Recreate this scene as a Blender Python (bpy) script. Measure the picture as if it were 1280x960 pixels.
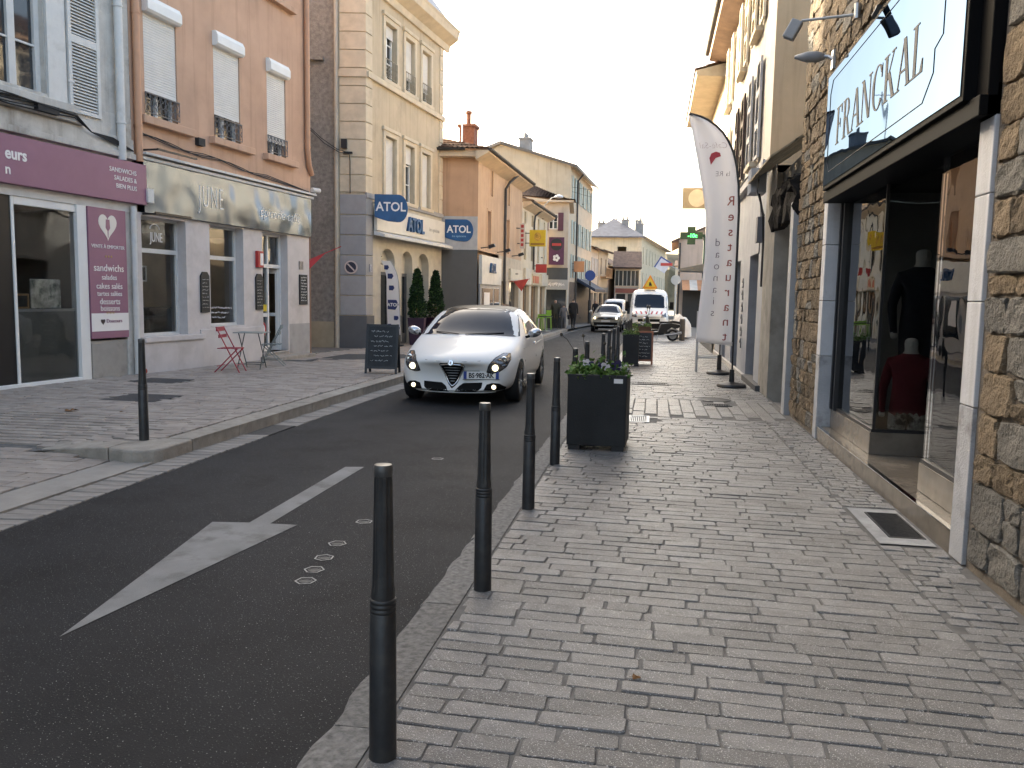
import bpy, bmesh, math, random
from mathutils import Vector, Matrix, noise
from mathutils.bvhtree import BVHTree
random.seed(7)
R = math.radians
for o in list(bpy.data.objects): bpy.data.objects.remove(o)
SC = bpy.context.scene
COL = SC.collection
# ---------------------------------------------------------------- camera
H = 1.55
yaw, pitch, roll = R(9.55), R(6.0), R(1.0)
cam = bpy.data.cameras.new('camera'); cam.sensor_width = 36; cam.lens = 1035/1280*36
cam.clip_start = .05; cam.clip_end = 2000
co = bpy.data.objects.new('camera', cam); COL.objects.link(co)
fw = Vector((-math.sin(yaw)*math.cos(pitch), math.cos(yaw)*math.cos(pitch), -math.sin(pitch)))
rt = Vector((math.cos(yaw), math.sin(yaw), 0)); up = rt.cross(fw)
rt, up = rt*math.cos(roll)+up*math.sin(roll), -rt*math.sin(roll)+up*math.cos(roll)
co.matrix_world = Matrix(((rt.x, up.x, -fw.x, 0), (rt.y, up.y, -fw.y, 0), (rt.z, up.z, -fw.z, H), (0, 0, 0, 1)))
SC.camera = co
# ---------------------------------------------------------------- sky and sun: low sun ahead and to the left
SUN_AZ, SUN_EL = R(49), R(18.6)          # azimuth measured from +Y towards -X
w = bpy.data.worlds.new('World'); SC.world = w; w.use_nodes = True
nt = w.node_tree; bg = nt.nodes['Background']
sky = nt.nodes.new('ShaderNodeTexSky'); sky.sky_type = 'NISHITA'; sky.sun_disc = False
sky.sun_elevation = SUN_EL; sky.sun_rotation = -SUN_AZ
sky.air_density = .7; sky.dust_density = 6.0; sky.ozone_density = 0
nt.links.new(sky.outputs[0], bg.inputs[0]); bg.inputs[1].default_value = .15
sl = bpy.data.lights.new('sun', 'SUN'); sl.energy = 3.0; sl.angle = R(.6); sl.color = (1, .89, .76)
so = bpy.data.objects.new('sun', sl); COL.objects.link(so)
sd = Vector((-math.sin(SUN_AZ)*math.cos(SUN_EL), math.cos(SUN_AZ)*math.cos(SUN_EL), math.sin(SUN_EL)))
so.rotation_euler = (-sd).to_track_quat('-Z', 'Y').to_euler(); so.location = (0, 0, 30)
SC.view_settings.view_transform = 'Standard'; SC.view_settings.look = 'None'
SC.view_settings.exposure = 2.75; SC.view_settings.gamma = 1
SC.view_settings.use_white_balance = True; SC.view_settings.white_balance_temperature = 7000; SC.view_settings.white_balance_tint = 5   # the camera's balance for open shade

def zg(y):                                # the street falls gently away from the camera
    return -.006*max(0, y-12)
# ---------------------------------------------------------------- mesh helpers
class MB:
    def __init__(s): s.v = []; s.f = []; s.m = []
    def add(s, vs, fs, mi=0):
        n = len(s.v); s.v += [tuple(v) for v in vs]
        for f in fs: s.f.append(tuple(i+n for i in f)); s.m.append(mi)
        return s
    def box(s, x0, x1, y0, y1, z0, z1, mi=0, T=None):
        vs = [Vector((x, y, z)) for z in (z0, z1) for y in (y0, y1) for x in (x0, x1)]
        if T is not None: vs = [T @ v for v in vs]
        return s.add(vs, [(0, 2, 3, 1), (4, 5, 7, 6), (0, 1, 5, 4), (2, 6, 7, 3), (0, 4, 6, 2), (1, 3, 7, 5)], mi)
    def quad(s, a, b, c, d, mi=0): return s.add([a, b, c, d], [(0, 1, 2, 3)], mi)
    def cyl(s, a, b, r0, r1=None, n=12, mi=0, caps=True):
        r1 = r0 if r1 is None else r1
        a, b = Vector(a), Vector(b); d = (b-a).normalized()
        p = d.orthogonal().normalized(); q = d.cross(p)
        vs = [c+(p*math.cos(2*math.pi*i/n)+q*math.sin(2*math.pi*i/n))*r for c, r in ((a, r0), (b, r1)) for i in range(n)]
        fs = [(i, (i+1) % n, n+(i+1) % n, n+i) for i in range(n)]
        if caps: fs += [tuple(range(n-1, -1, -1)), tuple(range(n, 2*n))]
        return s.add(vs, fs, mi)
    def tube(s, pts, r, n=6, mi=0):
        pts = [Vector(p) for p in pts]; m = len(pts); vs = []
        p0 = None
        for i, c in enumerate(pts):
            d = (pts[min(i+1, m-1)]-pts[max(i-1, 0)]).normalized()
            if p0 is None: p0 = d.orthogonal().normalized()
            p0 = (p0-d*p0.dot(d)).normalized() if (p0-d*p0.dot(d)).length > 1e-6 else d.orthogonal().normalized()
            q = d.cross(p0); rr = r[i] if isinstance(r, (list, tuple)) else r
            vs += [c+(p0*math.cos(2*math.pi*k/n)+q*math.sin(2*math.pi*k/n))*rr for k in range(n)]
        fs = [(i*n+k, i*n+(k+1) % n, (i+1)*n+(k+1) % n, (i+1)*n+k) for i in range(m-1) for k in range(n)]
        fs += [tuple(range(n-1, -1, -1)), tuple(range((m-1)*n, m*n))]
        return s.add(vs, fs, mi)
    def lathe(s, prof, n=20, c=(0, 0, 0), mi=0, mod=None):
        vs = []
        for r, z in prof:
            for k in range(n):
                a = 2*math.pi*k/n; rr = r*(mod(k, z) if mod else 1)
                vs.append((c[0]+rr*math.cos(a), c[1]+rr*math.sin(a), c[2]+z))
        m = len(prof)
        fs = [(i*n+k, i*n+(k+1) % n, (i+1)*n+(k+1) % n, (i+1)*n+k) for i in range(m-1) for k in range(n)]
        fs += [tuple(range(n-1, -1, -1)), tuple(range((m-1)*n, m*n))]
        return s.add(vs, fs, mi)
    def prism(s, poly, a0, a1, plane='xz', mi=0):
        n = len(poly)
        def P(u, v, a): return (u, a, v) if plane == 'xz' else ((u, v, a) if plane == 'xy' else (a, u, v))
        vs = [P(u, v, a0) for u, v in poly]+[P(u, v, a1) for u, v in poly]
        fs = [tuple(range(n)), tuple(range(2*n-1, n-1, -1))]+[(i, n+i, n+(i+1) % n, (i+1) % n) for i in range(n)]
        return s.add(vs, fs, mi)
    def wall(s, x0, x1, z0, z1, ops=(), y=0, dep=.22, mi=0, mr=None):
        """upright wall facing -Y with rectangular openings and their reveals"""
        mr = mi if mr is None else mr
        xs = sorted({x0, x1, *[v for o in ops for v in o[:2] if x0 < v < x1]})
        zs = sorted({z0, z1, *[v for o in ops for v in o[2:4] if z0 < v < z1]})
        for i in range(len(xs)-1):
            for j in range(len(zs)-1):
                cx, cz = (xs[i]+xs[i+1])/2, (zs[j]+zs[j+1])/2
                if any(o[0] < cx < o[1] and o[2] < cz < o[3] for o in ops): continue
                s.quad((xs[i], y, zs[j]), (xs[i+1], y, zs[j]), (xs[i+1], y, zs[j+1]), (xs[i], y, zs[j+1]), mi)
        for a, b, c, d in [o[:4] for o in ops]:
            e = y+dep
            s.quad((a, y, c), (a, y, d), (a, e, d), (a, e, c), mr); s.quad((b, y, d), (b, y, c), (b, e, c), (b, e, d), mr)
            s.quad((a, y, d), (b, y, d), (b, e, d), (a, e, d), mr)
            if c > z0+.01: s.quad((b, y, c), (a, y, c), (a, e, c), (b, e, c), mr)
        return s
    def mesh(s, name, mats, smooth=False):
        me = bpy.data.meshes.new(name); me.from_pydata(s.v, [], s.f)
        for m in (mats if isinstance(mats, (list, tuple)) else [mats]): me.materials.append(m)
        me.polygons.foreach_set('material_index', s.m)
        if smooth: me.polygons.foreach_set('use_smooth', [True]*len(me.polygons))
        me.update(); return me
    def build(s, name, mats, parent=None, loc=(0, 0, 0), rz=0, smooth=False, bev=0, **tags):
        return link(name, s.mesh(name, mats, smooth), parent, loc, rz, bev, **tags)
def link(name, me, parent=None, loc=(0, 0, 0), rz=0, bev=0, **tags):
    o = bpy.data.objects.new(name, me); COL.objects.link(o)
    o.parent = parent; o.location = loc; o.rotation_euler.z = rz
    if bev:
        b = o.modifiers.new('bevel', 'BEVEL'); b.width = bev; b.segments = 2; b.limit_method = 'ANGLE'; b.angle_limit = R(40)
    for k, v in tags.items():
        if v: o[k] = v
    return o
def thing(name, label, category, loc=(0, 0, 0), rz=0, group=None):
    return link(name, None, None, loc, rz, label=label, category=category, group=group)
def dup(root, loc, rz, label, group=None):
    r = root.copy(); COL.objects.link(r); r.location = loc; r.rotation_euler.z = rz; r['label'] = label
    if group: r['group'] = group
    def rec(a, b):
        for ch in list(a.children):
            c = ch.copy(); COL.objects.link(c); c.parent = b; rec(ch, c)
    rec(root, r); return r
def smooth_by_angle(o, deg=40):
    for p in o.data.polygons: p.use_smooth = True
    try: o.data.set_sharp_from_angle(angle=R(deg))
    except Exception: pass
    return o
def text(name, s, size, mat, parent, loc, align='LEFT', sx=1.0, shear=0, bold=0, ext=.004, rx=90, rz=0, flip=False, space=1.0):
    """lettering standing in the local XZ plane, read from -Y"""
    cu = bpy.data.curves.new(name, 'FONT'); cu.body = s; cu.size = size; cu.align_x = align
    cu.extrude = ext; cu.shear = shear; cu.offset = bold; cu.resolution_u = 3; cu.space_character = space
    t = bpy.data.objects.new('tmp', cu); COL.objects.link(t)
    dg = bpy.context.evaluated_depsgraph_get()
    me = bpy.data.meshes.new_from_object(t.evaluated_get(dg)); bpy.data.objects.remove(t)
    M = Matrix.Rotation(R(rz), 4, 'Z') @ Matrix.Rotation(R(rx), 4, 'X') @ Matrix.Diagonal((-sx if flip else sx, 1, 1, 1))
    me.transform(M); me.name = name
    me.materials.clear(); me.materials.append(mat)
    return link(name, me, parent, loc)
def scribble(mb, x0, x1, z, y, h=.012, r=.0022, seed=0):
    """a line of chalk handwriting"""
    rnd = random.Random(seed); x = x0
    while x < x1:
        L = min(rnd.uniform(.03, .11), x1-x); pts = []; k = max(3, int(L/.008))
        for i in range(k): pts.append((x+L*i/(k-1)+rnd.uniform(-.002, .002), y, z+rnd.uniform(-h, h)*(.5 if i % 2 else 1)))
        mb.tube(pts, r, 3); x += L+rnd.uniform(.015, .03)
# ---------------------------------------------------------------- materials
def lin(c):
    if isinstance(c, (int, float)): c = (c, c, c)
    return (*c, 1)
MATS = {}
def mat(name, col, rough=.7, metal=0, var=.12, scale=3, bump=.15, bscale=60, stain=0, sscale=.6, rnd=0, speck=0, spsc=150, spec=.4, coat=0, col2=None, emit=0, streak=0):
    if name in MATS: return MATS[name]
    m = bpy.data.materials.new(name); m.use_nodes = True; n = m.node_tree.nodes; L = m.node_tree.links
    b = n['Principled BSDF']; b.inputs['Roughness'].default_value = rough; b.inputs['Metallic'].default_value = metal
    b.inputs['Specular IOR Level'].default_value = spec; b.inputs['Coat Weight'].default_value = coat; b.inputs['Coat Roughness'].default_value = .04
    tc = n.new('ShaderNodeTexCoord'); c = lin(col); out = None
    def noise_(sc, det=4, ro=.6):
        t = n.new('ShaderNodeTexNoise'); t.inputs['Scale'].default_value = sc; t.inputs['Detail'].default_value = det; t.inputs['Roughness'].default_value = ro
        L.new(tc.outputs['Object'], t.inputs['Vector']); return t
    def mix(a, bcol, fac, mode='MIX'):
        x = n.new('ShaderNodeMix'); x.data_type = 'RGBA'; x.blend_type = mode
        for sock, v in ((x.inputs[0], fac), (x.inputs[6], a), (x.inputs[7], bcol)):
            if hasattr(v, 'is_linked'): L.new(v, sock)
            else: sock.default_value = v
        return x.outputs[2]
    def ramp(src, a, bq):
        r = n.new('ShaderNodeMapRange'); r.inputs[1].default_value = a; r.inputs[2].default_value = bq; L.new(src, r.inputs[0]); return r.outputs[0]
    out = c
    if var:
        hi = tuple(min(1, x*(1+var)) for x in c[:3])+(1,); lo = tuple(x*(1-var) for x in c[:3])+(1,)
        out = mix(lo, hi, ramp(noise_(scale).outputs[0], .3, .7))
    if col2 is not None: out = mix(out, lin(col2), ramp(noise_(scale*.7, 5).outputs[0], .5, .62))
    if rnd:
        oi = n.new('ShaderNodeObjectInfo'); ge = n.new('ShaderNodeNewGeometry')
        ad = n.new('ShaderNodeMath'); ad.operation = 'ADD'; L.new(oi.outputs['Random'], ad.inputs[0]); L.new(ge.outputs['Random Per Island'], ad.inputs[1])
        fr = n.new('ShaderNodeMath'); fr.operation = 'FRACT'; L.new(ad.outputs[0], fr.inputs[0])
        out = mix(out, (1-rnd, 1-rnd, 1-rnd, 1), fr.outputs[0], 'MULTIPLY')
    if stain: out = mix(out, (.32, .29, .26, 1), ramp(noise_(sscale, 7, .65).outputs[0], .52, .52+.25/stain), 'MULTIPLY')
    if streak:                              # rain streaks running down the wall
        mp_ = n.new('ShaderNodeMapping'); mp_.inputs['Scale'].default_value = (5, 5, .28); L.new(tc.outputs['Object'], mp_.inputs[0]); t_ = noise_(1, 5, .6); L.new(mp_.outputs[0], t_.inputs['Vector'])
        out = mix(out, (.62, .59, .55, 1), ramp(t_.outputs[0], .52, .52+.28/streak), 'MULTIPLY')
    if speck: out = mix(out, lin((.75, .74, .72)), ramp(noise_(spsc, 2, .7).outputs[0], .66-.05*speck, .74-.03*speck))
    if hasattr(out, 'is_linked'): L.new(out, b.inputs['Base Color'])
    else: b.inputs['Base Color'].default_value = out
    if bump:
        bp = n.new('ShaderNodeBump'); bp.inputs['Strength'].default_value = bump; bp.inputs['Distance'].default_value = .02
        L.new(noise_(bscale, 5, .65).outputs[0], bp.inputs['Height']); L.new(bp.outputs[0], b.inputs['Normal'])
    if emit:
        b.inputs['Emission Color'].default_value = c; b.inputs['Emission Strength'].default_value = emit
    MATS[name] = m; return m
def glass(name, tint=.75, refl=.12, wav=.02, blend=.25):
    if name in MATS: return MATS[name]
    m = bpy.data.materials.new(name); m.use_nodes = True; n = m.node_tree.nodes; L = m.node_tree.links; n.clear()
    o = n.new('ShaderNodeOutputMaterial'); mx = n.new('ShaderNodeMixShader'); tr = n.new('ShaderNodeBsdfTransparent'); gl = n.new('ShaderNodeBsdfGlossy')
    tr.inputs[0].default_value = (tint, tint*1.01, tint, 1); gl.inputs['Roughness'].default_value = .01; gl.inputs[0].default_value = (.95, .97, 1, 1)
    lw = n.new('ShaderNodeLayerWeight'); lw.inputs[0].default_value = blend
    mr = n.new('ShaderNodeMapRange'); mr.inputs[3].default_value = refl; mr.inputs[4].default_value = 1; L.new(lw.outputs['Fresnel'], mr.inputs[0])
    tc = n.new('ShaderNodeTexCoord'); t = n.new('ShaderNodeTexNoise'); t.inputs['Scale'].default_value = 1.3; L.new(tc.outputs['Object'], t.inputs[0])
    bp = n.new('ShaderNodeBump'); bp.inputs['Strength'].default_value = wav; bp.inputs['Distance'].default_value = .3; L.new(t.outputs[0], bp.inputs['Height']); L.new(bp.outputs[0], gl.inputs['Normal'])
    L.new(mr.outputs[0], mx.inputs[0]); L.new(tr.outputs[0], mx.inputs[1]); L.new(gl.outputs[0], mx.inputs[2]); L.new(mx.outputs[0], o.inputs[0])
    MATS[name] = m; return m
def mirror(name, col, wav=.02):
    m = bpy.data.materials.new(name); m.use_nodes = True; n = m.node_tree.nodes; L = m.node_tree.links; n.clear()
    o = n.new('ShaderNodeOutputMaterial'); g = n.new('ShaderNodeBsdfGlossy'); g.inputs[0].default_value = (*col, 1); g.inputs['Roughness'].default_value = .012
    tc = n.new('ShaderNodeTexCoord'); t = n.new('ShaderNodeTexNoise'); t.inputs['Scale'].default_value = .8; L.new(tc.outputs['Object'], t.inputs[0])
    bp = n.new('ShaderNodeBump'); bp.inputs['Strength'].default_value = wav; bp.inputs['Distance'].default_value = .25; L.new(t.outputs[0], bp.inputs['Height']); L.new(bp.outputs[0], g.inputs['Normal']); L.new(g.outputs[0], o.inputs[0]); return m
def brushed(name, col, rough, wav, wscale, metal=1):
    m = mat(name, col, rough, metal, var=0, bump=wav, bscale=wscale, spec=.5)
    for nd in m.node_tree.nodes:
        if nd.type == 'BUMP': nd.inputs['Distance'].default_value = .25
        if nd.type == 'TEX_NOISE': nd.inputs['Detail'].default_value = 1
    return m
G_SHOP = glass('shop_glass', .78, .06)
G_LEFT = glass('shop_glass_left', .82, .02, blend=.14)
G_DARK = mat('window_pane_dark', (.03, .034, .038), .04, var=.3, scale=.8, bump=.02, bscale=3, spec=.8)
G_CAR = mat('car_glass', (.008, .014, .026), .03, var=0, bump=0, spec=.24)
WHITE = mat('white_paint', (.74, .73, .70), .5, var=.05, bump=.05)
OFFW = mat('aged_white_paint', (.62, .61, .58), .65, var=.1, stain=.5, sscale=3, bump=.2)
BLACK = mat('black_metal', (.018, .018, .02), .4, var=.2, bump=.05)
CHALK = mat('chalk', (.62, .62, .6), .9, var=.3, scale=40, bump=0)
BOARD = mat('blackboard', (.014, .016, .018), .55, var=.5, scale=8, bump=.05)
CHROME = mat('chrome', (.75, .76, .78), .12, 1, var=0, bump=0)
STEEL = mat('galvanised_steel', (.42, .43, .44), .4, .9, var=.15, scale=12, bump=.05)
RUBBER = mat('rubber', (.012, .012, .013), .75, var=.2, bump=.1)
CABLE = mat('cable', (.02, .02, .021), .7, var=.3, bump=0)
CAST = mat('cast_iron', (.045, .045, .047), .5, .5, var=.3, scale=20, bump=.3)
# ================================================================ THE GROUND
def sheet(name, pl, pr, zoff, m, **tags):
    """strip between two polylines [(x,y)...] sampled at the same stations, following the fall of the street"""
    mb = MB(); n = len(pl)
    for (x, y) in pl: mb.v.append((x, y, zg(y)+zoff))
    for (x, y) in pr: mb.v.append((x, y, zg(y)+zoff))
    for i in range(n-1): mb.f.append((i, n+i, n+i+1, i+1)); mb.m.append(0)
    return mb.build(name, m, **tags)
ST = 'structure'
M_GROUND = mat('ground_stone', (.22, .205, .185), .85, var=.15, scale=.8, bump=.3, bscale=20)
M_ASPH = mat('asphalt', (.022, .022, .0235), .75, var=.35, scale=.55, col2=(.031, .031, .032), bump=.7, bscale=140, speck=.05, spsc=120, stain=.8, sscale=1.6, spec=.22)
sheet('ground', [(-400, y) for y in (-60, 12, 400, 900)], [(400, y) for y in (-60, 12, 400, 900)], -.075, M_GROUND, kind=ST)
YS = [-12, 0, 6, 12, 20, 30, 37, 44, 52, 62, 75, 90, 110, 150]
LE = [-4.2]*8+[-4.15, -3.6, -2.0, -.2, 2.5, 8]
RE = [-1.08]*6+[-1.0, 1.1, 1.2, 1.4, 2.6, 4.0, 6.5, 13]
road = sheet('road', list(zip(LE, YS)), list(zip(RE, YS)), -.05, M_ASPH, kind=ST)
# painted arrow, worn
M_PAINT = mat('worn_road_paint', (.19, .188, .183), .7, var=.2, scale=2.5, bump=.35, bscale=150, stain=1.0, sscale=3.5)
a = MB(); zz = -.046
pts = [(-2.65, 3.28), (-2.38, 5.28), (-2.575, 5.27), (-2.60, 7.25), (-2.77, 7.21), (-2.725, 5.26), (-2.98, 5.22)]
a.add([(x, y, zz) for x, y in pts], [(0, 1, 2, 5), (0, 5, 6), (2, 3, 4, 5)])
a.build('painted_arrow', M_PAINT, road)
# hexagonal valve covers in a line
def hexcover(x, y, r, label):
    t = thing('valve_cover', label, 'cover', (x, y, -.05), random.uniform(0, 1), 'hexagonal covers in the road')
    m = MB()
    for k in range(6):
        a0, a1 = k*math.pi/3, (k+1)*math.pi/3
        m.add([(r*math.cos(a0), r*math.sin(a0), .006), (r*math.cos(a1), r*math.sin(a1), .006), (.84*r*math.cos(a1), .84*r*math.sin(a1), .006), (.84*r*math.cos(a0), .84*r*math.sin(a0), .006)], [(0, 1, 2, 3)])
    m.build('rim', mat('cover_rim', (.30, .30, .29), .6, .2, var=.3, scale=40, bump=.3), t)
    c = MB(); c.lathe([(r*.62, .001), (r*.62, .005), (r*.5, .006), (r*.5, .003), (.001, .003)], 16); c.build('lid', mat('cover_lid', (.07, .07, .07), .6, .3, var=.3, scale=30, bump=.3), t)
hx = [(-1.86, 4.23), (-1.89, 4.42), (-1.92, 4.64), (-1.95, 4.93), (-1.96, 5.46), (-2.04, 7.79)]
hl = ['hexagonal cover in the asphalt closest to the front bollard', 'hexagonal cover second in the row right of the painted arrow', 'hexagonal cover in the middle of the row of five beside the arrow',
      'hexagonal cover fourth in the row right of the painted arrow', 'hexagonal cover at the far end of the row, right of the arrow head', 'lone small cover in the road ahead of the white car']
for (x, y), l in zip(hx, hl): hexcover(x, y, .062, l)
# ---------------- right pavement
rp = sheet('right_pavement', [(-.92, y) for y in YS[:7]]+[(1.15, 44), (1.3, 62), (2.7, 75), (4.1, 90), (6.7, 110), (13.2, 150)],
           [(1.9, y) for y in YS[:7]]+[(6, 44), (6, 62), (9, 75), (11, 90), (14, 110), (20, 150)], -.0065, mat('paver_joint', (.125, .12, .113), .9, var=.3, scale=8, bump=.4, bscale=120), kind=ST)
M_PAV = mat('granite_paver', (.185, .178, .172), .36, var=.3, scale=9, bump=.55, bscale=130, rnd=.42, speck=1.2, spsc=170, stain=.8, sscale=2.2, spec=.55)
M_PAVT = mat('light_paver', (.36, .31, .268), .55, var=.2, scale=5, bump=.4, bscale=90, rnd=.24, stain=.22, sscale=1.5, spec=.4)
def paver_mesh(l, wd, seed, h=.03, uneven=.004):
    rnd = random.Random(seed); b = .0035
    P = [(-l/2, -wd/2), (l/2, -wd/2), (l/2, wd/2), (-l/2, wd/2)]
    P = [(x+rnd.uniform(-1, 1)*uneven*1.2, y+rnd.uniform(-1, 1)*uneven) for x, y in P]
    vs = []; out = []
    for i, (x, y) in enumerate(P):                     # chipped, cut corners
        c = rnd.choice([.004, .006, .012]); sx = -1 if x > 0 else 1; sy = -1 if y > 0 else 1
        a_, b_ = (x, y+sy*c), (x+sx*c, y)
        out += [a_, b_] if i in (0, 2) else [b_, a_]
    n = 8; z = [rnd.uniform(-.0025, .0025) for _ in range(4)]
    for x, y in out: vs.append((x, y, -h))
    for x, y in out: vs.append((x, y, -.004))
    for x, y in out:
        u = (x/l+.5); v = (y/wd+.5); zz = z[0]*(1-u)*(1-v)+z[1]*u*(1-v)+z[2]*u*v+z[3]*(1-u)*v
        vs.append((x*(1-2*b/l), y*(1-2*b/wd), zz))
    fs = [(k*8+i, k*8+(i+1) % 8, k*8+8+(i+1) % 8, k*8+8+i) for k in range(2) for i in range(8)]+[tuple(range(16, 24))]
    return vs, fs
PM = {}
def pave(parent, spots, m, limit, name='paver'):
    """spots: (x,y,length,width,rot,zoff); the nearest ones as parts, the rest as one part"""
    cam2 = [( (s[0])**2+(s[1])**2, s) for s in spots]; cam2.sort(key=lambda t: t[0]); rest = MB()
    for i, (_, (x, y, l, wd, rz, z0)) in enumerate(cam2):
        z = zg(y)+z0+random.uniform(-.003, .003)
        if i < limit:
            key = (round(l, 2), round(wd, 2), random.randrange(5), m.name)
            if key not in PM:
                vs, fs = paver_mesh(key[0], key[1], hash(key[:3]) % 9999); b = MB(); b.add(vs, fs); PM[key] = b.mesh(name, m)
            link(name, PM[key], parent, (x, y, z), rz+random.uniform(-.012, .012))
        else:
            far = y > 14
            if far:
                c, s_ = math.cos(rz), math.sin(rz); hl, hw = l/2, wd/2
                q = [(-hl, -hw), (hl, -hw), (hl, hw), (-hl, hw)]
                vs = [(x+a_*c-b_*s_, y+a_*s_+b_*c, z) for a_, b_ in q]+[(x+a_*c-b_*s_, y+a_*s_+b_*c, z-.02) for a_, b_ in q]
                rest.add(vs, [(0, 1, 2, 3), (4, 5, 1, 0), (5, 6, 2, 1), (7, 4, 0, 3), (6, 7, 3, 2)])
            else:
                vs, fs = paver_mesh(l, wd, i); T = Matrix.Translation((x, y, z)) @ Matrix.Rotation(rz, 4, 'Z')
                rest.add([T @ Vector(v) for v in vs], fs)
    if rest.v: rest.build(name+'s', m, parent, kind='stuff')
def rows(x0, x1, y0, y1, l, wd, ang, jx, jy, skip=None, z0=0.0, xfun=None):
    """courses across the pavement, broken joints"""
    out = []; y = y0; r = 0
    while y < y1:
        x = x0-random.uniform(0, l)
        while x < x1:
            ll = l*random.choice([.75, .9, 1, 1, 1.1, 1.2]); a_, b_ = max(x, x0), min(x+ll, x1)
            if b_-a_ > .05:
                cx = (a_+b_)/2; cy = y+ang*(cx-x0)
                if not (skip and skip(cx, cy)): out.append((cx, cy, round(b_-a_-jx, 2), wd-jy, math.atan(ang), z0))
            x += ll
        y += wd
    return out
GR = [(1.50, 1.84, 5.56, 6.50), (-.30, .02, 10.5, 11.1), (.77, 1.22, 12.45, 12.95), (-.36, .34, 15.45, 15.9)]
def skipR(x, y):
    return any(a-.05 < x < b+.05 and c-.02 < y < d+.02 for a, b, c, d in GR)
ANG = -.028
sp = rows(-.905, 1.48, 1.2, 11.1, .30, .108, ANG, .010, .0055, skipR)
sp += rows(1.485, 1.87, 1.2, 11.1, .15, .095, ANG, .010, .008, skipR)
sp += [(x, y, .5-.02, .17-.016, math.pi/2, 0) for k, x in enumerate([-.83+.17*i for i in range(16)]) for y in [11.35+.25*(k % 2)+.5*j for j in range(4)] if not skipR(x, y)]
sp += rows(-.93, 1.87, 13.2, 38, .33, .125, ANG*.5, .016, .016, skipR)
pave(rp, sp, M_PAV, 300)
# kerb stones on the right, rough granite
rk = link('right_kerb', None, kind=ST)
M_KERB = mat('granite_kerb', (.18, .173, .162), .8, var=.45, scale=28, bump=.9, bscale=45, rnd=.2)
M_KERBL = mat('limestone_kerb', (.36, .32, .27), .75, var=.2, scale=6, bump=.5, bscale=50, rnd=.2, stain=.8, sscale=2.5)
def rough_block(l, wd, h, seed, nx=10, amp=.012):
    """kerb block: x across, y along, top at z=0, road side edge chipped"""
    rnd = random.Random(seed); mb = MB(); ns = [rnd.uniform(-1, 1) for _ in range(nx+1)]
    for i in range(nx+1):
        y = l*i/nx; e = amp*ns[i]
        mb.v += [(-wd/2+e*1.6, y, -h), (-wd/2+e, y, -.022), (-wd/2+.018+abs(e), y, -.003), (0, y, rnd.uniform(-.003, .002)), (wd/2-.004, y, 0), (wd/2, y, -h)]
    for i in range(nx):
        for k in range(5): a_ = i*6+k; mb.f.append((a_, a_+6, a_+7, a_+1)); mb.m.append(0)
    mb.f += [tuple(range(6)), tuple(range(nx*6+5, nx*6-1, -1))]; mb.m += [0, 0]
    return mb
y = .4; i = 0
while y < 36:
    l = random.uniform(.85, 1.25)
    kb = rough_block(l-.008, .20, .14, i).build('kerb_stone', M_KERB, rk, (-1.012, y, zg(y)), smooth=False); y += l; i += 1
# ---------------- left pavement, kerb, gutter and the lowered drive
LZ = .08
def Lfac(y): return -9.2+.1*(y-12)
def Lz(x, y):                              # the pavement dips to the lowered drive at its near end
    f = min(1, max(0, -5.0-x)); ze = LZ*(1-f)-.03*f
    return zg(y)+ze+(LZ-ze)*min(1, max(0, (y-7.25)/1.5))
mb = MB(); gx = [-13, -9, -6, -5.75, -5.5, -5.25, -5, -4.5]; gy = [7.15, 7.4, 7.7, 8, 8.4, 8.8, 10, 12, 16, 20, 24, 30, 45, 60, 90, 120]
for y_ in gy:
    for x_ in gx: mb.v.append((x_+({60: .75, 90: 2.9, 120: 7.1}.get(y_, 0) if x_ == -4.5 else 0), y_, Lz(x_, y_)-.016))
for j in range(len(gy)-1):
    for i in range(len(gx)-1): k_ = j*len(gx)+i; mb.f.append((k_, k_+1, k_+1+len(gx), k_+len(gx))); mb.m.append(0)
lp = mb.build('left_pavement', MATS['paver_joint'], kind=ST)
GL = [(-7.3, -6.5, 9.95, 10.7), (-8.35, -7.55, 12.1, 12.75), (-8.1, -7.5, 17.2, 17.6)]
def skipL(x, y):
    if x < Lfac(y)-.05 or any(a < x < b and c < y < d for a, b, c, d in GL): return True
    return -7.4 < x < -5.7 and 17.2+.9*(x+7.4) < y < 18.9+.9*(x+7.4) and False
sp = [(q[0], q[1], q[2], q[3], q[4], Lz(q[0], q[1])-zg(q[1])) for q in rows(-9.6, -4.82, 7.0, 29, .32, .125, .02, .012, .010, skipL, LZ) if q[1] > 7.32+.0*q[0]]
pave(lp, sp, M_PAVT, 0)
lk = link('left_kerb', None, kind=ST)
y = 7.55; i = 0
for l in [.95, 1.0]+[random.uniform(.9, 1.2) for _ in range(34)]:
    if y > 44: break
    st = rough_block(l-.01, .30, .2, i+50, amp=.004)
    if i == 1:                                         # stone over the street gully: notched front
        st = MB(); st.prism([(-.15, -.2), (-.15, -.115), (-.05, -.11), (-.05, -.045), (-.15, -.04), (-.145, -.01), (-.13, 0), (.15, 0), (.15, -.2)], .18, l-.2, 'xz')
        st.prism([(-.15, -.2), (-.145, -.01), (-.13, 0), (.15, 0), (.15, -.2)], 0, .178, 'xz'); st.prism([(-.15, -.2), (-.145, -.01), (-.13, 0), (.15, 0), (.15, -.2)], l-.198, l-.01, 'xz')
    st.build('kerb_stone', M_KERBL, lk, (-4.65, y, zg(y)+LZ)); y += l; i += 1
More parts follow.
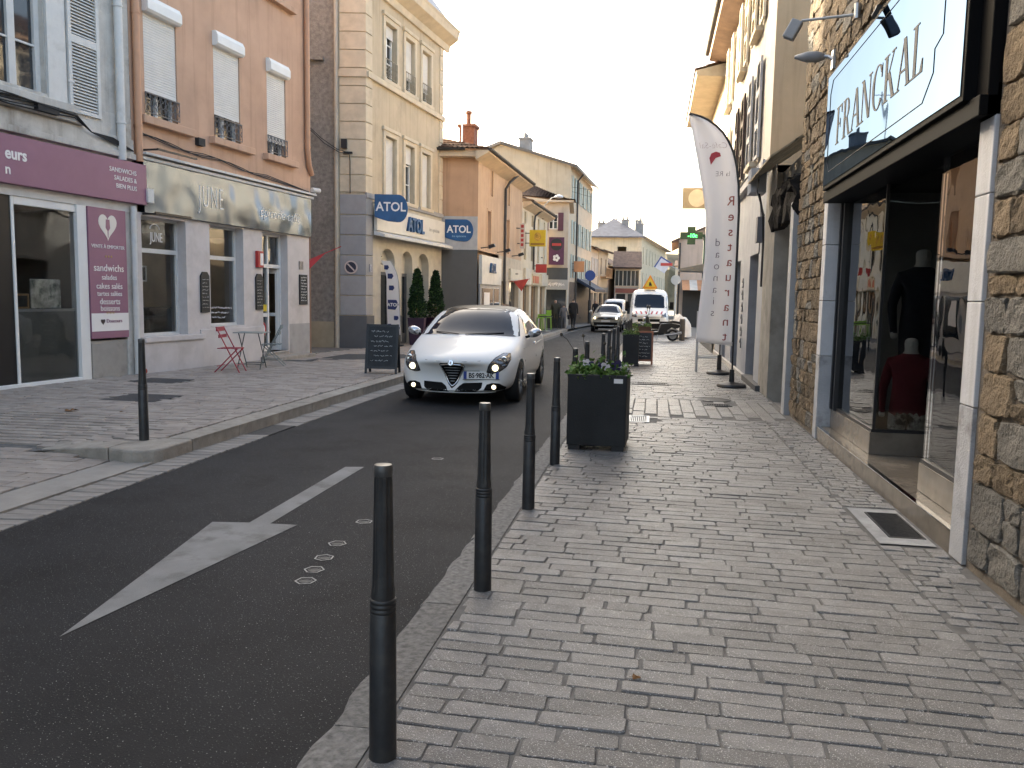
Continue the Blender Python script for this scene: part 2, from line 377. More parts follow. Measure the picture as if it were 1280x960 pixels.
# rounded corner stone and the ramped return
c = MB(); arc = [(-4.50, 7.54), (-4.50, 7.20)]+[(-4.72+.22*math.cos(t), 7.06+.22*math.sin(t)) for t in [0-.25*k for k in range(1, 7)]]+[(-5.0, 6.90), (-5.05, 7.2), (-4.8, 7.54)]
arc = [(-4.50, 7.54), (-4.8, 7.54), (-5.02, 7.30), (-5.0, 6.93)]+[(-4.74+.24*math.cos(t), 7.08+.24*math.sin(t)) for t in [-2.2, -1.8, -1.4, -1.0, -.6, -.2]]
c.prism(arc, -.12, LZ, 'xy'); c.build('kerb_corner_stone', M_KERBL, lk, bev=.02)
d = MB(); d.add([(-5.01, 6.93, -.1), (-5.95, 7.22, -.1), (-5.95, 7.5, -.1), (-5.03, 7.3, -.1), (-5.01, 6.93, LZ), (-5.95, 7.22, -.035), (-5.95, 7.5, .0), (-5.03, 7.3, LZ)],
              [(0, 1, 2, 3), (4, 7, 6, 5), (0, 4, 5, 1), (1, 5, 6, 2), (2, 6, 7, 3), (3, 7, 4, 0)]); d.build('kerb_ramp_stone', M_KERBL, lk, bev=.012)
drive = sheet('driveway', [(-16, y) for y in (-12, 0, 7.3)], [(-4.5, y) for y in (-12, 0, 7.0)], -.052, MATS['paver_joint'], kind=ST)
sp = rows(-9.8, -4.95, 3.4, 7.0, .36, .17, .05, .014, .014, lambda x, y: (y > 6.9+.28*(-5-x) and x > -6) or y > 7.22, -.035)
pave(drive, sp, M_PAVT, 110)
gut = MB(); gut.box(-4.92, -4.53, -8, 6.9, -.06, -.034); gut.build('drive_threshold', mat('threshold_stone', (.29, .265, .235), .7, var=.15, scale=3, bump=.3, stain=.4, sscale=2), drive)
gt = link('left_gutter', None, kind=ST)
gb = sheet('gutter_bed', [(-4.52, y) for y in (-8, 12, 44)], [(-4.2, y) for y in (-8, 12, 44)], -.058, MATS['paver_joint']); gb.parent = gt
GS = [(-4.355, 2.6+.135*i, .31, .123, .12, -.042) for i in range(45) if not 8.55 < 2.6+.135*i]+[(-4.355, 9.45+.25*i, .31, .24, .0, -.042) for i in range(80)]
pave(gt, GS, mat('gutter_paver', (.26, .235, .21), .7, var=.2, scale=6, bump=.4, rnd=.2), 60)
# gratings and covers
def grating(name, label, x0, x1, y0, y1, z, bars, along='x', m=CAST, frame=.03, cat='grating'):
    t = thing(name, label, cat, ((x0+x1)/2, (y0+y1)/2, z)); wx, wy = (x1-x0)/2, (y1-y0)/2
    f = MB(); f.box(-wx, wx, -wy, -wy+frame, -.03, .004); f.box(-wx, wx, wy-frame, wy, -.03, .004); f.box(-wx, -wx+frame, -wy+frame, wy-frame, -.03, .004); f.box(wx-frame, wx, -wy+frame, wy-frame, -.03, .004)
    f.build('frame', m, t)
    p = MB(); p.box(-wx+frame, wx-frame, -wy+frame, wy-frame, -.03, -.018); p.build('pit', mat('pit_dark', (.01, .01, .01), .9, var=0, bump=0), t)
    b = MB(); n = bars
    for i in range(n):
        if along == 'x': yy = -wy+frame+(2*wy-2*frame)*(i+.5)/n; b.box(-wx+frame, wx-frame, yy-.35*(wy-frame)/n, yy+.35*(wy-frame)/n, -.018, .001)
        else: xx = -wx+frame+(2*wx-2*frame)*(i+.5)/n; b.box(xx-.35*(wx-frame)/n, xx+.35*(wx-frame)/n, -wy+frame, wy-frame, -.018, .001)
    b.build('bars', m, t); return t
g1 = grating('cellar_grating', 'dark metal grating with a cement surround before the boutique step', 1.60, 1.83, 5.72, 6.38, .004, 26, 'x', m=CAST, frame=.012)
sm = MB(); sm.add([(1.50, 5.56, .001), (1.845, 5.56, .001), (1.845, 6.50, .001), (1.50, 6.50, .001), (1.597, 5.717, .001), (1.833, 5.717, .001), (1.833, 6.383, .001), (1.597, 6.383, .001)], [(0, 1, 5, 4), (1, 2, 6, 5), (2, 3, 7, 6), (3, 0, 4, 7)])
sm.build('cement_surround', mat('cement', (.30, .30, .295), .8, var=.25, scale=6, bump=.4, stain=.5, sscale=5), g1, (-1.715, -6.05, -.001))
grating('drain_grating', 'pale drain grating behind the near planter', -.28, .0, 10.52, 11.08, .003, 9, 'y', m=STEEL)
grating('drain_grating', 'black drain grating nearest the flag bases', .79, 1.2, 12.47, 12.68, 0, 10, 'y')
grating('drain_grating', 'long narrow drain grating beyond the near planter', -.34, .33, 15.5, 15.86, zg(15.6), 14, 'y')
t = thing('manhole_cover', 'round worn cover beside the black drain grating', 'cover', (1.0, 13.3, zg(13.3)+.002))
m = MB(); m.lathe([(.26, -.02), (.26, .003), (.22, .005), (.22, .002), (.001, .002)], 24); m.build('lid', CAST, t)
for l, (a_, b_, c_, d_) in zip(['dark square cover in the left pavement near the lone bollard', 'dark square cover below the purple shop downpipe', 'small dark cover before the cafe doorstep'], GL):
    t = thing('service_cover', l, 'cover', ((a_+b_)/2, (c_+d_)/2, LZ+zg(c_)))
    m = MB(); m.box((a_-b_)/2, (b_-a_)/2, (c_-d_)/2, (d_-c_)/2, -.03, .002); m.build('plate', mat('tar_plate', (.05, .048, .048), .7, var=.3, scale=15, bump=.5), t)
t = thing('tar_patch', 'large dark tar patch in the pavement behind the black chalkboard', 'patch', (-6.6, 18.9, LZ+zg(19)))
m = MB(); m.add([(-1.15, -1.5, .006), (.95, .35, .006), (.35, 1.5, .006), (-1.0, 1.0, .006)], [(0, 1, 2, 3)]); m.build('surface', MATS['tar_plate'], t)
t = thing('street_gully', 'black gully mouth at the foot of the left kerb', 'gully', (-4.36, 8.95, -.05))
m = MB(); m.box(-.15, .14, -.38, .38, -.02, .006); m.build('apron', MATS['tar_plate'], t)
# fallen leaves
for k, (x, y, l) in enumerate([(-6.9, 8.9, 'curled brown leaf on the left pavement'), (-6.3, 9.0, 'small dry leaf right of the curled one'), (-.02, 3.3, 'tiny yellow leaf on the right pavement')]):
    m = MB(); s_ = .10 if k == 0 else .03; P = [(math.cos(t_)*s_*(1 if i % 2 else .55), math.sin(t_)*s_*(.8 if i % 2 else .4), (.03 if i % 3 == 0 else .008)*s_/.1) for i, t_ in enumerate([j*math.pi/5 for j in range(10)])]
    m.add(P+[(0, 0, .012)], [(i, (i+1) % 10, 10) for i in range(10)])
    m.build('fallen_leaf', mat('dead_leaf', (.16, .075, .025), .8, var=.3, scale=30), loc=(x, y, (LZ if x < -2 else 0)+.003), label=l, category='leaf')
# ================================================================ LEFT SIDE BUILDINGS (local frame: X along the facade, -Y towards the street)
def plaster(name, col, **k): return mat(name, col, k.pop('rough', .85), var=k.pop('var', .10), scale=k.pop('scale', 1.2), bump=k.pop('bump', .25), bscale=k.pop('bscale', 70), stain=k.pop('stain', .45), sscale=k.pop('sscale', .5), streak=k.pop('streak', .8), **k)
M_PURP = mat('purple_panel', (.27, .125, .18), .5, var=.05, bump=.02)
M_PEACH = plaster('peach_plaster', (.52, .332, .228), stain=.25)
M_PEACH2 = plaster('orange_plaster', (.50, .35, .235), stain=.25)
M_BEIGE = plaster('beige_plaster', (.50, .41, .29), stain=.5)
M_TRIM = mat('stone_trim', (.58, .49, .36), .8, var=.1, scale=3, bump=.2, stain=.4, sscale=1.2)
M_GREYW = mat('grey_paint', (.31, .305, .305), .75, var=.08, bump=.15, stain=.3)
M_DGREY = mat('dark_grey_paint', (.105, .105, .108), .7, var=.1, bump=.15)
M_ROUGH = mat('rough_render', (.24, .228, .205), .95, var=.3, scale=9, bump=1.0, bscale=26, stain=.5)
M_OLDW = mat('old_white_wall', (.52, .495, .45), .8, var=.15, scale=3, bump=.35, bscale=30, stain=.9, sscale=1.6, streak=1.2)
M_CAFE = mat('cafe_wall', (.56, .52, .50), .75, var=.08, bump=.15, stain=.35, sscale=1.2)
M_SHUT = mat('roller_shutter', (.64, .62, .58), .6, var=.06, bump=.05)
M_DARKIN = mat('dark_interior', (.07, .065, .06), .8, var=.4, scale=2, bump=0)
M_WOOD = mat('wood', (.30, .18, .09), .6, var=.3, scale=6, bump=.2)
M_CURT = mat('net_curtain', (.5, .5, .48), .9, var=.2, scale=10)
ROOF = mat('roof_tile', (.16, .085, .055), .85, var=.4, scale=4, bump=.3, rnd=.5)
SLATE = mat('zinc_roof', (.20, .21, .23), .5, .3, var=.15, scale=3, bump=.1)
def building(name, label, loc, ang): return thing(name, label, 'building', (loc[0], loc[1], 0), ang)
def win(parent, x0, x1, z0, z1, y=.16, frame=WHITE, fw_=.055, cols=2, rws=3, curtain=False, pane=None):
    """window: frame part with its panes as sub-parts"""
    f = MB(); f.box(x0, x0+fw_, y-.04, y+.03, z0, z1); f.box(x1-fw_, x1, y-.04, y+.03, z0, z1); f.box(x0+fw_, x1-fw_, y-.04, y+.03, z0, z0+fw_); f.box(x0+fw_, x1-fw_, y-.04, y+.03, z1-fw_, z1)
    cw = (x1-x0-2*fw_)/cols
    for i in range(1, cols): xx = x0+fw_+cw*i; f.box(xx-fw_*.7, xx+fw_*.7, y-.045, y+.025, z0+fw_, z1-fw_)
    for j in range(1, rws): zz = z0+(z1-z0)*j/rws; f.box(x0+fw_, x1-fw_, y-.03, y+.02, zz-.015, zz+.015)
    o = f.build('window', frame, parent)
    for i in range(cols):
        for j in range(rws):
            p = MB(); a_ = x0+fw_+cw*i; c_ = z0+(z1-z0)*j/rws
            p.box(a_+.01, a_+cw-.01, y+.004, y+.012, c_+.012, c_+(z1-z0)/rws-.012); p.build('pane', pane or G_DARK, o)
    return o
def louvre(parent, x0, x1, z0, z1, y, m, name='shutter', pitch=.05, panels=2):
    """louvred shutter leaf standing open against the wall"""
    s = MB(); t = .045; st = .065
    s.box(x0, x0+st, y-t, y, z0, z1); s.box(x1-st, x1, y-t, y, z0, z1)
    hs = (z1-z0)/panels
    for k in range(panels+1):
        zz = z0+hs*k; lo = max(z0, zz-.06); hi = min(z1, zz+.06); s.box(x0+st, x1-st, y-t+.002, y-.002, lo, hi)
    for k in range(panels):
        z = z0+hs*k+.075
        while z < z0+hs*(k+1)-.09:
            s.quad((x0+st, y-t+.004, z), (x1-st, y-t+.004, z), (x1-st, y-.004, z+pitch*.8), (x0+st, y-.004, z+pitch*.8)); z += pitch
    for zz in (z0+.2*(z1-z0), z0+.8*(z1-z0)): s.box(x0-.03, x0+.1, y-t-.006, y-t, zz-.015, zz+.015)
    return s.build(name, m, parent)
def roller(parent, x0, x1, z0, z1, y=.06, m=None, box=True):
    s = MB(); z = z1
    while z-.045 > z0:
        s.prism([(y, z), (y-.008, z-.012), (y-.008, z-.034), (y, z-.045)], x0+.005, x1-.005, 'yz'); z -= .045
    s.box(x0+.01, x1-.01, y-.012, y+.004, z0-.02, z0+.03)
    r = s.build('roller_shutter', m or M_SHUT, parent)
    if box:
        b = MB(); b.prism([(-.13, z1+.02), (-.13, z1+.17), (-.08, z1+.26), (.05, z1+.26), (.05, z1-.02), (-.09, z1-.02)], x0-.02, x1+.02, 'yz'); b.build('shutter_box', WHITE, parent)
    return r
def railing(parent, x0, x1, z0, z1, y, m=None):
    s = MB(); s.box(x0, x1, y-.012, y+.012, z1-.02, z1); s.box(x0, x1, y-.01, y+.01, z0+.02, z0+.035)
    n = max(4, int((x1-x0)/.13)); wd = (x1-x0)/n
    for i in range(n+1): s.cyl((x0+wd*i, y, z0+.03), (x0+wd*i, y, z1-.01), .007, n=5)
    for i in range(n):
        cx = x0+wd*(i+.5)
        for q, (cz, rr) in enumerate(((z0+.12, .045), (z0+.22, .05), (z0+.33, .04))):
            if cz+rr < z1: s.tube([(cx+rr*math.cos(a_), y, cz+rr*math.sin(a_)*1.1) for a_ in [k*.7+q for k in range(9)]], .006, 4)
    return s.build('railing', m or STEEL, parent)
def pipe(parent, pts, r, m, name='downpipe'):
    s = MB(); s.tube(pts, r, 10)
    z0 = min(p[2] for p in pts); z1 = max(p[2] for p in pts); x, y = pts[0][0], pts[0][1]
    z = z0+.6
    while z < z1-.3: s.cyl((x, y, z), (x, y, z+.03), r*1.18, n=10); z += 1.9
    return smooth_by_angle(s.build(name, m, parent))
def tile_roof(parent, quad4, name='roof', pitch=.17, m=None, amp=.04):
    """roman tile covering: quad (eave a, eave b, ridge b, ridge a); each tile row is real relief"""
    a_, b_, c_, d_ = [Vector(q) for q in quad4]; n = (b_-a_).cross(d_-a_).normalized(); mb = MB()
    L_ = max((b_-a_).length, (c_-d_).length); nu = max(2, int(L_/pitch)); nv = max(2, int((d_-a_).length/.33)); K = 4
    for j in range(nv):
        v0, v1 = j/nv, min(1, (j+1.12)/nv)
        for i in range(nu):
            vs = []
            for v, lift in ((v0, .028), (v1, 0)):
                e0 = a_.lerp(d_, v); e1 = b_.lerp(c_, v)
                for k in range(K+1):
                    u = (i+k/K)/nu; h = amp*math.sin(math.pi*k/K)
                    vs.append(e0.lerp(e1, u)+n*(h+lift))
            mb.add(vs, [(k, k+1, K+2+k, K+1+k) for k in range(K)])
    mb.add([a_, b_, c_, d_], [(0, 1, 2, 3)])
    return mb.build(name, m or ROOF, parent, kind='stuff')
def gutter(parent, p0, p1, r=.075, m=None):
    p0, p1 = Vector(p0), Vector(p1); d = (p1-p0).normalized(); q = d.cross(Vector((0, 0, 1))); s = MB(); n = 7
    for P in (p0, p1):
        for rr in (r, r-.008):
            for k in range(n): a_ = math.pi*k/(n-1); s.v.append(tuple(P+q*math.cos(a_)*rr-Vector((0, 0, 1))*math.sin(a_)*rr))
    for k in range(n-1):
        s.f += [(k, k+1, 2*n+k+1, 2*n+k), (n+k+1, n+k, 3*n+k, 3*n+k+1)]; s.m += [0, 0]
    s.f += [(0, 2*n, 3*n, n), (n-1, 2*n-1, 4*n-1, 3*n-1)]; s.m += [0, 0]
    for e in (0, 2*n): s.f.append(tuple(range(e, e+n))); s.m.append(0)
    return s.build('gutter', m or mat('dark_zinc', (.06, .055, .052), .5, .4, var=.2, bump=.1), parent)
def antenna(parent, x, y, z0, h, bars=5):
    s = MB(); s.cyl((x, y, z0), (x, y, z0+h), .032, n=6); s.cyl((x-.05, y-.5, z0+h*.93), (x+.05, y+.5, z0+h*.93), .02, n=5)
    for i in range(bars): yy = y-.45+.9*i/(bars-1); L_ = .28-.03*i; s.cyl((x-L_, yy, z0+h*.93), (x+L_, yy, z0+h*.93), .008, n=4)
    return s.build('antenna', STEEL, parent)
def chimney(parent, x, y, z0, z1, wx=.35, wy=.25, m=None, pots=2, flue=0):
    s = MB(); s.box(x-wx, x+wx, y-wy, y+wy, z0, z1); s.box(x-wx-.06, x+wx+.06, y-wy-.06, y+wy+.06, z1, z1+.1)
    for i in range(pots): px = x-wx+.18+(2*wx-.36)*(i/(max(1, pots-1))); s.lathe([(.1, z1+.1), (.085, z1+.4), (.1, z1+.42), (.06, z1+.43)], 10, (px, y, 0))
    if flue: s.cyl((x, y, z1+.1), (x, y, z1+.1+flue), .09, n=10); s.cyl((x, y, z1+.1+flue), (x, y, z1+.2+flue), .13, n=10)
    return s.build('chimney', m or mat('chimney_brick', (.20, .085, .055), .85, var=.3, scale=12, bump=.4), parent)
LA = math.atan2(.995, .0995); A0 = (-9.2, 12)
# ---------------------------------------------------------------- purple sandwich shop
B1 = building('shop_house', 'old white house with a purple sandwich shop at its foot', A0, LA)
w1 = MB(); w1.wall(-6, 1.45, 2.9, 9.5, [(-1.4, -.38, 4.42, 6.7), (-4.6, -3.6, 4.42, 6.7)]); w1.wall(-6, -3.2, -.05, 2.9)
w1.box(-6, 1.45, .5, 7, 2.9, 9.5); w1.box(-6, -3.2, .3, 7, -.05, 2.9)
w1.box(1.18, 1.45, -.02, .5, -.05, 2.9)
w1.build('wall', M_OLDW, B1)
m = MB(); m.box(-6, 1.45, -.10, -.002, 3.80, 3.9); m.box(-6, 1.44, -.06, -.003, 3.9, 4.14); m.box(-6, .3, -.14, -.002, 4.16, 4.24); m.box(-6, 1.43, -.03, -.004, 4.0, 4.5)
m.box(-1.9, .15, -.16, -.001, 4.30, 4.42); m.build('cornice', M_OLDW, B1, bev=.012)
win(B1, -1.4, -.38, 4.44, 6.68, y=.12, frame=OFFW, fw_=.09, cols=2, rws=3)
louvre(B1, .03, .69, 4.34, 6.6, -.03, OFFW, panels=2); louvre(B1, -2.4, -1.78, 4.34, 6.6, -.03, OFFW)
m = MB(); m.box(-.36, .0, -.05, -.004, 4.3, 6.8); m.build('window_casing', OFFW, B1)
pipe(B1, [(1.10, -.1, 9.4), (1.10, -.1, 3.75)], .07, OFFW); pipe(B1, [(1.33, -.1, 3.0), (1.33, -.1, .08)], .05, OFFW)
s = MB()
for k in range(5): s.tube([(-6+.4*i, -.17-.012*k, 4.2+.02*k+.03*math.sin(i*.9+k)) for i in range(16)]+[(.4, -.12, 4.08), (.9, -.1, 4.0+.02*k), (1.4, -.08, 3.95)], .011, 5)
s.box(-.75, -.35, -.22, -.14, 4.18, 4.29); s.build('cable_bundle', CABLE, B1)
# sign band
sg = MB(); sg.box(-6, 1.62, -.16, -.004, 3.05, 3.74); sgo = sg.build('sign_band', M_PURP, B1, bev=.006)
sw = mat('sign_white', (.78, .75, .72), .6, var=.03, bump=0)
text('lettering', 'eurs', .235, sw, sgo, (-1.32, -.163, 3.40), bold=.006, sx=.92); text('lettering', 'n', .2, sw, sgo, (-1.33, -.163, 3.18), bold=.004)
for k, q in enumerate(['SANDWICHS', 'SALADES &', 'BIEN PLUS']): text('lettering', q, .108, sw, sgo, (1.36, -.163, 3.52-.13*k), 'RIGHT', sx=1.02)
m = MB(); m.box(-3.2, 1.5, -.04, .3, 2.9, 3.048); m.build('lintel', OFFW, B1)
# shop front
m = MB(); m.box(-3.2, -1.12, 0, .06, .05, 2.9); m.build('black_panel', mat('black_panel', (.012, .012, .013), .35, var=.2, bump=0), B1)
m = MB(); m.box(-1.12, -1.07, -.02, .08, .13, 2.9); m.box(.10, .30, -.05, .12, .02, 2.9); m.box(-3.2, .10, -.05, .1, .02, .13); m.box(-1.07, .10, -.02, .08, 2.78, 2.9); m.build('shop_frame', WHITE, B1, bev=.008)
m = MB(); m.box(-1.07, .10, .02, .03, .13, 2.78); m.build('shop_pane', G_LEFT, B1)
m = MB(); m.box(-1.07, .10, .05, .06, .14, 1.2); m.build('frosted_screen', mat('frosted_grey', (.13, .133, .13), .35, var=.15, scale=2, bump=0), B1)
m = MB(); m.box(-1.07, .1, .06, .5, 1.2, 1.24); m.build('counter', mat('counter_grey', (.3, .3, .3), .5), B1)
m = MB(); m.wall(-3.2, 1.15, .0, 2.9, y=2.6); m.quad((-3.2, .1, .02), (1.15, .1, .02), (1.15, 2.6, .02), (-3.2, 2.6, .02)); m.quad((-3.2, .1, 2.9), (-3.2, 2.6, 2.9), (1.15, 2.6, 2.9), (1.15, .1, 2.9))
m.quad((1.15, .3, 0), (1.15, .3, 2.9), (1.15, 2.6, 2.9), (1.15, 2.6, 0)); m.quad((-3.2, .1, 0), (-3.2, 2.6, 0), (-3.2, 2.6, 2.9), (-3.2, .1, 2.9)); m.build('shop_interior', mat('shop_wall_inside', (.30, .29, .27), .8, var=.2, scale=1), B1)
m = MB()
for zz in (1.3, 1.75, 2.15): m.box(-1.6, -.4, 1.5, 1.8, zz, zz+.03)
m.build('shelf', M_DARKIN, B1)
for k in range(9):
    x = -1.5+.11*k; b_ = MB(); b_.lathe([(.035, 0), (.045, .05), (.045, .12), (.02, .15), (.02, .18)], 8)
    b_.build('jar', mat('jar_white', (.55, .54, .5), .3) if k % 3 else mat('jar_brown', (.2, .12, .06), .3), loc=tuple(B1.matrix_basis @ Vector((x, 1.62, 1.33 if k % 2 else 1.78))), label=['first', 'second', 'third', 'fourth', 'fifth'][k//2]+(' pale' if k % 3 else ' brown')+' jar from the left on the '+('lower' if k % 2 else 'upper')+' sandwich shop shelf', category='jar', group='jars inside the sandwich shop')
bt = Matrix.Translation((A0[0], A0[1], 0)) @ Matrix.Rotation(LA, 4, 'Z')
def bw(x, y, z): return tuple(bt @ Vector((x, y, z)))
t = thing('picture_frame', 'small wooden framed slate on the sandwich counter', 'frame', bw(-.83, .17, 1.242), LA)
m = MB(); m.box(-.15, .15, 0, .02, 0, .03); m.box(-.15, .15, 0, .02, .2, .23); m.box(-.15, -.12, 0, .02, .03, .2); m.box(.12, .15, 0, .02, .03, .2); m.build('surround', M_WOOD, t)
m = MB(); m.box(-.12, .12, .006, .014, .03, .2); m.build('slate', BOARD, t)
t = thing('tray', 'patterned metal tray leaning on the sandwich counter', 'tray', bw(-.30, .22, 1.242), LA)
m = MB(); m.box(-.30, .30, 0, .03, 0, .46); m.build('plate', mat('patterned_tray', (.55, .56, .52), .3, .4, var=.6, scale=5, col2=(.06, .09, .08), bump=.1), t, bev=.02)
t = thing('plate', 'round pale plate left on the sandwich counter', 'plate', bw(-1.0, .2, 1.36), LA)
m = MB(); m.cyl((0, 0, 0), (0, .02, 0), .12, n=20); m.build('dish', mat('dish_grey', (.4, .4, .38), .3, var=.4, scale=20), t)
# upright menu panel
mp = MB(); mp.box(.31, 1.17, -.07, -.01, .74, 2.9); mpo = mp.build('menu_panel', M_PURP, B1, bev=.004)
m = MB(); m.box(.312, 1.168, -.074, -.07, .86, 1.16); m.build('menu_strip', sw, mpo)
hp = [(.16*math.sin(t_)**3, .0+.011*(13*math.cos(t_)-5*math.cos(2*t_)-2*math.cos(3*t_)-math.cos(4*t_))) for t_ in [i*2*math.pi/36 for i in range(36)]]
m = MB(); m.prism([(.74+1.3*x, 2.62+1.35*z) for x, z in hp], -.075, -.07, 'xz'); m.build('heart', mat('cream_print', (.74, .68, .6), .6, var=0, bump=0), mpo)
m = MB(); m.prism([(.70, 2.72), (.78, 2.72), (.79, 2.58), (.75, 2.53), (.745, 2.42), (.735, 2.42), (.73, 2.53), (.69, 2.58)], -.078, -.075, 'xz'); m.build('fork', M_PURP, mpo)
for q, sz, z in [('VENTE À EMPORTER', .09, 2.24), ('* * *', .1, 2.06), ('sandwichs', .185, 1.86), ('salades', .135, 1.72), ('cakes salés', .15, 1.57), ('tartes salées', .125, 1.45), ('desserts', .155, 1.31), ('boissons', .14, 1.2)]:
    text('lettering', q, sz*.92, mat('gold_print', (.5, .35, .12), .6, var=0, bump=0) if '*' in q else sw, mpo, (.74, -.073, z), 'CENTER')
text('lettering', 'Doucours', .09, M_PURP, mpo, (.64, -.077, 1.0)); m = MB(); m.prism([(.56+.3*x, 1.02+.3*z) for x, z in hp], -.078, -.074, 'xz'); m.build('heart', mat('dark_print', (.05, .03, .03), .6, var=0, bump=0), mpo)
text('lettering', '* * *', .1, MATS['gold_print'], mpo, (.74, -.073, 1.175-.06), 'CENTER')
m = MB(); m.box(.30, 1.18, -.02, .1, .02, .70); m.box(.34, .98, -.035, -.02, .06, .66); m.build('meter_door', mat('meter_door', (.33, .31, .28), .7, stain=.6, sscale=3), B1, bev=.008)
m = MB(); m.box(1.17, 1.5, -.04, .02, .02, 2.9); m.build('pilaster', M_OLDW, B1, bev=.01)
# ---------------------------------------------------------------- peach house with the cafe
B2 = building('cafe_house', 'peach rendered house with roller shutters above the steel cafe sign', A0, LA)
W1 = [(1.83, 2.72), (3.85, 4.75), (5.79, 6.58)]
ops = [(a_, b_, 4.63, 6.72) for a_, b_ in W1]+[(a_, b_, 8.1, 10.2) for a_, b_ in W1]
w2 = MB(); w2.wall(1.46, 7.7, 3.85, 11.2, ops, mr=0)
w2.quad((7.7, 0, -.1), (7.7, 8, -.1), (7.7, 8, 11.2), (7.7, 0, 11.2)); w2.quad((1.46, 0, 11.2), (7.7, 0, 11.2), (7.7, 8, 11.2), (1.46, 8, 11.2)); w2.quad((7.7, 8, -.1), (1.46, 8, -.1), (1.46, 8, 11.2), (7.7, 8, 11.2))
w2.quad((1.46, 8, -.1), (1.46, 0, -.1), (1.46, 0, 11.2), (1.46, 8, 11.2)); w2.build('wall', M_PEACH, B2)
m = MB(); m.wall(1.5, 7.66, 3.9, 11, y=.5); m.build('back_wall', M_DARKIN, B2)
for k, (a_, b_) in enumerate(W1):
    win(B2, a_, b_, 4.64, 6.6, y=.16, cols=2, rws=2); roller(B2, a_, b_, (5.09, 5.12, 4.95)[k], 6.45, y=.03)
    railing(B2, a_-.02, b_+.02, 4.68, 5.06, -.03, mat('wrought_iron', (.12, .12, .125), .5, .5, var=.2, bump=0))
    m = MB(); m.box(a_-.19, b_+.36, -.14, .16, 4.49, 4.63); m.build('sill', M_PEACH, B2, bev=.012)
    win(B2, a_, b_, 8.1, 10.2, y=.16, cols=2, rws=3); m = MB(); m.box(a_-.19, b_+.33, -.14, .16, 7.97, 8.09); m.build('sill', M_PEACH, B2, bev=.012)
M_PIPE = mat('peach_pipe', (.50, .27, .16), .5, var=.1)
pipe(B2, [(1.56, -.07, 11), (1.56, -.07, 3.8)], .065, M_PIPE)
pipe(B2, [(7.46, -.07, 11), (7.46, -.07, 5.0), (7.52, -.07, 4.65), (7.7, -.04, 4.45)], .065, M_PIPE)
s = MB()
for k in range(3): s.tube([(1.6+.45*i, -.03-.01*k, 4.28-.03*i*.6+.04*math.sin(1.3*i+k)) for i in range(10)]+[(7.6, -.03, 4.02)], .009, 5)
s.box(3.22, 3.42, -.09, 0, 4.38, 4.52); s.build('facade_cables', CABLE, B2)
# cafe sign
m = MB(); m.box(1.62, 7.56, -.10, 0, 2.93, 3.84); cs = m.build('cafe_sign', brushed('wavy_steel', (.10, .128, .175), .22, .5, 1.1), B2, bev=.004)
M_LET = mat('steel_letter', (.80, .78, .72), .4, var=0, bump=0)
text('lettering', 'JUNE', .62, M_LET, cs, (3.15, -.104, 3.20), sx=.5, bold=-.012, space=1.25)
text('lettering', 'épicerie caffè', .30, M_LET, cs, (5.28, -.104, 3.22), shear=.25, sx=1.08, bold=-.004)
m = MB(); m.box(1.58, 7.62, -.14, .0, 3.845, 3.9); m.box(1.58, 7.66, -.2, .0, 3.93, 3.97); m.build('sign_flashing', OFFW, B2)
s = MB(); s.box(1.62, 2.7, -.42, -.38, 4.0, 4.03); s.box(1.64, 1.68, -.4, 0, 4.0, 4.03); s.build('awning_arm', BLACK, B2); s = MB(); s.box(1.62, 2.6, -.34, -.30, 2.9, 2.94); s.box(1.64, 1.68, -.32, 0, 2.89, 2.92); s.build('awning_arm', BLACK, B2)
m = MB(); m.box(1.60, 1.75, -.2, -.1, 3.1, 3.34); m.build('junction_box', OFFW, B2)
m = MB(); m.cyl((7.5, -.16, 4.06), (7.72, -.24, 4.06), .06, n=10); m.cyl((7.6, -.18, 3.97), (7.6, -.18, 4.05), .03, n=8); m.build('spotlight', OFFW, B2)
# cafe ground floor
SO = [(1.6, 2.83, .72, 2.88), (3.57, 4.74, .85, 2.9), (5.48, 6.55, .2, 2.9)]
m = MB(); m.wall(1.5, 7.56, -.05, 2.93, SO, y=-.03, dep=.36); m.quad((7.56, -.03, -.1), (7.56, .4, -.1), (7.56, .4, 2.93), (7.56, -.03, 2.93)); m.build('cafe_front', M_CAFE, B2)
m = MB(); m.box(6.60, 7.555, -.034, -.0305, -.05, .82); m.build('plinth_paint', mat('plinth_grey', (.34, .33, .325), .7, stain=.4, sscale=2), B2)
m = MB(); m.box(1.5, 3.2, -.16, -.031, .62, .72); m.box(1.5, 3.2, -.12, -.031, -.05, .62); m.box(3.2, 5.46, -.06, -.031, -.05, .80); m.build('base_wall', M_CAFE, B2, bev=.01)
def shopwin(x0, x1, z0, z1, tz, y=.2):
    f = MB(); t_ = .05
    f.box(x0, x0+t_, y-.04, y+.04, z0, z1); f.box(x1-t_, x1, y-.04, y+.04, z0, z1); f.box(x0+t_, x1-t_, y-.04, y+.04, z0, z0+t_); f.box(x0+t_, x1-t_, y-.04, y+.04, z1-t_, z1); f.box(x0+t_, x1-t_, y-.04, y+.04, tz-.04, tz+.04)
    o = f.build('shop_window', OFFW, B2)
    for a_, b_ in ((z0+t_, tz-.04), (tz+.04, z1-t_)): p = MB(); p.box(x0+t_, x1-t_, y, y+.008, a_, b_); p.build('pane', G_LEFT, o)
    return o
s1 = shopwin(1.6, 2.83, .72, 2.88, 2.28); s2 = shopwin(3.57, 4.74, .85, 2.9, 2.25)
text('lettering', 'JUNE', .25, sw, s1, (2.05, .15, 2.45), sx=.6); m = MB(); m.tube([(2.05+.13*(1-math.cos(t_)), .15, 2.68+.09*math.sin(t_)) for t_ in [k*math.pi/8 for k in range(9)]], .01, 5); m.build('arch_logo', sw, s1)
m = MB()
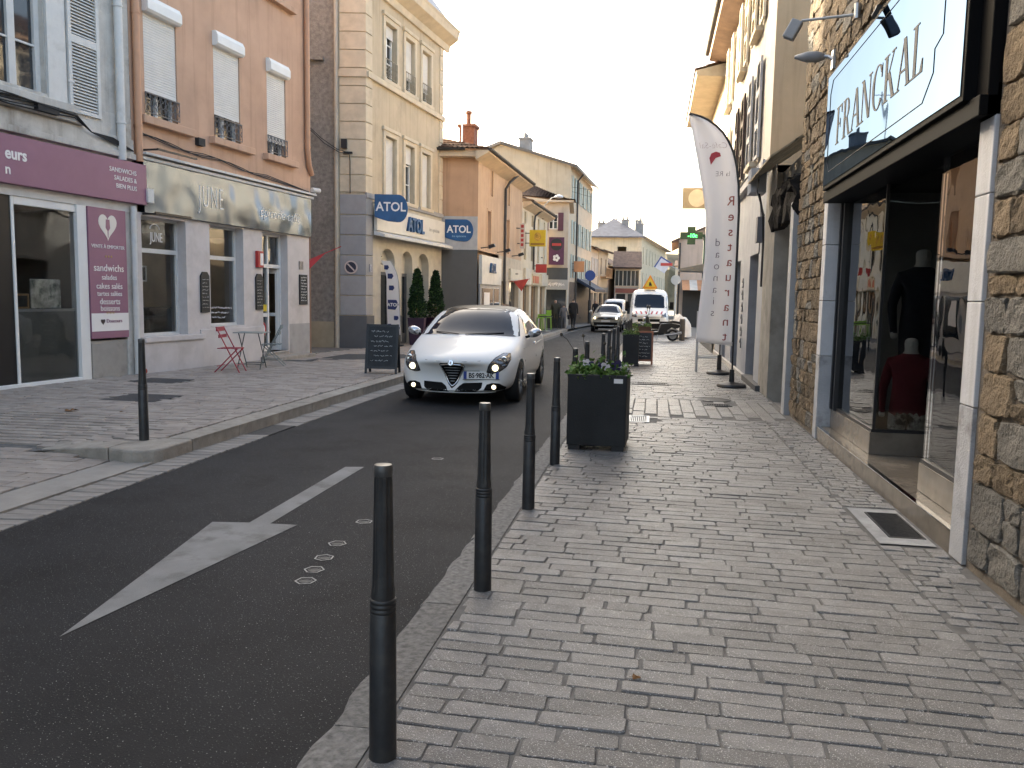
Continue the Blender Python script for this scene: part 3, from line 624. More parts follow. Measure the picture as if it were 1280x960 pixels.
for k in range(3): scribble(m, 3.66, 4.55-.12*k, 1.22-.1*k, .15, .025, .006, k)
m.build('window_writing', sw, s2)
f = MB(); y = .2
f.box(5.48, 5.53, y-.04, y+.04, .2, 2.9); f.box(6.50, 6.55, y-.04, y+.04, .2, 2.9); f.box(5.53, 6.5, y-.04, y+.04, 2.84, 2.9); f.box(5.53, 6.5, y-.04, y+.04, 2.12, 2.2); f.box(5.98, 6.03, y-.04, y+.04, .2, 2.84)
f.box(5.53, 5.6, y-.03, y+.03, .2, 2.12); f.box(5.53, 5.98, y-.03, y+.03, .2, .32); f.box(5.53, 5.98, y-.03, y+.03, 1.0, 1.08); dr = f.build('door', WHITE, B2)
m = MB(); m.box(5.6, 5.98, y, y+.008, .32, 1.0); m.box(5.6, 5.98, y, y+.008, 1.08, 2.12); m.box(5.53, 5.98, y, y+.008, 2.2, 2.84); m.box(6.03, 6.5, y, y+.008, 2.2, 2.84); m.build('pane', G_LEFT, dr)
lf = MB(); T = Matrix.Translation((6.5, .2, 0)) @ Matrix.Rotation(R(-78), 4, 'Z')
for q in [(-.46, -.39, .2, 2.1), (-.07, 0, .2, 2.1), (-.39, -.07, .2, .3), (-.39, -.07, 2.0, 2.1), (-.39, -.07, 1.0, 1.08)]: lf.box(q[0], q[1], -.02, .02, q[2], q[3], T=T)
lf.build('door_leaf', WHITE, dr); m = MB(); m.box(-.39, -.07, -.003, .003, .3, 2.0, T=T); m.build('leaf_pane', G_SHOP, dr)
m = MB(); m.box(5.6, 5.98, y-.012, y-.004, 1.12, 1.28); m.build('yellow_sticker', mat('yellow_print', (.55, .42, .02), .6, var=0, bump=0), dr)
m = MB(); m.cyl((5.78, y-.012, .72), (5.78, y-.004, .72), .17, n=20); m.cyl((5.78, y-.016, .72), (5.78, y-.012, .72), .11, n=16, mi=1); m.build('round_sticker', [mat('red_print', (.45, .03, .04), .6, var=0, bump=0), sw], dr)
m = MB(); m.box(5.3, 7.0, -.5, -.03, -.1, .12); m.box(5.46, 6.6, -.03, .5, -.1, .2); m.build('doorstep', M_KERBL, B2, bev=.015)
m = MB(); m.wall(1.5, 7.6, 0, 2.92, y=3.4); m.quad((1.5, .3, .12), (7.6, .3, .12), (7.6, 3.4, .12), (1.5, 3.4, .12)); m.quad((1.5, .3, 2.92), (1.5, 3.4, 2.92), (7.6, 3.4, 2.92), (7.6, .3, 2.92)); m.quad((1.5, .3, 0), (1.5, 3.4, 0), (1.5, 3.4, 2.92), (1.5, .3, 2.92)); m.quad((7.55, .4, 0), (7.55, .4, 2.9), (7.55, 3.4, 2.9), (7.55, 3.4, 0))
m.build('cafe_interior', mat('cafe_inside', (.50, .40, .28), .8, var=.25, scale=1), B2)
m = MB(); m.box(1.7, 3.0, .5, 1.0, 1.0, 1.06); m.box(2.05, 2.75, 1.2, 1.6, 1.06, 2.1); m.box(3.4, 5.2, 1.3, 1.8, .12, 1.2); m.build('cafe_counter', [M_DARKIN], B2)
def cafe_item(nm, lab, cat_, mb, m_, x, y, z): mb.build(nm, m_, loc=bw(x, y, z), rz=LA, label=lab, category=cat_)
b_ = MB(); b_.box(-.14, .14, 0, .02, 0, .03); b_.box(-.14, .14, 0, .02, .27, .3); b_.box(-.14, -.11, 0, .02, .03, .27); b_.box(.11, .14, 0, .02, .03, .27); b_.box(-.11, .11, .008, .018, .03, .27, 1); cafe_item('picture_frame', 'small white picture frame behind the left cafe window', 'frame', b_, [WHITE, BOARD], 2.35, .6, 1.72)
# boards on the cafe pilasters
def tagboard(x, z0, z1, lab, wd=.27, square=False):
    t = thing('menu_board', lab, 'menu board', bw(x, -.045, z0), LA, 'slate menu boards on the cafe front')
    m = MB(); h = z1-z0; P = [(-wd/2, 0), (wd/2, 0), (wd/2, h)] + ([(-wd/2, h)] if square else [(wd*.26, h+.08), (-wd*.26, h+.08), (-wd/2, h)]); m.prism(P, -.02, .01, 'xz'); m.build('board', BOARD, t)
    m = MB(); n = 9
    for k in range(n): scribble(m, -wd*.36, wd*.36-.05*(k % 3 == 1), h*.9-h*.86*k/n, -.023, .012 if not square else .02, .003 if not square else .006, k+int(x*7))
    m.build('chalk_writing', CHALK, t)
tagboard(3.36, 1.14, 1.86, 'dark tag shaped slate between the two cafe windows'); tagboard(5.30, 1.17, 1.88, 'dark tag shaped slate left of the cafe door'); tagboard(7.23, 1.28, 2.0, 'square lettered menu slate right of the cafe door', .36, True)
t = thing('alarm_box', 'red and white box above the slate by the cafe door', 'box', bw(5.30, -.03, 2.1), LA)
m = MB(); m.box(-.11, .11, -.08, 0, 0, .36); m.build('case', mat('red_plastic', (.42, .03, .03), .4, var=.05), t, bev=.01); m = MB(); m.box(-.03, .08, -.084, -.08, .05, .31); m.build('label_plate', sw, t)
t = thing('house_plate', 'small picture plaque above the lettered slate', 'plaque', bw(7.15, -.03, 2.12), LA); m = MB(); m.box(-.09, .09, -.02, 0, 0, .2); m.build('plate', mat('plaque', (.2, .18, .17), .5, var=.6, scale=30), t)
m = MB(); m.cyl((7.58, .05, 2.35), (8.35, -.5, 2.75), .012, n=6); m.add([(7.64, .01, 2.36), (8.0, -.24, 2.56), (7.64, .01, 2.15)], [(0, 1, 2)]); m.build('pennant', [mat('red_cloth', (.4, .04, .05), .8)], loc=(A0[0], A0[1], 0), rz=LA, label='small red pennant on a stick by the cafe corner', category='pennant')
# ---------------------------------------------------------------- beige corner house with the optician
K0 = (-8.21, 23.0); KA = math.atan2(.9944, .106)
B3 = building('optician_house', 'tall beige corner house with quoins and grey optician ground floor', K0, KA)
U2 = [(1.30, 2.12), (2.80, 3.56), (4.2, 4.98)]
ops = [(a_, b_, 7.93, 9.55) for a_, b_ in U2]+[(a_, b_, 4.5, 6.28) for a_, b_ in U2]
AR = [(1.05, 2.08), (2.62, 3.5), (3.94, 4.96)]
m = MB(); m.wall(0, 6.2, 4.42, 10.5, ops); m.quad((6.2, 0, -.2), (6.2, 8, -.2), (6.2, 8, 10.5), (6.2, 0, 10.5)); m.quad((0, .0, 10.5), (6.2, 0, 10.5), (6.2, 8, 10.5), (0, 8, 10.5)); m.quad((6.2, 8, -.2), (0, 8, -.2), (0, 8, 10.5), (6.2, 8, 10.5)); m.wall(.05, 6.15, 4.5, 10.4, y=.45)
m.build('wall', M_BEIGE, B3)
SA = R(9.5)-KA
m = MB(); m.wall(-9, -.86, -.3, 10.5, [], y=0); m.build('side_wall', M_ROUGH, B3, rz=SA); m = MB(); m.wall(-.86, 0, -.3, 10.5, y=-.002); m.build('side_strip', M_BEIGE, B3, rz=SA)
# quoins, both faces of the corner; each block a piece
z = 4.45; k = 0
def quoin(x0, x1, z0, z1, rz, mm, pr=.03, first=False):
    b_ = MB(); b_.box(x0, x1, -pr, .0, z0, z1); b_.build('quoin', mm, B3, rz=rz, bev=.008)
while z < 10.2:
    h = .49
    if not 7.4 < z < 7.7: quoin(-.72, .03, z, z+h-.025, SA, M_TRIM); quoin(0, .42, z, z+h-.025, 0, M_TRIM)
    else: quoin(-.72, .03, z, z+h-.025, SA, M_TRIM); quoin(0, .42, z, z+h-.025, 0, M_TRIM)
    quoin(5.85, 6.2, z, z+h-.025, 0, M_TRIM); z += h
z = .95
while z < 4.3:
    quoin(-.72, .03, z, z+.55, SA, M_GREYW); quoin(0, .45, z, z+.55, 0, M_GREYW); z += .575
m = MB(); m.box(-.80, .04, -.05, 0, -.3, .93); m.build('side_plinth', M_DGREY, B3, rz=SA); m = MB(); m.box(0, .5, -.05, 0, -.3, .93); m.build('plinth', M_DGREY, B3)
m = MB(); m.box(-1.7, -.9, -.03, 0, -.3, .75); m.box(-9, -1.7, -.03, 0, -.3, .72); m.build('side_plinth', mat('plinth_buff', (.36, .32, .23), .9, stain=.5), B3, rz=SA)
m = MB(); m.box(-.75, .06, -.08, 0, 7.62, 7.8); m.build('string_course', M_TRIM, B3, rz=SA); m = MB(); m.box(0.03, 6.22, -.1, 0, 7.64, 7.8); m.build('string_course', M_TRIM, B3, bev=.01)
m = MB(); m.prism([(0, 10.1), (-.08, 10.1), (-.12, 10.3), (-.42, 10.5), (-.46, 10.72), (-.5, 10.8), (0, 10.8)], -.1, 6.6, 'yz'); m.build('cornice', M_TRIM, B3)
m = MB(); m.prism([(0, 10.81), (-.4, 10.81), (.8, 12.4), (3, 12.8), (3, 10.81)], -.05, 6.0, 'yz'); m.build('mansard_roof', SLATE, B3)
m = MB(); m.box(-.86, -.74, -.06, -.01, -.2, 10.5); m.cyl((-.80, -.1, 0), (-.80, -.1, 10.5), .05, n=10); m.build('downpipe', mat('grey_pipe', (.40, .37, .31), .6), B3, rz=SA)
for k, (a_, b_) in enumerate(U2):
    for z0, z1 in ((7.93, 9.55), (4.5, 6.28)):
        s = MB(); s.box(a_-.14, a_, -.05, 0, z0-.02, z1+.14); s.box(b_, b_+.14, -.05, 0, z0-.02, z1+.14); s.box(a_, b_, -.05, 0, z1, z1+.14); s.box(a_-.2, b_+.2, -.09, 0, z1+.14, z1+.24); s.box(a_-.2, b_+.2, -.09, 0, z0-.12, z0-.02); s.build('window_surround', M_TRIM, B3)
        win(B3, a_, b_, z0, z1, y=.17, cols=2, rws=3)
    roller(B3, a_, b_, (9.2, 8.35, 8.3)[k], 9.53, y=.1, box=False); roller(B3, a_, b_, (4.5, 5.75, 4.5)[k], 6.26, y=.1, box=False)
    railing(B3, a_, b_, 7.95, 8.5, -.06, mat('rail_beige', (.28, .24, .17), .6))
# arched ground floor
m = MB(); m.wall(0, 6.2, -.3, 4.42, [(a_, b_, -.3, 2.95) for a_, b_ in AR], dep=.3)
for a_, b_ in AR:
    r_ = (b_-a_)/2; cx = (a_+b_)/2; zs = 2.95-r_*.75
    arc = [(cx+r_*math.cos(t_), zs+r_*.75*math.sin(t_)) for t_ in [math.pi*i/12 for i in range(13)]]
    for i in range(12):
        (xa, za), (xb, zb) = arc[i], arc[i+1]
        m.quad((xb, 0, zb), (xa, 0, za), (xa, 0, 2.95), (xb, 0, 2.95)); m.quad((xa, 0, za), (xb, 0, zb), (xb, .3, zb), (xa, .3, za))
m.build('ground_floor', mat('optician_wall', (.50, .46, .38), .75, stain=.3), B3)
m = MB(); m.box(-.02, 6.22, -.06, 0, 4.3, 4.44); m.build('grey_band', M_GREYW, B3)
for k, (a_, b_) in enumerate(AR):
    g_ = MB(); g_.box(a_, b_, .26, .28, 2.25, 2.95); g_.build('fanlight', mat('fanlight_cream', (.55, .52, .44), .5), B3)
    f = MB(); f.box(a_, a_+.07, .2, .28, 0, 2.25); f.box(b_-.07, b_, .2, .28, 0, 2.25); f.box(a_+.07, b_-.07, .2, .28, 2.15, 2.25); f.box(a_+.07, b_-.07, .2, .28, -.2, .3); o = f.build('shop_door', M_DGREY, B3)
    p = MB(); p.box(a_+.07, b_-.07, .25, .26, .3, 2.15); p.build('pane', G_DARK, o)
for k in (0, 2):
    m = MB(); x = (AR[k][0]+AR[k][1])/2; scribble(m, x-.3, x+.1, 2.7, .25, .035, .009, k); scribble(m, x-.35, x+.2, 2.5, .25, .035, .009, k+5); m.build('fanlight_writing', M_DGREY, B3)
for x0, x1 in [(2.1, 2.6), (3.52, 3.92)]: m = MB(); m.box(x0, x1, -.03, 0, -.3, .9); m.build('plinth', M_DGREY, B3)
# optician fascia with its lettering
m = MB(); m.box(.45, 6.1, -.16, -.062, 3.42, 4.15); fa = m.build('fascia', mat('fascia_cream', (.66, .62, .54), .45, var=.05), B3, bev=.006)
m = MB(); m.prism([(-.07, 3.42), (-.42, 3.3), (-.42, 3.22), (-.07, 3.28)], .42, 6.2, 'yz'); m.build('canopy', OFFW, B3)
ATB = mat('optician_blue', (.012, .075, .20), .35, var=.3, scale=1.5, bump=0)
text('lettering', 'ATOL', .62, ATB, fa, (3.3, -.2, 3.58), 'CENTER', bold=.015, ext=.04, sx=.85); text('lettering', 'les opticiens', .19, mat('pale_print', (.42, .4, .37), .6), fa, (4.6, -.165, 3.72))
def atol_sign(nm, lab, wd, h, th, M_, sub=False):
    t = thing(nm, lab, 'sign'); t.matrix_world = M_
    P = [(-wd/2, h/2), (wd*.22, h/2)]+[(wd*.22+wd*.28*math.sin(a_), h/2-h*.5*(1-math.cos(a_))) for a_ in [k*math.pi/16 for k in range(1, 16)]]+[(wd*.18, -h*.5), (-wd*.1, -h*.47), (-wd*.36, -h*.38), (-wd/2, -h*.32)]
    m = MB(); m.prism(P, -th/2, th/2, 'xz'); m.build('panel', ATB, t, bev=.01)
    for fl in (0, 1):
        L_ = text('lettering', 'ATOL', h*.46, sw, t, (-.01*wd, -th/2-.004, -h*.10), 'CENTER', bold=.006*h/.7, sx=.92 if wd < 1.3 else 1.0)
        if fl: L_.rotation_euler.z = math.pi; L_.location = (.01, th/2+.004, -h*.1)
        if sub:
            S_ = text('lettering', 'les opticiens', h*.13, mat('pale_blue_print', (.3, .45, .6), .6, var=0, bump=0), t, (0, -th/2-.004, -h*.3), 'CENTER')
            if fl: S_.rotation_euler.z = math.pi; S_.location = (0, th/2+.004, -h*.3)
    return t
bk = Matrix.Translation((K0[0], K0[1], 0)) @ Matrix.Rotation(KA, 4, 'Z')
atol_sign('projecting_sign', 'blue projecting sign reading ATOL on the beige house corner', .95, .78, .1, Matrix.Translation(bk @ Vector((.42, -.62, 4.03))) @ Matrix.Rotation(R(14), 4, 'Z'))
m = MB(); m.cyl(bk @ Vector((.42, 0, 4.2)), bk @ Vector((.42, -.2, 4.2)), .03, n=6); m.cyl(bk @ Vector((.42, 0, 3.85)), bk @ Vector((.42, -.2, 3.85)), .03, n=6); m.build('sign_bracket', STEEL, label='steel bracket holding the blue corner sign', category='bracket')
# no-parking sign and small plate on the side wall
sd_ = Matrix.Translation((K0[0], K0[1], 0)) @ Matrix.Rotation(R(9.5), 4, 'Z')
t = thing('parking_sign', 'round no parking sign on the grey painted quoins', 'sign', sd_ @ Vector((-.40, -.05, 2.32)), R(9.5))
m = MB(); m.cyl((0, -.02, 0), (0, .0, 0), .19, n=24); m.build('rim', mat('sign_pale', (.6, .5, .45), .5), t); m = MB(); m.cyl((0, -.025, 0), (0, -.02, 0), .15, n=24); m.build('disc', mat('sign_dark', (.03, .03, .05), .5), t)
m = MB(); m.box(-.02, .02, -.03, -.025, -.14, .14, T=Matrix.Rotation(R(-45), 4, 'Y')); m.build('bar', MATS['sign_pale'], t)
t = thing('wall_plate', 'small framed plate beside the optician door', 'plate', bk @ Vector((.26, -.04, 2.2)), KA); m = MB(); m.box(-.08, .08, -.02, 0, 0, .22); m.build('plate', mat('plaque2', (.3, .3, .34), .5, var=.5, scale=30), t)
m = MB(); m.box(-.66, -.5, -.14, -.03, 5.65, 5.9); m.box(-.6, -.35, -.08, -.03, 5.5, 5.56); m.build('camera_box', BLACK, B3, rz=SA)
s = MB(); s.tube([(-1.6, -.08, 6.25), (-1.2, -.2, 5.9), (-.75, -.2, 5.6), (-.45, -.06, 5.53), (-.42, -.05, 5.3), (-.42, -.05, 4.4)], .012, 5); s.tube([(-1.6, -.08, 6.2), (-1.1, -.22, 5.75), (-.7, -.2, 5.52), (-.45, -.06, 5.5)], .012, 5); s.build('wall_cables', CABLE, B3, rz=SA)
m = MB(); m.box(-2.2, -1.15, -.12, 0, 8.05, 8.15); m.build('ledge', M_ROUGH, B3, rz=SA)
# ================================================================ LEFT SIDE FURTHER DOWN
Q0 = (-6.28, 29.36); QA = math.atan2(1, .03); GA = R(6)-QA
B4 = building('orange_house', 'orange rendered house with dark tiled roof and grey advertising end wall', Q0, QA)
o4 = [(1.5, 2.1, 3.35, 4.75), (5.0, 5.6, 3.35, 4.75), (2.0, 2.35, 5.35, 6.3), (5.2, 5.55, 5.35, 6.3)]
m = MB(); m.wall(0, 8.4, 3.2, 6.6, o4, dep=.2); m.box(.05, 8.4, .3, 6, -.3, 6.6); m.build('wall', M_PEACH2, B4)
m = MB(); m.wall(-1.6, 0, 4.38, 6.6); m.build('end_wall', plaster('end_wall_render', (.50, .31, .19), stain=.35), B4, rz=GA)
m = MB(); m.box(-1.6, 0, -.03, 0, 3.2, 4.38); m.build('sign_backing', mat('pale_grey_panel', (.42, .41, .40), .7), B4, rz=GA); m = MB(); m.box(-1.6, 0, -.02, 0, -.4, 3.2); m.build('grey_end_panel', mat('end_panel_grey', (.10, .098, .095), .6, var=.06, bump=.05), B4, rz=GA)
for a_, b_, z0, z1 in o4:
    p = MB(); p.box(a_, b_, .15, .18, z0, z1); p.build('window', mat('wood_shutter_dark', (.30, .15, .08), .6), B4)
    s = MB(); s.box(a_-.08, a_, -.02, 0, z0, z1+.08); s.box(b_, b_+.08, -.02, 0, z0, z1+.08); s.build('window_surround', mat('surround_pale', (.60, .42, .27), .8), B4)
m = MB(); m.prism([(0, 6.3), (-.46, 6.55), (-.46, 6.62), (0, 6.62)], -.45, 8.6, 'yz'); m.box(-2.2, .1, -.38, 0, 6.42, 6.62, T=Matrix.Rotation(GA, 4, 'Z')); m.build('eaves', mat('eaves_pale', (.60, .47, .33), .75), B4)
gutter(B4, (-.45, -.5, 6.68), (8.6, -.5, 6.68), .085); gutter(B4, (-2.2, -.60+.0, 6.68), (-.42, -.48, 6.68), .085).rotation_euler.z = GA
tile_roof(B4, [(-.45, -.5, 6.66), (8.6, -.5, 6.66), (8.6, 3.6, 7.75), (1.6, 3.6, 7.75)]); tile_roof(B4, [(-.9, 2.6, 6.66), (-.45, -.5, 6.66), (1.6, 3.6, 7.75), (1.6, 3.6, 7.76)])
pipe(B4, [(5.3, -.42, 6.6), (4.6, -.2, 6.2), (4.4, -.08, 5.9), (4.4, -.08, 0)], .055, MATS['dark_zinc'])
chimney(B4, 3.2, 1.2, 7.0, 8.1, .32, .3, pots=0, flue=.45); antenna(B4, 2.6, 1.3, 7.2, 2.9)
bq = Matrix.Translation((Q0[0], Q0[1], 0)) @ Matrix.Rotation(R(6), 4, 'Z')
atol_sign('wall_sign', 'blue flat sign reading ATOL on the grey end wall', 1.02, .78, .03, Matrix.Translation(bq @ Vector((-.66, -.05, 3.88))) @ Matrix.Rotation(R(6), 4, 'Z'), True)
# its shop front
m = MB(); m.box(.25, 3.6, -.12, 0, 2.0, 3.05); f4 = m.build('shop_fascia', mat('fascia_white', (.62, .60, .55), .4), B4); text('lettering', 'ATOL', .5, ATB, f4, (1.9, -.16, 2.45), 'CENTER', bold=.01, ext=.04, sx=.7)
m = MB(); m.box(.25, 3.6, -.06, 0, -.3, 2.0); m.build('shop_front', mat('front_grey', (.36, .35, .34), .6), B4); m = MB(); m.box(.5, 2.3, -.08, -.06, .4, 1.85); m.box(2.55, 3.4, -.08, -.06, -.1, 1.85); m.build('shop_pane', G_DARK, B4); m = MB(); m.box(.8, 1.7, -.09, -.08, .8, 1.7); m.build('poster', sw, B4)
m = MB(); m.wall(3.6, 8.4, -.3, 3.2, [(4.2, 5.2, -.3, 2.2), (5.8, 7.9, .3, 2.2)]); m.build('ground_wall', mat('ground_wall_buff', (.48, .42, .33), .8, stain=.4), B4)
m = MB(); m.box(4.2, 5.2, .18, .2, -.3, 2.2); m.box(5.8, 7.9, .18, .2, .3, 2.2); m.build('shop_pane', G_DARK, B4); m = MB(); m.box(5.6, 8.2, -.1, 0, 2.25, 2.75); m.build('shop_fascia', mat('fascia_buff', (.55, .50, .40), .5), B4)
bp4 = Matrix.Translation((Q0[0], Q0[1], 0)) @ Matrix.Rotation(QA, 4, 'Z')
for k in range(3):
    m = MB(); x = [.5, 3.3, 6.2][k]; m.cyl((x, 0, 3.3), (x, -.4, 3.35), .018, n=6); m.prism([(-.32, 3.28), (-.55, 3.36), (-.5, 3.46), (-.3, 3.4)], x-.08, x+.08, 'yz'); m.build('spotlight', BLACK, B4)
# cream house
B5 = building('cream_house', 'narrow cream house with brown gutter beyond the orange house', Q0, QA)
wx = [(9.0, 9.6), (10.9, 11.5), (12.7, 13.3), (14.6, 15.1)]
o5 = [(a_, b_, 3.3, 4.6) for a_, b_ in wx]+[(a_, b_-.1, 4.95, 5.5) for a_, b_ in wx]
m = MB(); m.wall(8.42, 15.9, -.4, 5.85, o5+[(9, 10.6, -.4, 2.1), (11.2, 13.2, -.4, 2.1), (13.8, 15.4, -.4, 2.1)]); m.box(8.45, 15.9, .28, 6, -.4, 5.85); m.build('wall', plaster('cream_plaster', (.60, .52, .39), stain=.4), B5)
for a_, b_, z0, z1 in o5: p = MB(); p.box(a_, b_, .12, .15, z0, z1); p.build('window', mat('shutter_grey_brown', (.27, .22, .17), .6), B5)
m = MB(); m.prism([(0, 5.6), (-.4, 5.8), (-.4, 5.9), (0, 5.9)], 8.6, 16, 'yz'); m.build('eaves', MATS['eaves_pale'], B5); gutter(B5, (8.6, -.44, 5.93), (16.1, -.44, 5.93), .08); tile_roof(B5, [(8.6, -.45, 5.92), (16.1, -.45, 5.92), (16.1, 3, 7.0), (8.6, 3, 7.0)])
pipe(B5, [(11.9, -.38, 5.85), (11.4, -.1, 5.5), (11.4, -.06, 5.2), (11.4, -.06, 2.9)], .045, MATS['dark_zinc'])
for (x0, x1, z0, z1, c_) in [(9, 10.6, 2.15, 2.9, (.56, .5, .4)), (10.8, 13.4, 2.15, 2.7, (.50, .40, .25)), (13.6, 15.7, 2.15, 2.75, (.55, .47, .36))]:
    m = MB(); m.box(x0, x1, -.12, 0, z0, z1); m.build('shop_fascia', mat('fascia_%d' % int(x0), c_, .5), B5)
for x0, x1 in [(9, 10.6), (11.2, 13.2), (13.8, 15.4)]: p = MB(); p.box(x0, x1, .15, .17, -.3, 2.1); p.build('shop_pane', G_DARK, B5); p = MB(); p.box((x0+x1)/2-.05, (x0+x1)/2+.05, .08, .15, -.3, 2.1); p.build('shop_mullion', M_WOOD, B5)
m = MB(); m.box(11.0, 11.25, -.14, -.12, 2.25, 2.6); m.box(11.5, 12.6, -.14, -.12, 2.25, 2.6); m.build('red_lettering', mat('orange_print', (.5, .13, .06), .6, var=0, bump=0), B5)
# projecting signs on the cream house
def proj_sign(lab, x, z, wd, h, mat_, off=.25, extra=None, M_=bp4, rz=QA, nm='projecting_sign'):
    t = thing(nm, lab, 'sign', M_ @ Vector((x, 0, z)), rz)
    m = MB(); m.box(-.04, .04, -off-wd, -off, -h/2, h/2); m.build('panel', mat_, t, bev=.01)
    m = MB(); m.cyl((0, 0, h*.3), (0, -off, h*.3), .02, n=5); m.cyl((0, 0, -h*.3), (0, -off, -h*.3), .02, n=5); m.build('bracket', BLACK, t)
    if extra:
        for (y0, y1, z0, z1, mm) in extra: m = MB(); m.box(-.05, -.04, -off-y1, -off-y0, z0, z1); m.build('print', mm, t)
    return t
YEL = mat('yellow_sign', (.60, .42, .03), .5, var=.1, bump=0); RED = mat('red_sign', (.42, .05, .045), .5, var=.1, bump=0); PUR = mat('plum_sign', (.10, .03, .07), .5, var=.2, bump=0)
ysn = proj_sign('yellow square sign with a portrait oval on the cream house', 8.8, 4.25, .75, .75, YEL, .3)
m = MB(); m.add([(-.045, -.68+.17*math.cos(a_), .06+.2*math.sin(a_)) for a_ in [k*math.pi/8 for k in range(16)]], [tuple(range(16))]); m.build('portrait', mat('portrait_orange', (.45, .27, .05), .6, var=.5, scale=9), ysn)
m = MB(); m.box(-.046, -.041, -1.0, -.36, -.31, -.22); m.build('print', mat('brown_print', (.3, .16, .03), .6), ysn)
proj_sign('narrow upright sign with red letters left of the yellow sign', 7.4, 4.25, .22, 1.1, mat('sign_cream', (.58, .52, .45), .5), .12, [(.05, .17, z, z+.13, RED) for z in (-.45, -.25, -.05, .15, .35)])
proj_sign('red cafe sign above the cream house shop windows', 11.8, 2.98, .55, .42, RED, .1)
m = MB(); m.add([(0, -.15, .2), (0, -.8, .32), (0, -.5, -.2)], [(0, 1, 2)]); m.cyl((0, 0, .2), (0, -.85, .33), .015, n=5); m.build('pennant', [mat('red_pennant', (.42, .06, .05), .7)], loc=bp4 @ Vector((6.0, 0, 2.0)), rz=QA, label='red triangular pennant over the shop below the orange house', category='pennant')
# small house with plum shutters, facing us
B6 = building('corner_house', 'small beige house with plum shutters turned towards the camera', (-5.75, 46.0), R(5))
m = MB(); m.wall(-1.3, 1.0, -.5, 6.75, [(-.1, .42, 5.3, 6.15)]); m.quad((1.0, 0, -.5), (1.0, 6, -.5), (1.0, 6, 6.75), (1.0, 0, 6.75)); m.quad((-1.3, 0, 6.75), (1, 0, 6.75), (1, 6, 6.75), (-1.3, 6, 6.75)); m.build('wall', plaster('stone_beige', (.50, .42, .33), stain=.4), B6)
wn = win(B6, -.1, .42, 5.3, 6.15, y=.1, cols=2, rws=2); m = MB(); m.box(-.42, -.1, -.06, -.01, 5.22, 6.2); m.build('shutter', mat('plum_paint', (.10, .035, .05), .6), B6); m = MB(); m.box(.42, .72, -.06, -.01, 5.22, 6.2); m.build('shutter', mat('plum_paint', (.10, .035, .05), .6), B6)
m = MB(); m.box(-1.3, 1.02, -.05, 0, 2.55, 3.2); m.build('dark_fascia', mat('slate_fascia', (.055, .06, .065), .5), B6); m = MB(); m.box(-1.3, 1.03, -.12, -.05, 2.0, 2.55); o = m.build('shop_fascia', mat('grey_fascia', (.33, .33, .32), .5), B6); scribble(mq := MB(), -.45, .85, 2.28, -.125, .12, .018, 4); mq.build('lettering', sw, o); m = MB(); m.box(-1.2, .95, -.04, 0, -.4, 2.0); m.build('shop_pane', G_DARK, B6)
m = MB(); m.box(-1.5, 1.25, -.35, 6, 6.75, 6.85); m.build('eaves', MATS['eaves_pale'], B6); tile_roof(B6, [(-2.2, -.4, 7.1), (1.35, -.4, 6.85), (1.35, 5, 7.3), (-2.2, 4, 8.6)])
s6 = thing('hanging_sign', 'tall plum pub sign with a round badge and a white flower', 'sign', (-5.35, 45.75, 3.5), R(5))
m = MB(); m.box(-.42, .42, -.05, .05, -.15, 1.35); m.build('panel', PUR, s6); m = MB(); m.cyl((0, -.07, .95), (0, -.05, .95), .33, n=20); m.build('badge', mat('badge_dark', (.03, .03, .03), .5), s6); m = MB(); m.box(-.25, .25, -.08, -.07, .88, 1.02); m.build('badge_bar', RED, s6)
m = MB()
for k in range(5): a_ = k*2*math.pi/5; m.cyl((.12*math.cos(a_), -.07, .22+.12*math.sin(a_)), (.12*math.cos(a_), -.05, .22+.12*math.sin(a_)), .085, n=8)
m.build('flower', sw, s6)
# street lamp on a bracket
t = thing('street_lamp', 'arched street lamp above the small plum shuttered house', 'street lamp', (-5.6, 43.2, 5.4)); m = MB(); m.tube([(-.4, 0, .2), (-.1, 0, .9), (.25, -.1, 1.25), (.5, -.15, 1.32)], .03, 6); m.build('arm', STEEL, t); m = MB(); m.lathe([(.03, .12), (.2, .06), (.24, 0), (.2, -.05), (.02, -.07)], 12, (.62, -.15, 1.3)); m.build('lamp_head', mat('lamp_glass_pale', (.6, .62, .65), .25), t)
# tall gabled house
B7 = building('gabled_house', 'tall beige house with blank gable and pale green shutters', (-5.45, 53.5), math.atan2(1, .055))
m = MB(); m.add([(0, 0, -.6), (0, 8.5, -.6), (0, 8.5, 9.2), (0, 4.6, 11.3), (0, 0, 9.9)], [(0, 4, 3, 2, 1)]); m.build('gable_wall', plaster('gable_beige', (.46, .385, .285), stain=.55, sscale=.3), B7)
wx = [1.2, 3.2, 5.2, 7.2, 9.2]; o7 = [(x, x+.7, z, z+1.45) for x in wx for z in (2.9, 5.1, 7.9)]
m = MB(); m.wall(0, 11, -.6, 9.9, o7); m.wall(0.1, 10.9, -.6, 9.8, y=.3); m.build('wall', plaster('street_cream', (.52, .44, .33), stain=.3), B7)
M_GSH = mat('pale_green_paint', (.33, .39, .36), .6, var=.08, bump=.1)
for x in wx:
    for z in (2.9, 5.1, 7.9):
        m = MB(); m.box(x, x+.7, .12, .15, z, z+1.45); m.build('window', G_DARK, B7); m = MB(); m.box(x-.5, x-.02, -.05, -.005, z-.03, z+1.48); m.build('shutter', M_GSH, B7); m = MB(); m.box(x+.72, x+1.2, -.05, -.005, z-.03, z+1.48); m.build('shutter', M_GSH, B7)
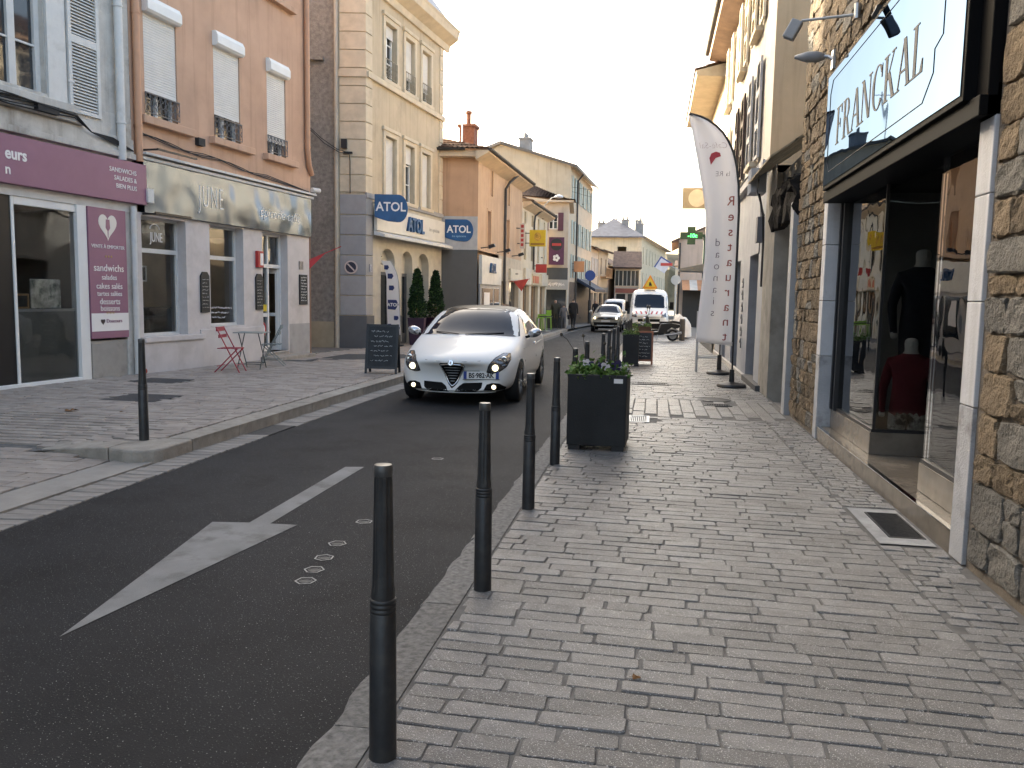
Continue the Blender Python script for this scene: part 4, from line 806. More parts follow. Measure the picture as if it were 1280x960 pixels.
m = MB(); m.add([(-.25, -.45, 9.9), (11.2, -.45, 9.9), (11.2, 4.6, 11.5), (-.25, 4.6, 11.5), (11.2, 9, 9.9), (-.25, 9, 9.9)]+[(-.25, -.45, 9.72), (11.2, -.45, 9.72), (-.25, 4.6, 11.32), (-.25, 9, 9.72)], [(0, 1, 2, 3), (3, 2, 4, 5), (6, 7, 1, 0), (0, 3, 8, 6), (3, 5, 9, 8), (6, 8, 3, 0)]); m.build('roof', mat('grey_tile', (.24, .22, .2), .8, var=.2), B7)
chimney(B7, 1.2, 3.2, 10.6, 11.75, .5, .35, mat('chimney_grey', (.30, .28, .26), .8), pots=4); antenna(B7, .6, 4.2, 11.2, 3.0); pipe(B7, [(3.0, -.4, 9.8), (2.7, -.08, 9.3), (2.7, -.08, -.4)], .06, MATS['dark_zinc'])
# row beyond
def row_house(lab, x, y, ang, wd, h, col, nwin, floors, roofcol=None, gf=None, shut=None, wall_name=None, depth=6, rise=1.0):
    b = building('street_house', lab, (x, y), ang); mm = plaster('plaster_%d_%d' % (int(y), int(h*10)), col, stain=.35)
    wx_ = [wd*(i+.5)/nwin for i in range(nwin)]; ops_ = [(q-.32, q+.32, z, z+1.35) for q in wx_ for z in floors]
    m = MB(); m.wall(0, wd, 2.6, h, ops_); m.wall(.05, wd-.05, 2.6, h-.05, y=.3); m.quad((0, 0, -1), (0, 0, h), (0, depth, h), (0, depth, -1)); m.quad((wd, 0, -1), (wd, depth, -1), (wd, depth, h), (wd, 0, h)); m.add([(0, 0, h), (0, depth, h), (0, depth/2, h+rise)], [(0, 2, 1)]); m.add([(wd, 0, h), (wd, depth, h), (wd, depth/2, h+rise)], [(0, 1, 2)]); m.build('wall', mm, b)
    for q in wx_:
        for z in floors:
            m = MB(); m.box(q-.32, q+.32, .12, .15, z, z+1.35); m.box(q-.02, q+.02, .10, .12, z, z+1.35, 1); m.build('window', [G_DARK, WHITE], b)
            m = MB(); m.box(q-.4, q+.4, -.08, 0, z-.1, z-.02); m.build('sill', M_TRIM, b)
            if shut: m = MB(); m.box(q-.62, q-.34, -.05, -.005, z-.03, z+1.38); m.build('shutter', shut, b); m = MB(); m.box(q+.34, q+.62, -.05, -.005, z-.03, z+1.38); m.build('shutter', shut, b)
    gm = mat('front_%d' % int(y*3+x*7), gf or tuple(c_*.8 for c_ in col), .6, stain=.3); m = MB(); m.wall(0, wd, -1, 2.6, [(wd*.08, wd*.45, -1, 2.0), (wd*.55, wd*.92, .2, 2.0)], y=-.02); m.build('shop_front', gm, b)
    m = MB(); m.box(wd*.08, wd*.45, .1, .12, -1, 2.0); m.box(wd*.55, wd*.92, .1, .12, .2, 2.0); m.build('shop_pane', G_DARK, b)
    m = MB(); m.box(wd*.04, wd*.96, -.1, -.02, 2.1, 2.5); m.build('shop_fascia', mat('fascia_%d' % int(y*5+x*3), random.choice([(.4, .36, .3), (.25, .09, .07), (.13, .15, .17)]), .5), b)
    rm = roofcol or mat('brown_tile', (.13, .085, .065), .85, var=.35, scale=3, bump=.5, bscale=25)
    m = MB(); m.add([(-.2, -.4, h-.02), (wd+.2, -.4, h-.02), (wd+.2, depth/2, h+rise+.08), (-.2, depth/2, h+rise+.08), (wd+.2, depth+.3, h-.02), (-.2, depth+.3, h-.02), (-.2, -.4, h-.14), (wd+.2, -.4, h-.14)], [(0, 1, 2, 3), (3, 2, 4, 5), (6, 7, 1, 0)]); m.build('roof', rm, b); gutter(b, (-.2, -.44, h), (wd+.2, -.44, h), .07)
    return b
ra = math.atan2(1, .06)
b8 = row_house('cream house with tall narrow windows beyond the gabled one', -4.95, 64.6, ra, 5, 5.5, (.55, .48, .38), 3, (3.4,), shut=mat('white_shutter', (.55, .53, .5), .6))
b9 = row_house('weathered house with a wooden balcony in the far row', -4.6, 69.8, math.atan2(1, .1), 5, 5.6, (.46, .38, .28), 2, (3.6,))
chimney(b8, 4.6, 2.5, 5.9, 6.9, .3, .3); chimney(b9, 3.5, 2.4, 5.9, 7.0, .3, .3)
m = MB(); m.box(1, 4.5, -.5, 0, 3.3, 3.4); m.box(1, 4.5, -.52, -.48, 4.1, 4.16)
for k in range(12): m.box(1+.3*k, 1.04+.3*k, -.52, -.48, 3.4, 4.1)
m.build('balcony', M_WOOD, b9)
# white corner house and long yellow house closing the view
b10 = row_house('white rendered house with a brown hipped roof at the bend', -3.55, 76.5, R(2), 2.2, 4.4, (.56, .51, .42), 3, (2.75,), gf=(.5, .46, .4), rise=1.5, depth=5)
b10w = building('side_house', 'brown roofed pinkish house left of the white house at the bend', (-4.1, 76.4), math.atan2(1, .12)); m = MB(); m.box(0, 9, .1, 6, -1, 4.6); m.build('wall', plaster('pinkish', (.5, .38, .28)), b10w); m = MB(); m.add([(-.3, -.3, 4.6), (9, -.3, 4.6), (9, 3, 6.4), (-.3, 3, 6.4), (9, 6.3, 4.6), (-.3, 6.3, 4.6)], [(0, 1, 2, 3), (3, 2, 4, 5), (0, 3, 5)]); m.build('roof', MATS['brown_tile'], b10w); chimney(b10w, 1, 2.5, 5.6, 6.7, .35, .3)
B11 = building('yellow_house', 'long yellow house with slate roof closing the street', (-7.4, 95), R(-1))
m = MB(); m.wall(0, 5.85, -1.5, 8.5, [(3.2, 4.2, 6.6, 7.4)]); m.build('wall', plaster('yellow_plaster', (.55, .475, .345), stain=.2), B11); m = MB(); m.box(5.4, 5.87, -.05, 0, -1.5, 8.5); m.build('corner_pilaster', M_TRIM, B11)
fa_ = R(-1)-0; so_ = math.atan2(1, .10)-R(-1)
wx = [1.5+3.4*k for k in range(9)]; ops_ = [(x, x+1.1, z, z+1.9) for x in wx for z in (2.7, 5.6)]
m = MB(); m.wall(0, 31, -1.5, 8.5, ops_); m.wall(.1, 31, -1.5, 8.4, y=.35); m.build('street_wall', MATS['yellow_plaster'], B11, (5.85, 0, 0), so_)
for x in wx:
    for z in (2.7, 5.6): m = MB(); m.box(x, x+1.1, .15, .18, z, z+1.9); m.box(x-.55, x-.03, -.05, 0, z, z+1.9, 1); m.box(x+1.13, x+1.65, -.05, 0, z, z+1.9, 1); m.build('window', [G_DARK, mat('cream_shutter', (.6, .54, .42), .6)], B11, (5.85, 0, 0), so_)
m = MB(); m.add([(-.6, -.6, 8.5), (6.3, -.6, 8.5), (9.4, 31, 8.5), (2.4, 5, 11), (1.6, 31, 8.5), (4.6, 27, 11)], [(0, 1, 3), (1, 2, 5, 3), (3, 5, 4, 0), (2, 4, 5)]); m.add([(-.6, -.6, 8.35), (6.3, -.6, 8.35), (6.3, -.6, 8.5), (-.6, -.6, 8.5)], [(0, 1, 2, 3)]); m.build('roof', mat('slate', (.10, .10, .115), .5, var=.3, scale=2, bump=.3), B11)
m = MB(); m.wall(0, 5.9, -1.5, 8.5, y=12); m.quad((0, 0, -1.5), (0, 0, 8.5), (0, 12, 8.5), (0, 12, -1.5)); m.build('rear_wall', MATS['yellow_plaster'], B11)
for q in [(1.0, 4, 9, 10.3), (2.2, 9, 9.6, 11.0), (3.8, 3.4, 9.5, 10.6), (5.4, 6.5, 9, 10.4), (5.0, 12, 9.5, 11.3)]: chimney(B11, q[0], q[1], q[2], q[3], .4, .35, random.choice([MATS['chimney_grey'], mat('chimney_pale', (.42, .38, .33), .8)]))
b12 = row_house('far cream house right of the long yellow one', 3.6, 150, R(-4), 9, 7.5, (.52, .46, .36), 4, (3, 5.4)); 
for k, (x, y, h) in enumerate([(-14, 74, 7), (-21, 84, 8), (-17.5, 58, 7.5)]):
    b_ = building('rear_house', ['low roof glimpsed behind the far row of houses', 'grey roofed house rising behind the far row', 'tiled roof behind the gabled house'][k], (x, y), R(0)); m = MB(); m.box(0, 7, 0, 7, -1, h); m.build('wall', M_BEIGE, b_); m = MB(); m.add([(-.3, -.3, h), (7.3, -.3, h), (7.3, 3.5, h+1.6), (-.3, 3.5, h+1.6), (7.3, 7.3, h), (-.3, 7.3, h)], [(0, 1, 2, 3), (3, 2, 4, 5)]); m.build('roof', MATS['brown_tile'], b_)
# ================================================================ RIGHT SIDE
RA = R(-90)                                # local X runs towards the camera; facade at x = 1.88
M_STONE = mat('golden_stone', (.245, .18, .112), .9, var=.35, scale=5, bump=1.0, bscale=22, rnd=.45, stain=.5, sscale=1.5, col2=(.22, .16, .10))
M_STONEG = mat('grey_stone', (.20, .185, .16), .9, var=.3, scale=5, bump=1.0, bscale=22, rnd=.35, stain=.6, sscale=1.5)
for q_ in (M_STONE, M_STONEG):
    for nd in q_.node_tree.nodes:
        if nd.type == 'BUMP': nd.inputs['Distance'].default_value = .06
M_MORT = mat('old_mortar', (.17, .14, .11), .95, var=.35, scale=6, bump=.8, bscale=30)
S1 = building('boutique', 'golden rubble stone house with the FRANCKAL boutique', (1.88, 0), RA)
def L(y): return -y                        # street station -> local x
mo = MB(); mo.wall(-11.75, -9.9, -.1, 7.5, y=.014); mo.wall(-9.9, -5.2, 3.35, 7.5, y=.014); mo.wall(-5.2, 4, -.1, 7.5, y=.014); mo.quad((-11.75, .03, -.1), (-11.75, .03, 7.5), (-11.75, 5, 7.5), (-11.75, 5, -.1)); mo.quad((-11.75, .03, 7.5), (4, .03, 7.5), (4, 5, 7.5), (-11.75, 5, 7.5)); mo.quad((-11.75, 5, -.1), (-11.75, 5, 7.5), (4, 5, 7.5), (4, 5, -.1))
mo.build('wall', M_MORT, S1)
def stone_mesh(wd, h, seed, th=.03):
    """squared rubble block: nearly flat hammered face, arrises slightly rounded, edges irregular"""
    rnd = random.Random(seed); mb = MB(); us = [-1, -.94, -.45, 0, .45, .94, 1]; vs_ = [-1, -.9, -.3, .3, .9, 1]; nx, nz = 6, 5; g = []; tl = rnd.uniform(-.008, .008); tz = rnd.uniform(-.008, .008)
    for j, v in enumerate(vs_):
        for i, u in enumerate(us):
            e = max(abs(u), abs(v)); cn = .93 if (abs(u) > .8 and abs(v) > .8) else 1
            dep = th*(.7 if e == 1 else .95)+tl*u+tz*v+rnd.uniform(-.008, .008)
            g.append((u*wd/2*cn+rnd.uniform(-.009, .009), -dep, v*h/2*cn+rnd.uniform(-.009, .009)))
    mb.v += g; W = nx+1
    for j in range(nz):
        for i in range(nx): a_ = j*W+i; mb.f.append((a_, a_+1, a_+1+W, a_+W)); mb.m.append(0)
    rim = [i for i in range(W)]+[j*W+nx for j in range(1, nz+1)]+[nz*W+i for i in range(nx-1, -1, -1)]+[j*W for j in range(nz-1, 0, -1)]
    n0 = len(mb.v); mb.v += [(g[i][0], .03, g[i][2]) for i in rim]; k = len(rim)
    for q in range(k): mb.f.append((rim[(q+1) % k], rim[q], n0+q, n0+(q+1) % k)); mb.m.append(0)
    return mb
SCN = [0]
def stones(x0, x1, z0, z1, hmin=.14, hmax=.28, wmin=.18, wmax=.5, big=None, limit=True):
    z = z0; out = []
    while z < z1-.05:
        h = min(random.uniform(hmin, hmax), z1-z); x = x0
        while x < x1-.04:
            wd = random.uniform(wmin, wmax); wd = wd if x+wd < x1-.1 else x1-x
            if random.random() < .22 and h > .2:
                hh = h*random.uniform(.4, .6); out += [(x, x+wd, z, z+hh), (x, x+wd, z+hh, z+h)]
            else: out.append((x, x+wd, z, z+h))
            x += wd
        z += h
    return out
SL = []
sn = stones(-5.13, -3.4, .05, 1.72, .16, .30, .2, .46)+stones(-5.13, -3.4, 1.92, 4.2, .18, .32, .22, .5); SL += sn
SL += [(-5.15, -4.1, 1.72, 1.92)]
sf = stones(-11.7, -9.97, .05, 3.95, .13, .24, .16, .36); SL += sf
su = stones(-11.7, -5.15, 3.95, 6.6, .17, .28, .22, .5); SL += [q for q in su if not (q[1] > -9.55 and q[2] < 3.97)]
SL += stones(-3.4, .5, .05, 4.2, .3, .4, .4, .7)
SL.sort(key=lambda q: -((q[1]-q[0])*(q[3]-q[2]))/(q[0]**2+ (q[2]-1.5)**2))
rest = MB()
for i, (a_, b_, c_, d_) in enumerate(SL):
    sm_ = stone_mesh(max(.06, b_-a_-.016), max(.05, d_-c_-.014), i, .032 if not (a_ == -5.15) else .055)
    mm = M_STONEG if (random.random() < .22 or (c_ < .5 and a_ > -5.3) or a_ == -5.15) else M_STONE
    cx, cz = (a_+b_)/2, (c_+d_)/2
    if i < 300: sm_.build('stone', mm, S1, (cx, .02, cz), smooth=False)
    else: rest.add([(v[0]+cx, v[1]+.02, v[2]+cz) for v in sm_.v], sm_.f, 0 if mm is M_STONE else 1)
if rest.v: rest.build('stones', [M_STONE, M_STONEG], S1, kind='stuff')
# painted jambs, step, windows of the boutique
M_JAMB = mat('jamb_paint', (.54, .54, .555), .7, var=.08, bump=.2, stain=.45, sscale=3, streak=.8)
def jamb(x0, x1, dep, name='jamb'):
    z = 0
    for h in (.95, .62, .62, .62): m = MB(); m.box(x0, x1, -.012, dep, z+.002, z+h-.004); m.build('jamb_block', M_JAMB if z > .4 else mat('jamb_foot', (.40, .40, .41), .85, stain=1.0, sscale=4, bump=.4), S1, bev=.006); z += h
jamb(-9.97, -9.78, .34); jamb(-5.42, -5.2, .34)
MARB = mat('marble', (.155, .132, .106), .25, var=.2, scale=4, bump=.03, stain=.4, sscale=2.5, spec=.5)
m = MB(); m.box(-9.78, -5.42, 0.0, 2.6, -.1, .148); m.build('step', MARB, S1, bev=.004); m = MB(); m.box(-9.78, -5.42, -.008, .03, .149, .156); m.build('step_edge', CHROME, S1)
m = MB(); m.box(-9.78, -8.05, .14, 2.0, .149, .36); m.build('plinth', MARB, S1, bev=.005); m = MB(); m.box(-6.6, -5.42, .14, 2.0, .149, .36); m.build('plinth', MARB, S1, bev=.005)
f = MB()
for x in (-9.76, -9.60): m = MB(); m.box(x, x+.05, .12, .2, .36, 2.75); m.build('window_post', BLACK, S1)
f.box(-9.55, -8.05, .15, .19, .361, .39); f.box(-8.08, -8.05, .19, 1.9, .361, .39); f2 = MB(); f2.box(-6.6, -5.42, .15, .19, .361, .39); f2.box(-6.6, -6.57, .19, 1.9, .361, .39); f2.box(-5.46, -5.42, .13, .2, .39, 2.75); f2.build('window_frame', BLACK, S1); f.box(-8.075, -8.05, .16, .185, .39, 2.75); f.build('window_frame', BLACK, S1)
p = MB(); p.box(-9.55, -8.08, .165, .175, .39, 2.75); p.build('display_pane', G_SHOP, S1); p = MB(); p.box(-8.068, -8.058, .19, 1.9, .39, 2.75); p.build('display_pane', G_SHOP, S1); p = MB(); p.box(-6.6, -5.46, .165, .175, .39, 2.75); p.build('display_pane', G_SHOP, S1); p = MB(); p.box(-6.59, -6.58, .19, 1.9, .39, 2.75); p.build('display_pane', G_SHOP, S1)
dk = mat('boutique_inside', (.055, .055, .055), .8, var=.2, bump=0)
m = MB(); m.wall(-9.78, -8.06, .36, 2.75, y=1.95); m.quad((-9.77, .2, .36), (-9.77, .2, 2.75), (-9.77, 1.95, 2.75), (-9.77, 1.95, .36)); m.build('display_back', mat('display_grey', (.32, .32, .32), .8), S1)
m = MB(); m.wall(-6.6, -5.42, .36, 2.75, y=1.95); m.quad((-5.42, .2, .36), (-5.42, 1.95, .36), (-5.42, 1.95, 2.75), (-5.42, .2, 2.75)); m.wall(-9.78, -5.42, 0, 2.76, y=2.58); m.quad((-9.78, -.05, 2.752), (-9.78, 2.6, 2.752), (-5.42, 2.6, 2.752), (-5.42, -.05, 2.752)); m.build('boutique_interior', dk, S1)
d_ = MB(); d_.box(-8.05, -7.97, 1.9, 1.96, .15, 2.4); d_.box(-6.68, -6.6, 1.9, 1.96, .15, 2.4); d_.box(-7.97, -6.68, 1.9, 1.96, 2.3, 2.4); d_.box(-7.97, -6.68, 1.9, 1.96, .15, .25); do = d_.build('glass_door', BLACK, S1); p = MB(); p.box(-7.97, -6.68, 1.92, 1.93, .25, 2.3); p.build('pane', G_SHOP, do); m = MB(); m.cyl((-7.85, 1.86, .9), (-7.85, 1.86, 1.5), .015, n=8); m.build('handle', CHROME, do)
# mirrored fascia
m = MB(); m.box(-9.5, -5.38, -.13, .02, 2.74, 3.93); m.box(-5.38, -5.2, -.06, .02, 2.62, 4.05); m.box(-9.6, -5.2, -.1, .3, 2.62, 2.738); fz = m.build('fascia_box', mat('black_gloss', (.005, .005, .0055), .6, var=0, bump=0, spec=.06), S1, bev=.006)
m = MB(); m.box(-9.46, -5.42, -.136, -.131, 2.78, 3.90); mir = m.build('mirror_panel', mirror('blue_mirror', (.075, .112, .17)), S1)
M_FL = mat('fascia_letter', (.05, .052, .06), .6, 0, var=0, bump=0, spec=.2)
def serif_text(s, h, mat_, parent, x0, y, z0, total):
    """roman capitals with thick and thin strokes and slab serifs"""
    def arc(cx, cz, rx, rz, a0, a1, tk, tn, n=12):
        out = []
        for i in range(n):
            t0 = a0+(a1-a0)*i/n; t1 = a0+(a1-a0)*(i+1)/n
            def th(t_): return tn+(tk-tn)*abs(math.cos(t_))
            q = [(cx+rx*math.cos(t0), cz+rz*math.sin(t0)), (cx+rx*math.cos(t1), cz+rz*math.sin(t1)), (cx+(rx-th(t1))*math.cos(t1), cz+(rz-th(t1)*.6)*math.sin(t1)), (cx+(rx-th(t0))*math.cos(t0), cz+(rz-th(t0)*.6)*math.sin(t0))]
            out.append(q)
        return out
    def bar(x0_, z0_, x1_, z1_, w0): return [(x0_-w0/2, z0_), (x0_+w0/2, z0_), (x1_+w0/2, z1_), (x1_-w0/2, z1_)]
    def ser(cx, z, w0=.3): return [(cx-w0/2, z), (cx+w0/2, z), (cx+w0/2, z+.035), (cx-w0/2, z+.035)]
    G = {'F': ([bar(.2, 0, .2, 1, .15), ser(.2, 0, .34), [(.04, .96), (.62, .96), (.62, 1), (.04, 1)], [(.57, .76), (.62, .76), (.62, .96), (.5, .96)], [(.27, .5), (.46, .5), (.46, .54), (.27, .54)], [(.44, .4), (.48, .4), (.48, .64), (.44, .64)]], .7),
         'R': ([bar(.2, 0, .2, 1, .15), ser(.2, 0, .34), [(.04, .965), (.4, .965), (.4, 1), (.04, 1)], [(.27, .47), (.42, .47), (.42, .51), (.27, .51)], bar(.68, 0, .42, .5, .15), ser(.72, 0, .2)]+arc(.38, .74, .27, .26, -1.57, 1.57, .14, .04), .85),
         'A': ([bar(.1, 0, .4, 1, .05), bar(.72, 0, .42, 1, .16), ser(.1, 0, .24), ser(.72, 0, .32), [(.2, .33), (.62, .33), (.62, .375), (.2, .375)]], .86),
         'N': ([bar(.14, 0, .14, 1, .05), bar(.74, 0, .74, 1, .05), bar(.7, 0, .16, 1, .15), ser(.14, 0, .26), ser(.74, .965, .26), ser(.12, .965, .2)], .88),
         'C': (arc(.45, .5, .4, .51, .7, 5.6, .16, .045, 18)+[[(.7, .66), (.75, .66), (.75, .96), (.7, .86)]], .84),
         'K': ([bar(.2, 0, .2, 1, .15), ser(.2, 0, .34), ser(.2, .965, .34), bar(.28, .45, .66, .97, .05), bar(.72, 0, .38, .6, .16), ser(.74, 0, .3), ser(.66, .965, .26)], .9),
         'L': ([bar(.2, 0, .2, 1, .15), ser(.2, .965, .34), [(.04, 0), (.64, 0), (.64, .04), (.04, .04)], [(.5, .04), (.64, .04), (.64, .26), (.6, .26)]], .7)}
    W_ = sum(G[c_][1] for c_ in s); k = total/W_; mb = MB(); x = x0; e = 0
    for c_ in s:
        for P in G[c_][0]: mb.prism([(x+p[0]*k, z0+p[1]*h) for p in P], y-.0016-.0001*e, y, 'xz'); e = (e+1) % 9
        x += G[c_][1]*k
    return mb.build('lettering', mat_, parent)
serif_text('FRANCKAL', .36, M_FL, mir, -8.95, -.137, 3.12, 2.78)
ln = MB(); Pn = [(-9.3, 3.0), (-9.2, 2.9), (-6.15, 2.9), (-5.95, 3.05), (-5.95, 3.2), (-5.8, 3.25), (-5.8, 3.62), (-5.95, 3.66), (-5.95, 3.74), (-6.15, 3.82), (-9.2, 3.82), (-9.3, 3.7), (-9.3, 3.0)]
ln.tube([(x, -.137, z) for x, z in Pn], .004, 4); ln.build('engraved_border', M_FL, mir)
m = MB(); m.box(-7.42, -7.39, -.18, -.13, 3.935, 3.955); m.prism([(-.17, 3.96), (-.21, 3.88), (-.18, 3.86), (-.145, 3.93)], -7.43, -7.375, 'yz'); m.build('spotlight', BLACK, S1)
# street lamps fixed to the stone wall
t = thing('wall_lamp', 'grey cobra head lamp fixed to the stone wall above the mirror sign', 'street lamp', (1.86, 9.86, 4.2), 0)
m = MB(); m.tube([(0, 0, 0), (-.05, .05, .05), (-.12, .08, .06)], .02, 8); m.box(-.02, .02, -.05, .05, -.1, .1); m.build('arm', STEEL, t)
m = MB(); P = [(-.08, .05), (-.16, .085), (-.27, .075), (-.4, .03)]
m.tube([(x, .1+(-.2-x)*.12, .06+(-.15-x)*.05) for x, r_ in P], [.035, .06, .058, .018], 12); o = m.build('lamp_head', mat('lamp_grey', (.23, .235, .245), .45, var=.05), t, smooth=True)
t = thing('floodlight', 'small floodlight on a long arm at the top of the stone wall', 'floodlight', (1.86, 8.75, 4.32))
m = MB(); m.cyl((0, 0, 0), (-.5, .2, .02), .013, n=6); m.cyl((-.02, 0, -.04), (-.02, 0, .1), .03, n=8); m.build('arm', STEEL, t); m = MB(); m.box(-.06, .06, -.035, .035, -.2, 0, T=Matrix.Translation((-.53, .22, .03)) @ Matrix.Rotation(R(28), 4, 'Y') @ Matrix.Rotation(R(-20), 4, 'Z')); m.build('head', mat('lamp_grey2', (.25, .255, .26), .4), t, bev=.015)
# ---------------- low decayed passage between stone house and the tall one
S2 = building('passage', 'low decayed passage building with broken tiles beside the stone house', (1.88, 0), RA)
m = MB(); m.wall(-15.2, -14.0, -.2, 3.75); m.wall(-14.0, -11.75, 2.75, 3.6, y=.1); m.quad((-14.0, 0, -.2), (-14.0, .9, -.2), (-14.0, .9, 3.6), (-14.0, 0, 3.6)); m.build('wall', mat('passage_render', (.30, .275, .235), .9, var=.2, scale=3, stain=.8, sscale=1.2), S2)
m = MB(); m.wall(-14.0, -11.75, -.2, 2.75, y=.9); m.build('inner_wall', mat('passage_ochre', (.27, .19, .10), .9, var=.4, scale=2, stain=1.0, sscale=1.5), S2); m = MB(); m.box(-13.6, -12.3, .84, .9, -.1, 2.3); m.build('passage_door', mat('door_dark', (.03, .025, .022), .7), S2); m = MB(); m.box(-12.05, -11.8, -.06, .1, -.1, 2.9); m.build('door_post', mat('post_grey', (.36, .36, .36), .85, stain=.5, sscale=3), S2)
m = MB(); rn = random.Random(4); nx_ = 14; sec = [(.12, 2.72), (-.03, 2.70), (-.06, 2.85), (-.04, 3.0), (-.09, 3.12), (-.05, 3.28), (.12, 3.3)]
for i in range(nx_+1):
    for (yy, zz) in sec: m.v.append((-14.05+2.27*i/nx_, yy+rn.uniform(-.05, .03), zz+rn.uniform(-.06, .06)))
for i in range(nx_):
    for k in range(len(sec)-1): q_ = i*len(sec)+k; m.f.append((q_, q_+len(sec), q_+len(sec)+1, q_+1)); m.m.append(0)
m.f += [tuple(range(len(sec))), tuple(range(nx_*len(sec), (nx_+1)*len(sec)))]; m.m += [0, 0]
m.build('charred_beam', mat('charred', (.022, .02, .019), .95, var=.5, scale=8, bump=1.0, bscale=14, spec=.1), S2)
tr = link('lean_to_roof', None, S2)
for k in range(5):
    for j in range(3):
        b_ = MB(); zb = 3.5+.22*j; x = -14.7+.55*k; b_.prism([(-.38+.32*j, zb), (-.02+.32*j, zb+.24), (-.02+.32*j, zb+.27), (-.38+.32*j, zb+.03)], x+random.uniform(0, .03), x+.52, 'yz'); b_.build('slab_tile', mat('buff_tile', (.36, .29, .19), .85, var=.25, scale=6, bump=.4, rnd=.4), tr)
m = MB(); m.box(-15.0, -14.5, -.35, -.1, 3.35, 3.75); m.build('drain_box', mat('grey_box', (.33, .34, .36), .6), S2); m = MB(); m.tube([(-14.7, -.2, 3.4), (-14.75, -.1, 3.0), (-14.9, -.06, 2.6), (-14.9, -.06, 1.8)], .02, 6); m.tube([(-14.2, -.25, 3.7), (-14.0, -.3, 3.3), (-13.8, -.2, 2.9)], .012, 5); m.build('loose_cable', CABLE, S2)
# ---------------- tall house with louvred shutters and orange gable
S3 = building('shuttered_house', 'tall house with an orange gable, pale louvred shutters and grey ground floor', (1.9, 0), RA)
M_GREYF = mat('blue_grey_wall', (.30, .31, .335), .8, var=.1, bump=.2, stain=.4, sscale=.8); M_UP = plaster('pale_upper', (.52, .48, .42), stain=.35)
sx = [(-17.9, -17.1), (-20.8, -20.0), (-24.4, -23.6)]
ops = [(a_, b_, z, z+h) for a_, b_ in sx for z, h in ((4.3, 1.75), (6.85, 1.6))]
m = MB(); m.wall(-26.2, -15.2, 3.9, 8.75, ops); m.wall(-26.1, -15.3, 3.9, 8.7, y=.4); m.quad((-26.2, 0, -.5), (-26.2, 0, 8.75), (-26.2, 8, 8.75), (-26.2, 8, -.5)); m.build('wall', M_UP, S3)
m = MB(); m.add([(-15.2, 0, -.2), (-15.2, 8, -.2), (-15.2, 8, 8.75), (-15.2, 3.5, 10.6), (-15.2, 0, 8.75)], [(0, 1, 2, 3, 4)]); m.build('gable_wall', plaster('orange_gable', (.55, .395, .24), stain=.2), S3)
GD = [(-17.5, -16.1, -.2, 2.45), (-20.9, -19.3, -.2, 2.45), (-23.8, -22.4, -.2, 2.45)]
m = MB(); m.wall(-26.2, -15.2, -.4, 3.9, GD); m.quad((-15.2, 0, -.2), (-15.2, .5, -.2), (-15.2, .5, 3.9), (-15.2, 0, 3.9)); m.build('ground_floor', M_GREYF, S3)
for a_, b_, c_, d_ in GD: f = MB(); f.box(a_, b_, .2, .24, c_, d_); f.box(a_+.4, a_+.46, .17, .2, c_, d_); f.build('shop_door', mat('dark_door', (.025, .027, .03), .3), S3)
m = MB(); m.box(-26.2, -15.15, -.12, 0, 3.86, 3.98); m.build('string_course', mat('string_grey', (.38, .38, .39), .8), S3); m = MB(); m.box(-17.2, -14.9, -.1, .1, -.2, .08); m.build('doorstep', mat('step_dark', (.08, .08, .08), .7), S3); m = MB(); m.box(-26, -17.3, -.06, 0, -.4, .05); m.build('threshold', mat('threshold_pale', (.42, .4, .37), .7), S3)
M_LV = mat('cream_louvre', (.60, .54, .43), .65, var=.08, bump=.1, stain=.3, sscale=2); M_DLV = mat('dark_louvre', (.05, .03, .028), .7)
for k, (a_, b_) in enumerate(sx):
    for z, h in ((4.3, 1.75), (6.85, 1.6)):
        win(S3, a_, b_, z, z+h, y=.2, cols=2, rws=3)
        mm = M_DLV if (k == 1 and z < 5) else (mat('grey_louvre', (.36, .36, .37), .7) if (k == 0 and z < 5) else M_LV)
        louvre(S3, a_-.62, a_-.03, z-.05, z+h+.05, -.04, mm, panels=3, pitch=.055); louvre(S3, b_+.03, b_+.62, z-.05, z+h+.05, -.04, mm, panels=3, pitch=.055)
        m = MB(); m.box(a_-.1, b_+.1, -.16, .1, z-.14, z-.05); m.build('sill', M_TRIM, S3)
m = MB(); m.prism([(.0, 8.6), (-.5, 8.72), (-.52, 8.86), (0, 8.95)], -26.4, -14.9, 'yz'); m.build('eaves', mat('eaves_brown', (.26, .17, .12), .7, var=.2), S3); gutter(S3, (-26.4, -.56, 8.93), (-14.9, -.56, 8.93), .08)
tile_roof(S3, [(-26.4, -.5, 8.93), (-14.9, -.5, 8.93), (-14.9, 3.5, 10.7), (-26.4, 3.5, 10.7)])
m = MB(); m.tube([(-15.4, -.05, 3.95), (-15.6, -.1, 3.6), (-15.5, -.06, 3.0), (-15.6, -.06, 2.4)], .012, 5); m.box(-15.75, -15.5, -.12, 0, 2.6, 3.05); m.tube([(-26, -.08, 4.05), (-22, -.1, 4.02), (-18, -.1, 4.06), (-15.3, -.08, 4.0)], .02, 5); m.build('meter_and_cables', mat('cable_grey', (.13, .13, .14), .7), S3)
m = MB()
for k in range(6): z = 1.95-.26*k; m.tube([(-18.72, -.006, z), (-18.6, -.006, z+.08), (-18.48, -.006, z), (-18.48, -.006, z-.1), (-18.72+.1*(k % 2), -.006, z-.1)], .016, 4)
m.build('wall_lettering', mat('wall_print', (.1, .1, .105), .7), S3)
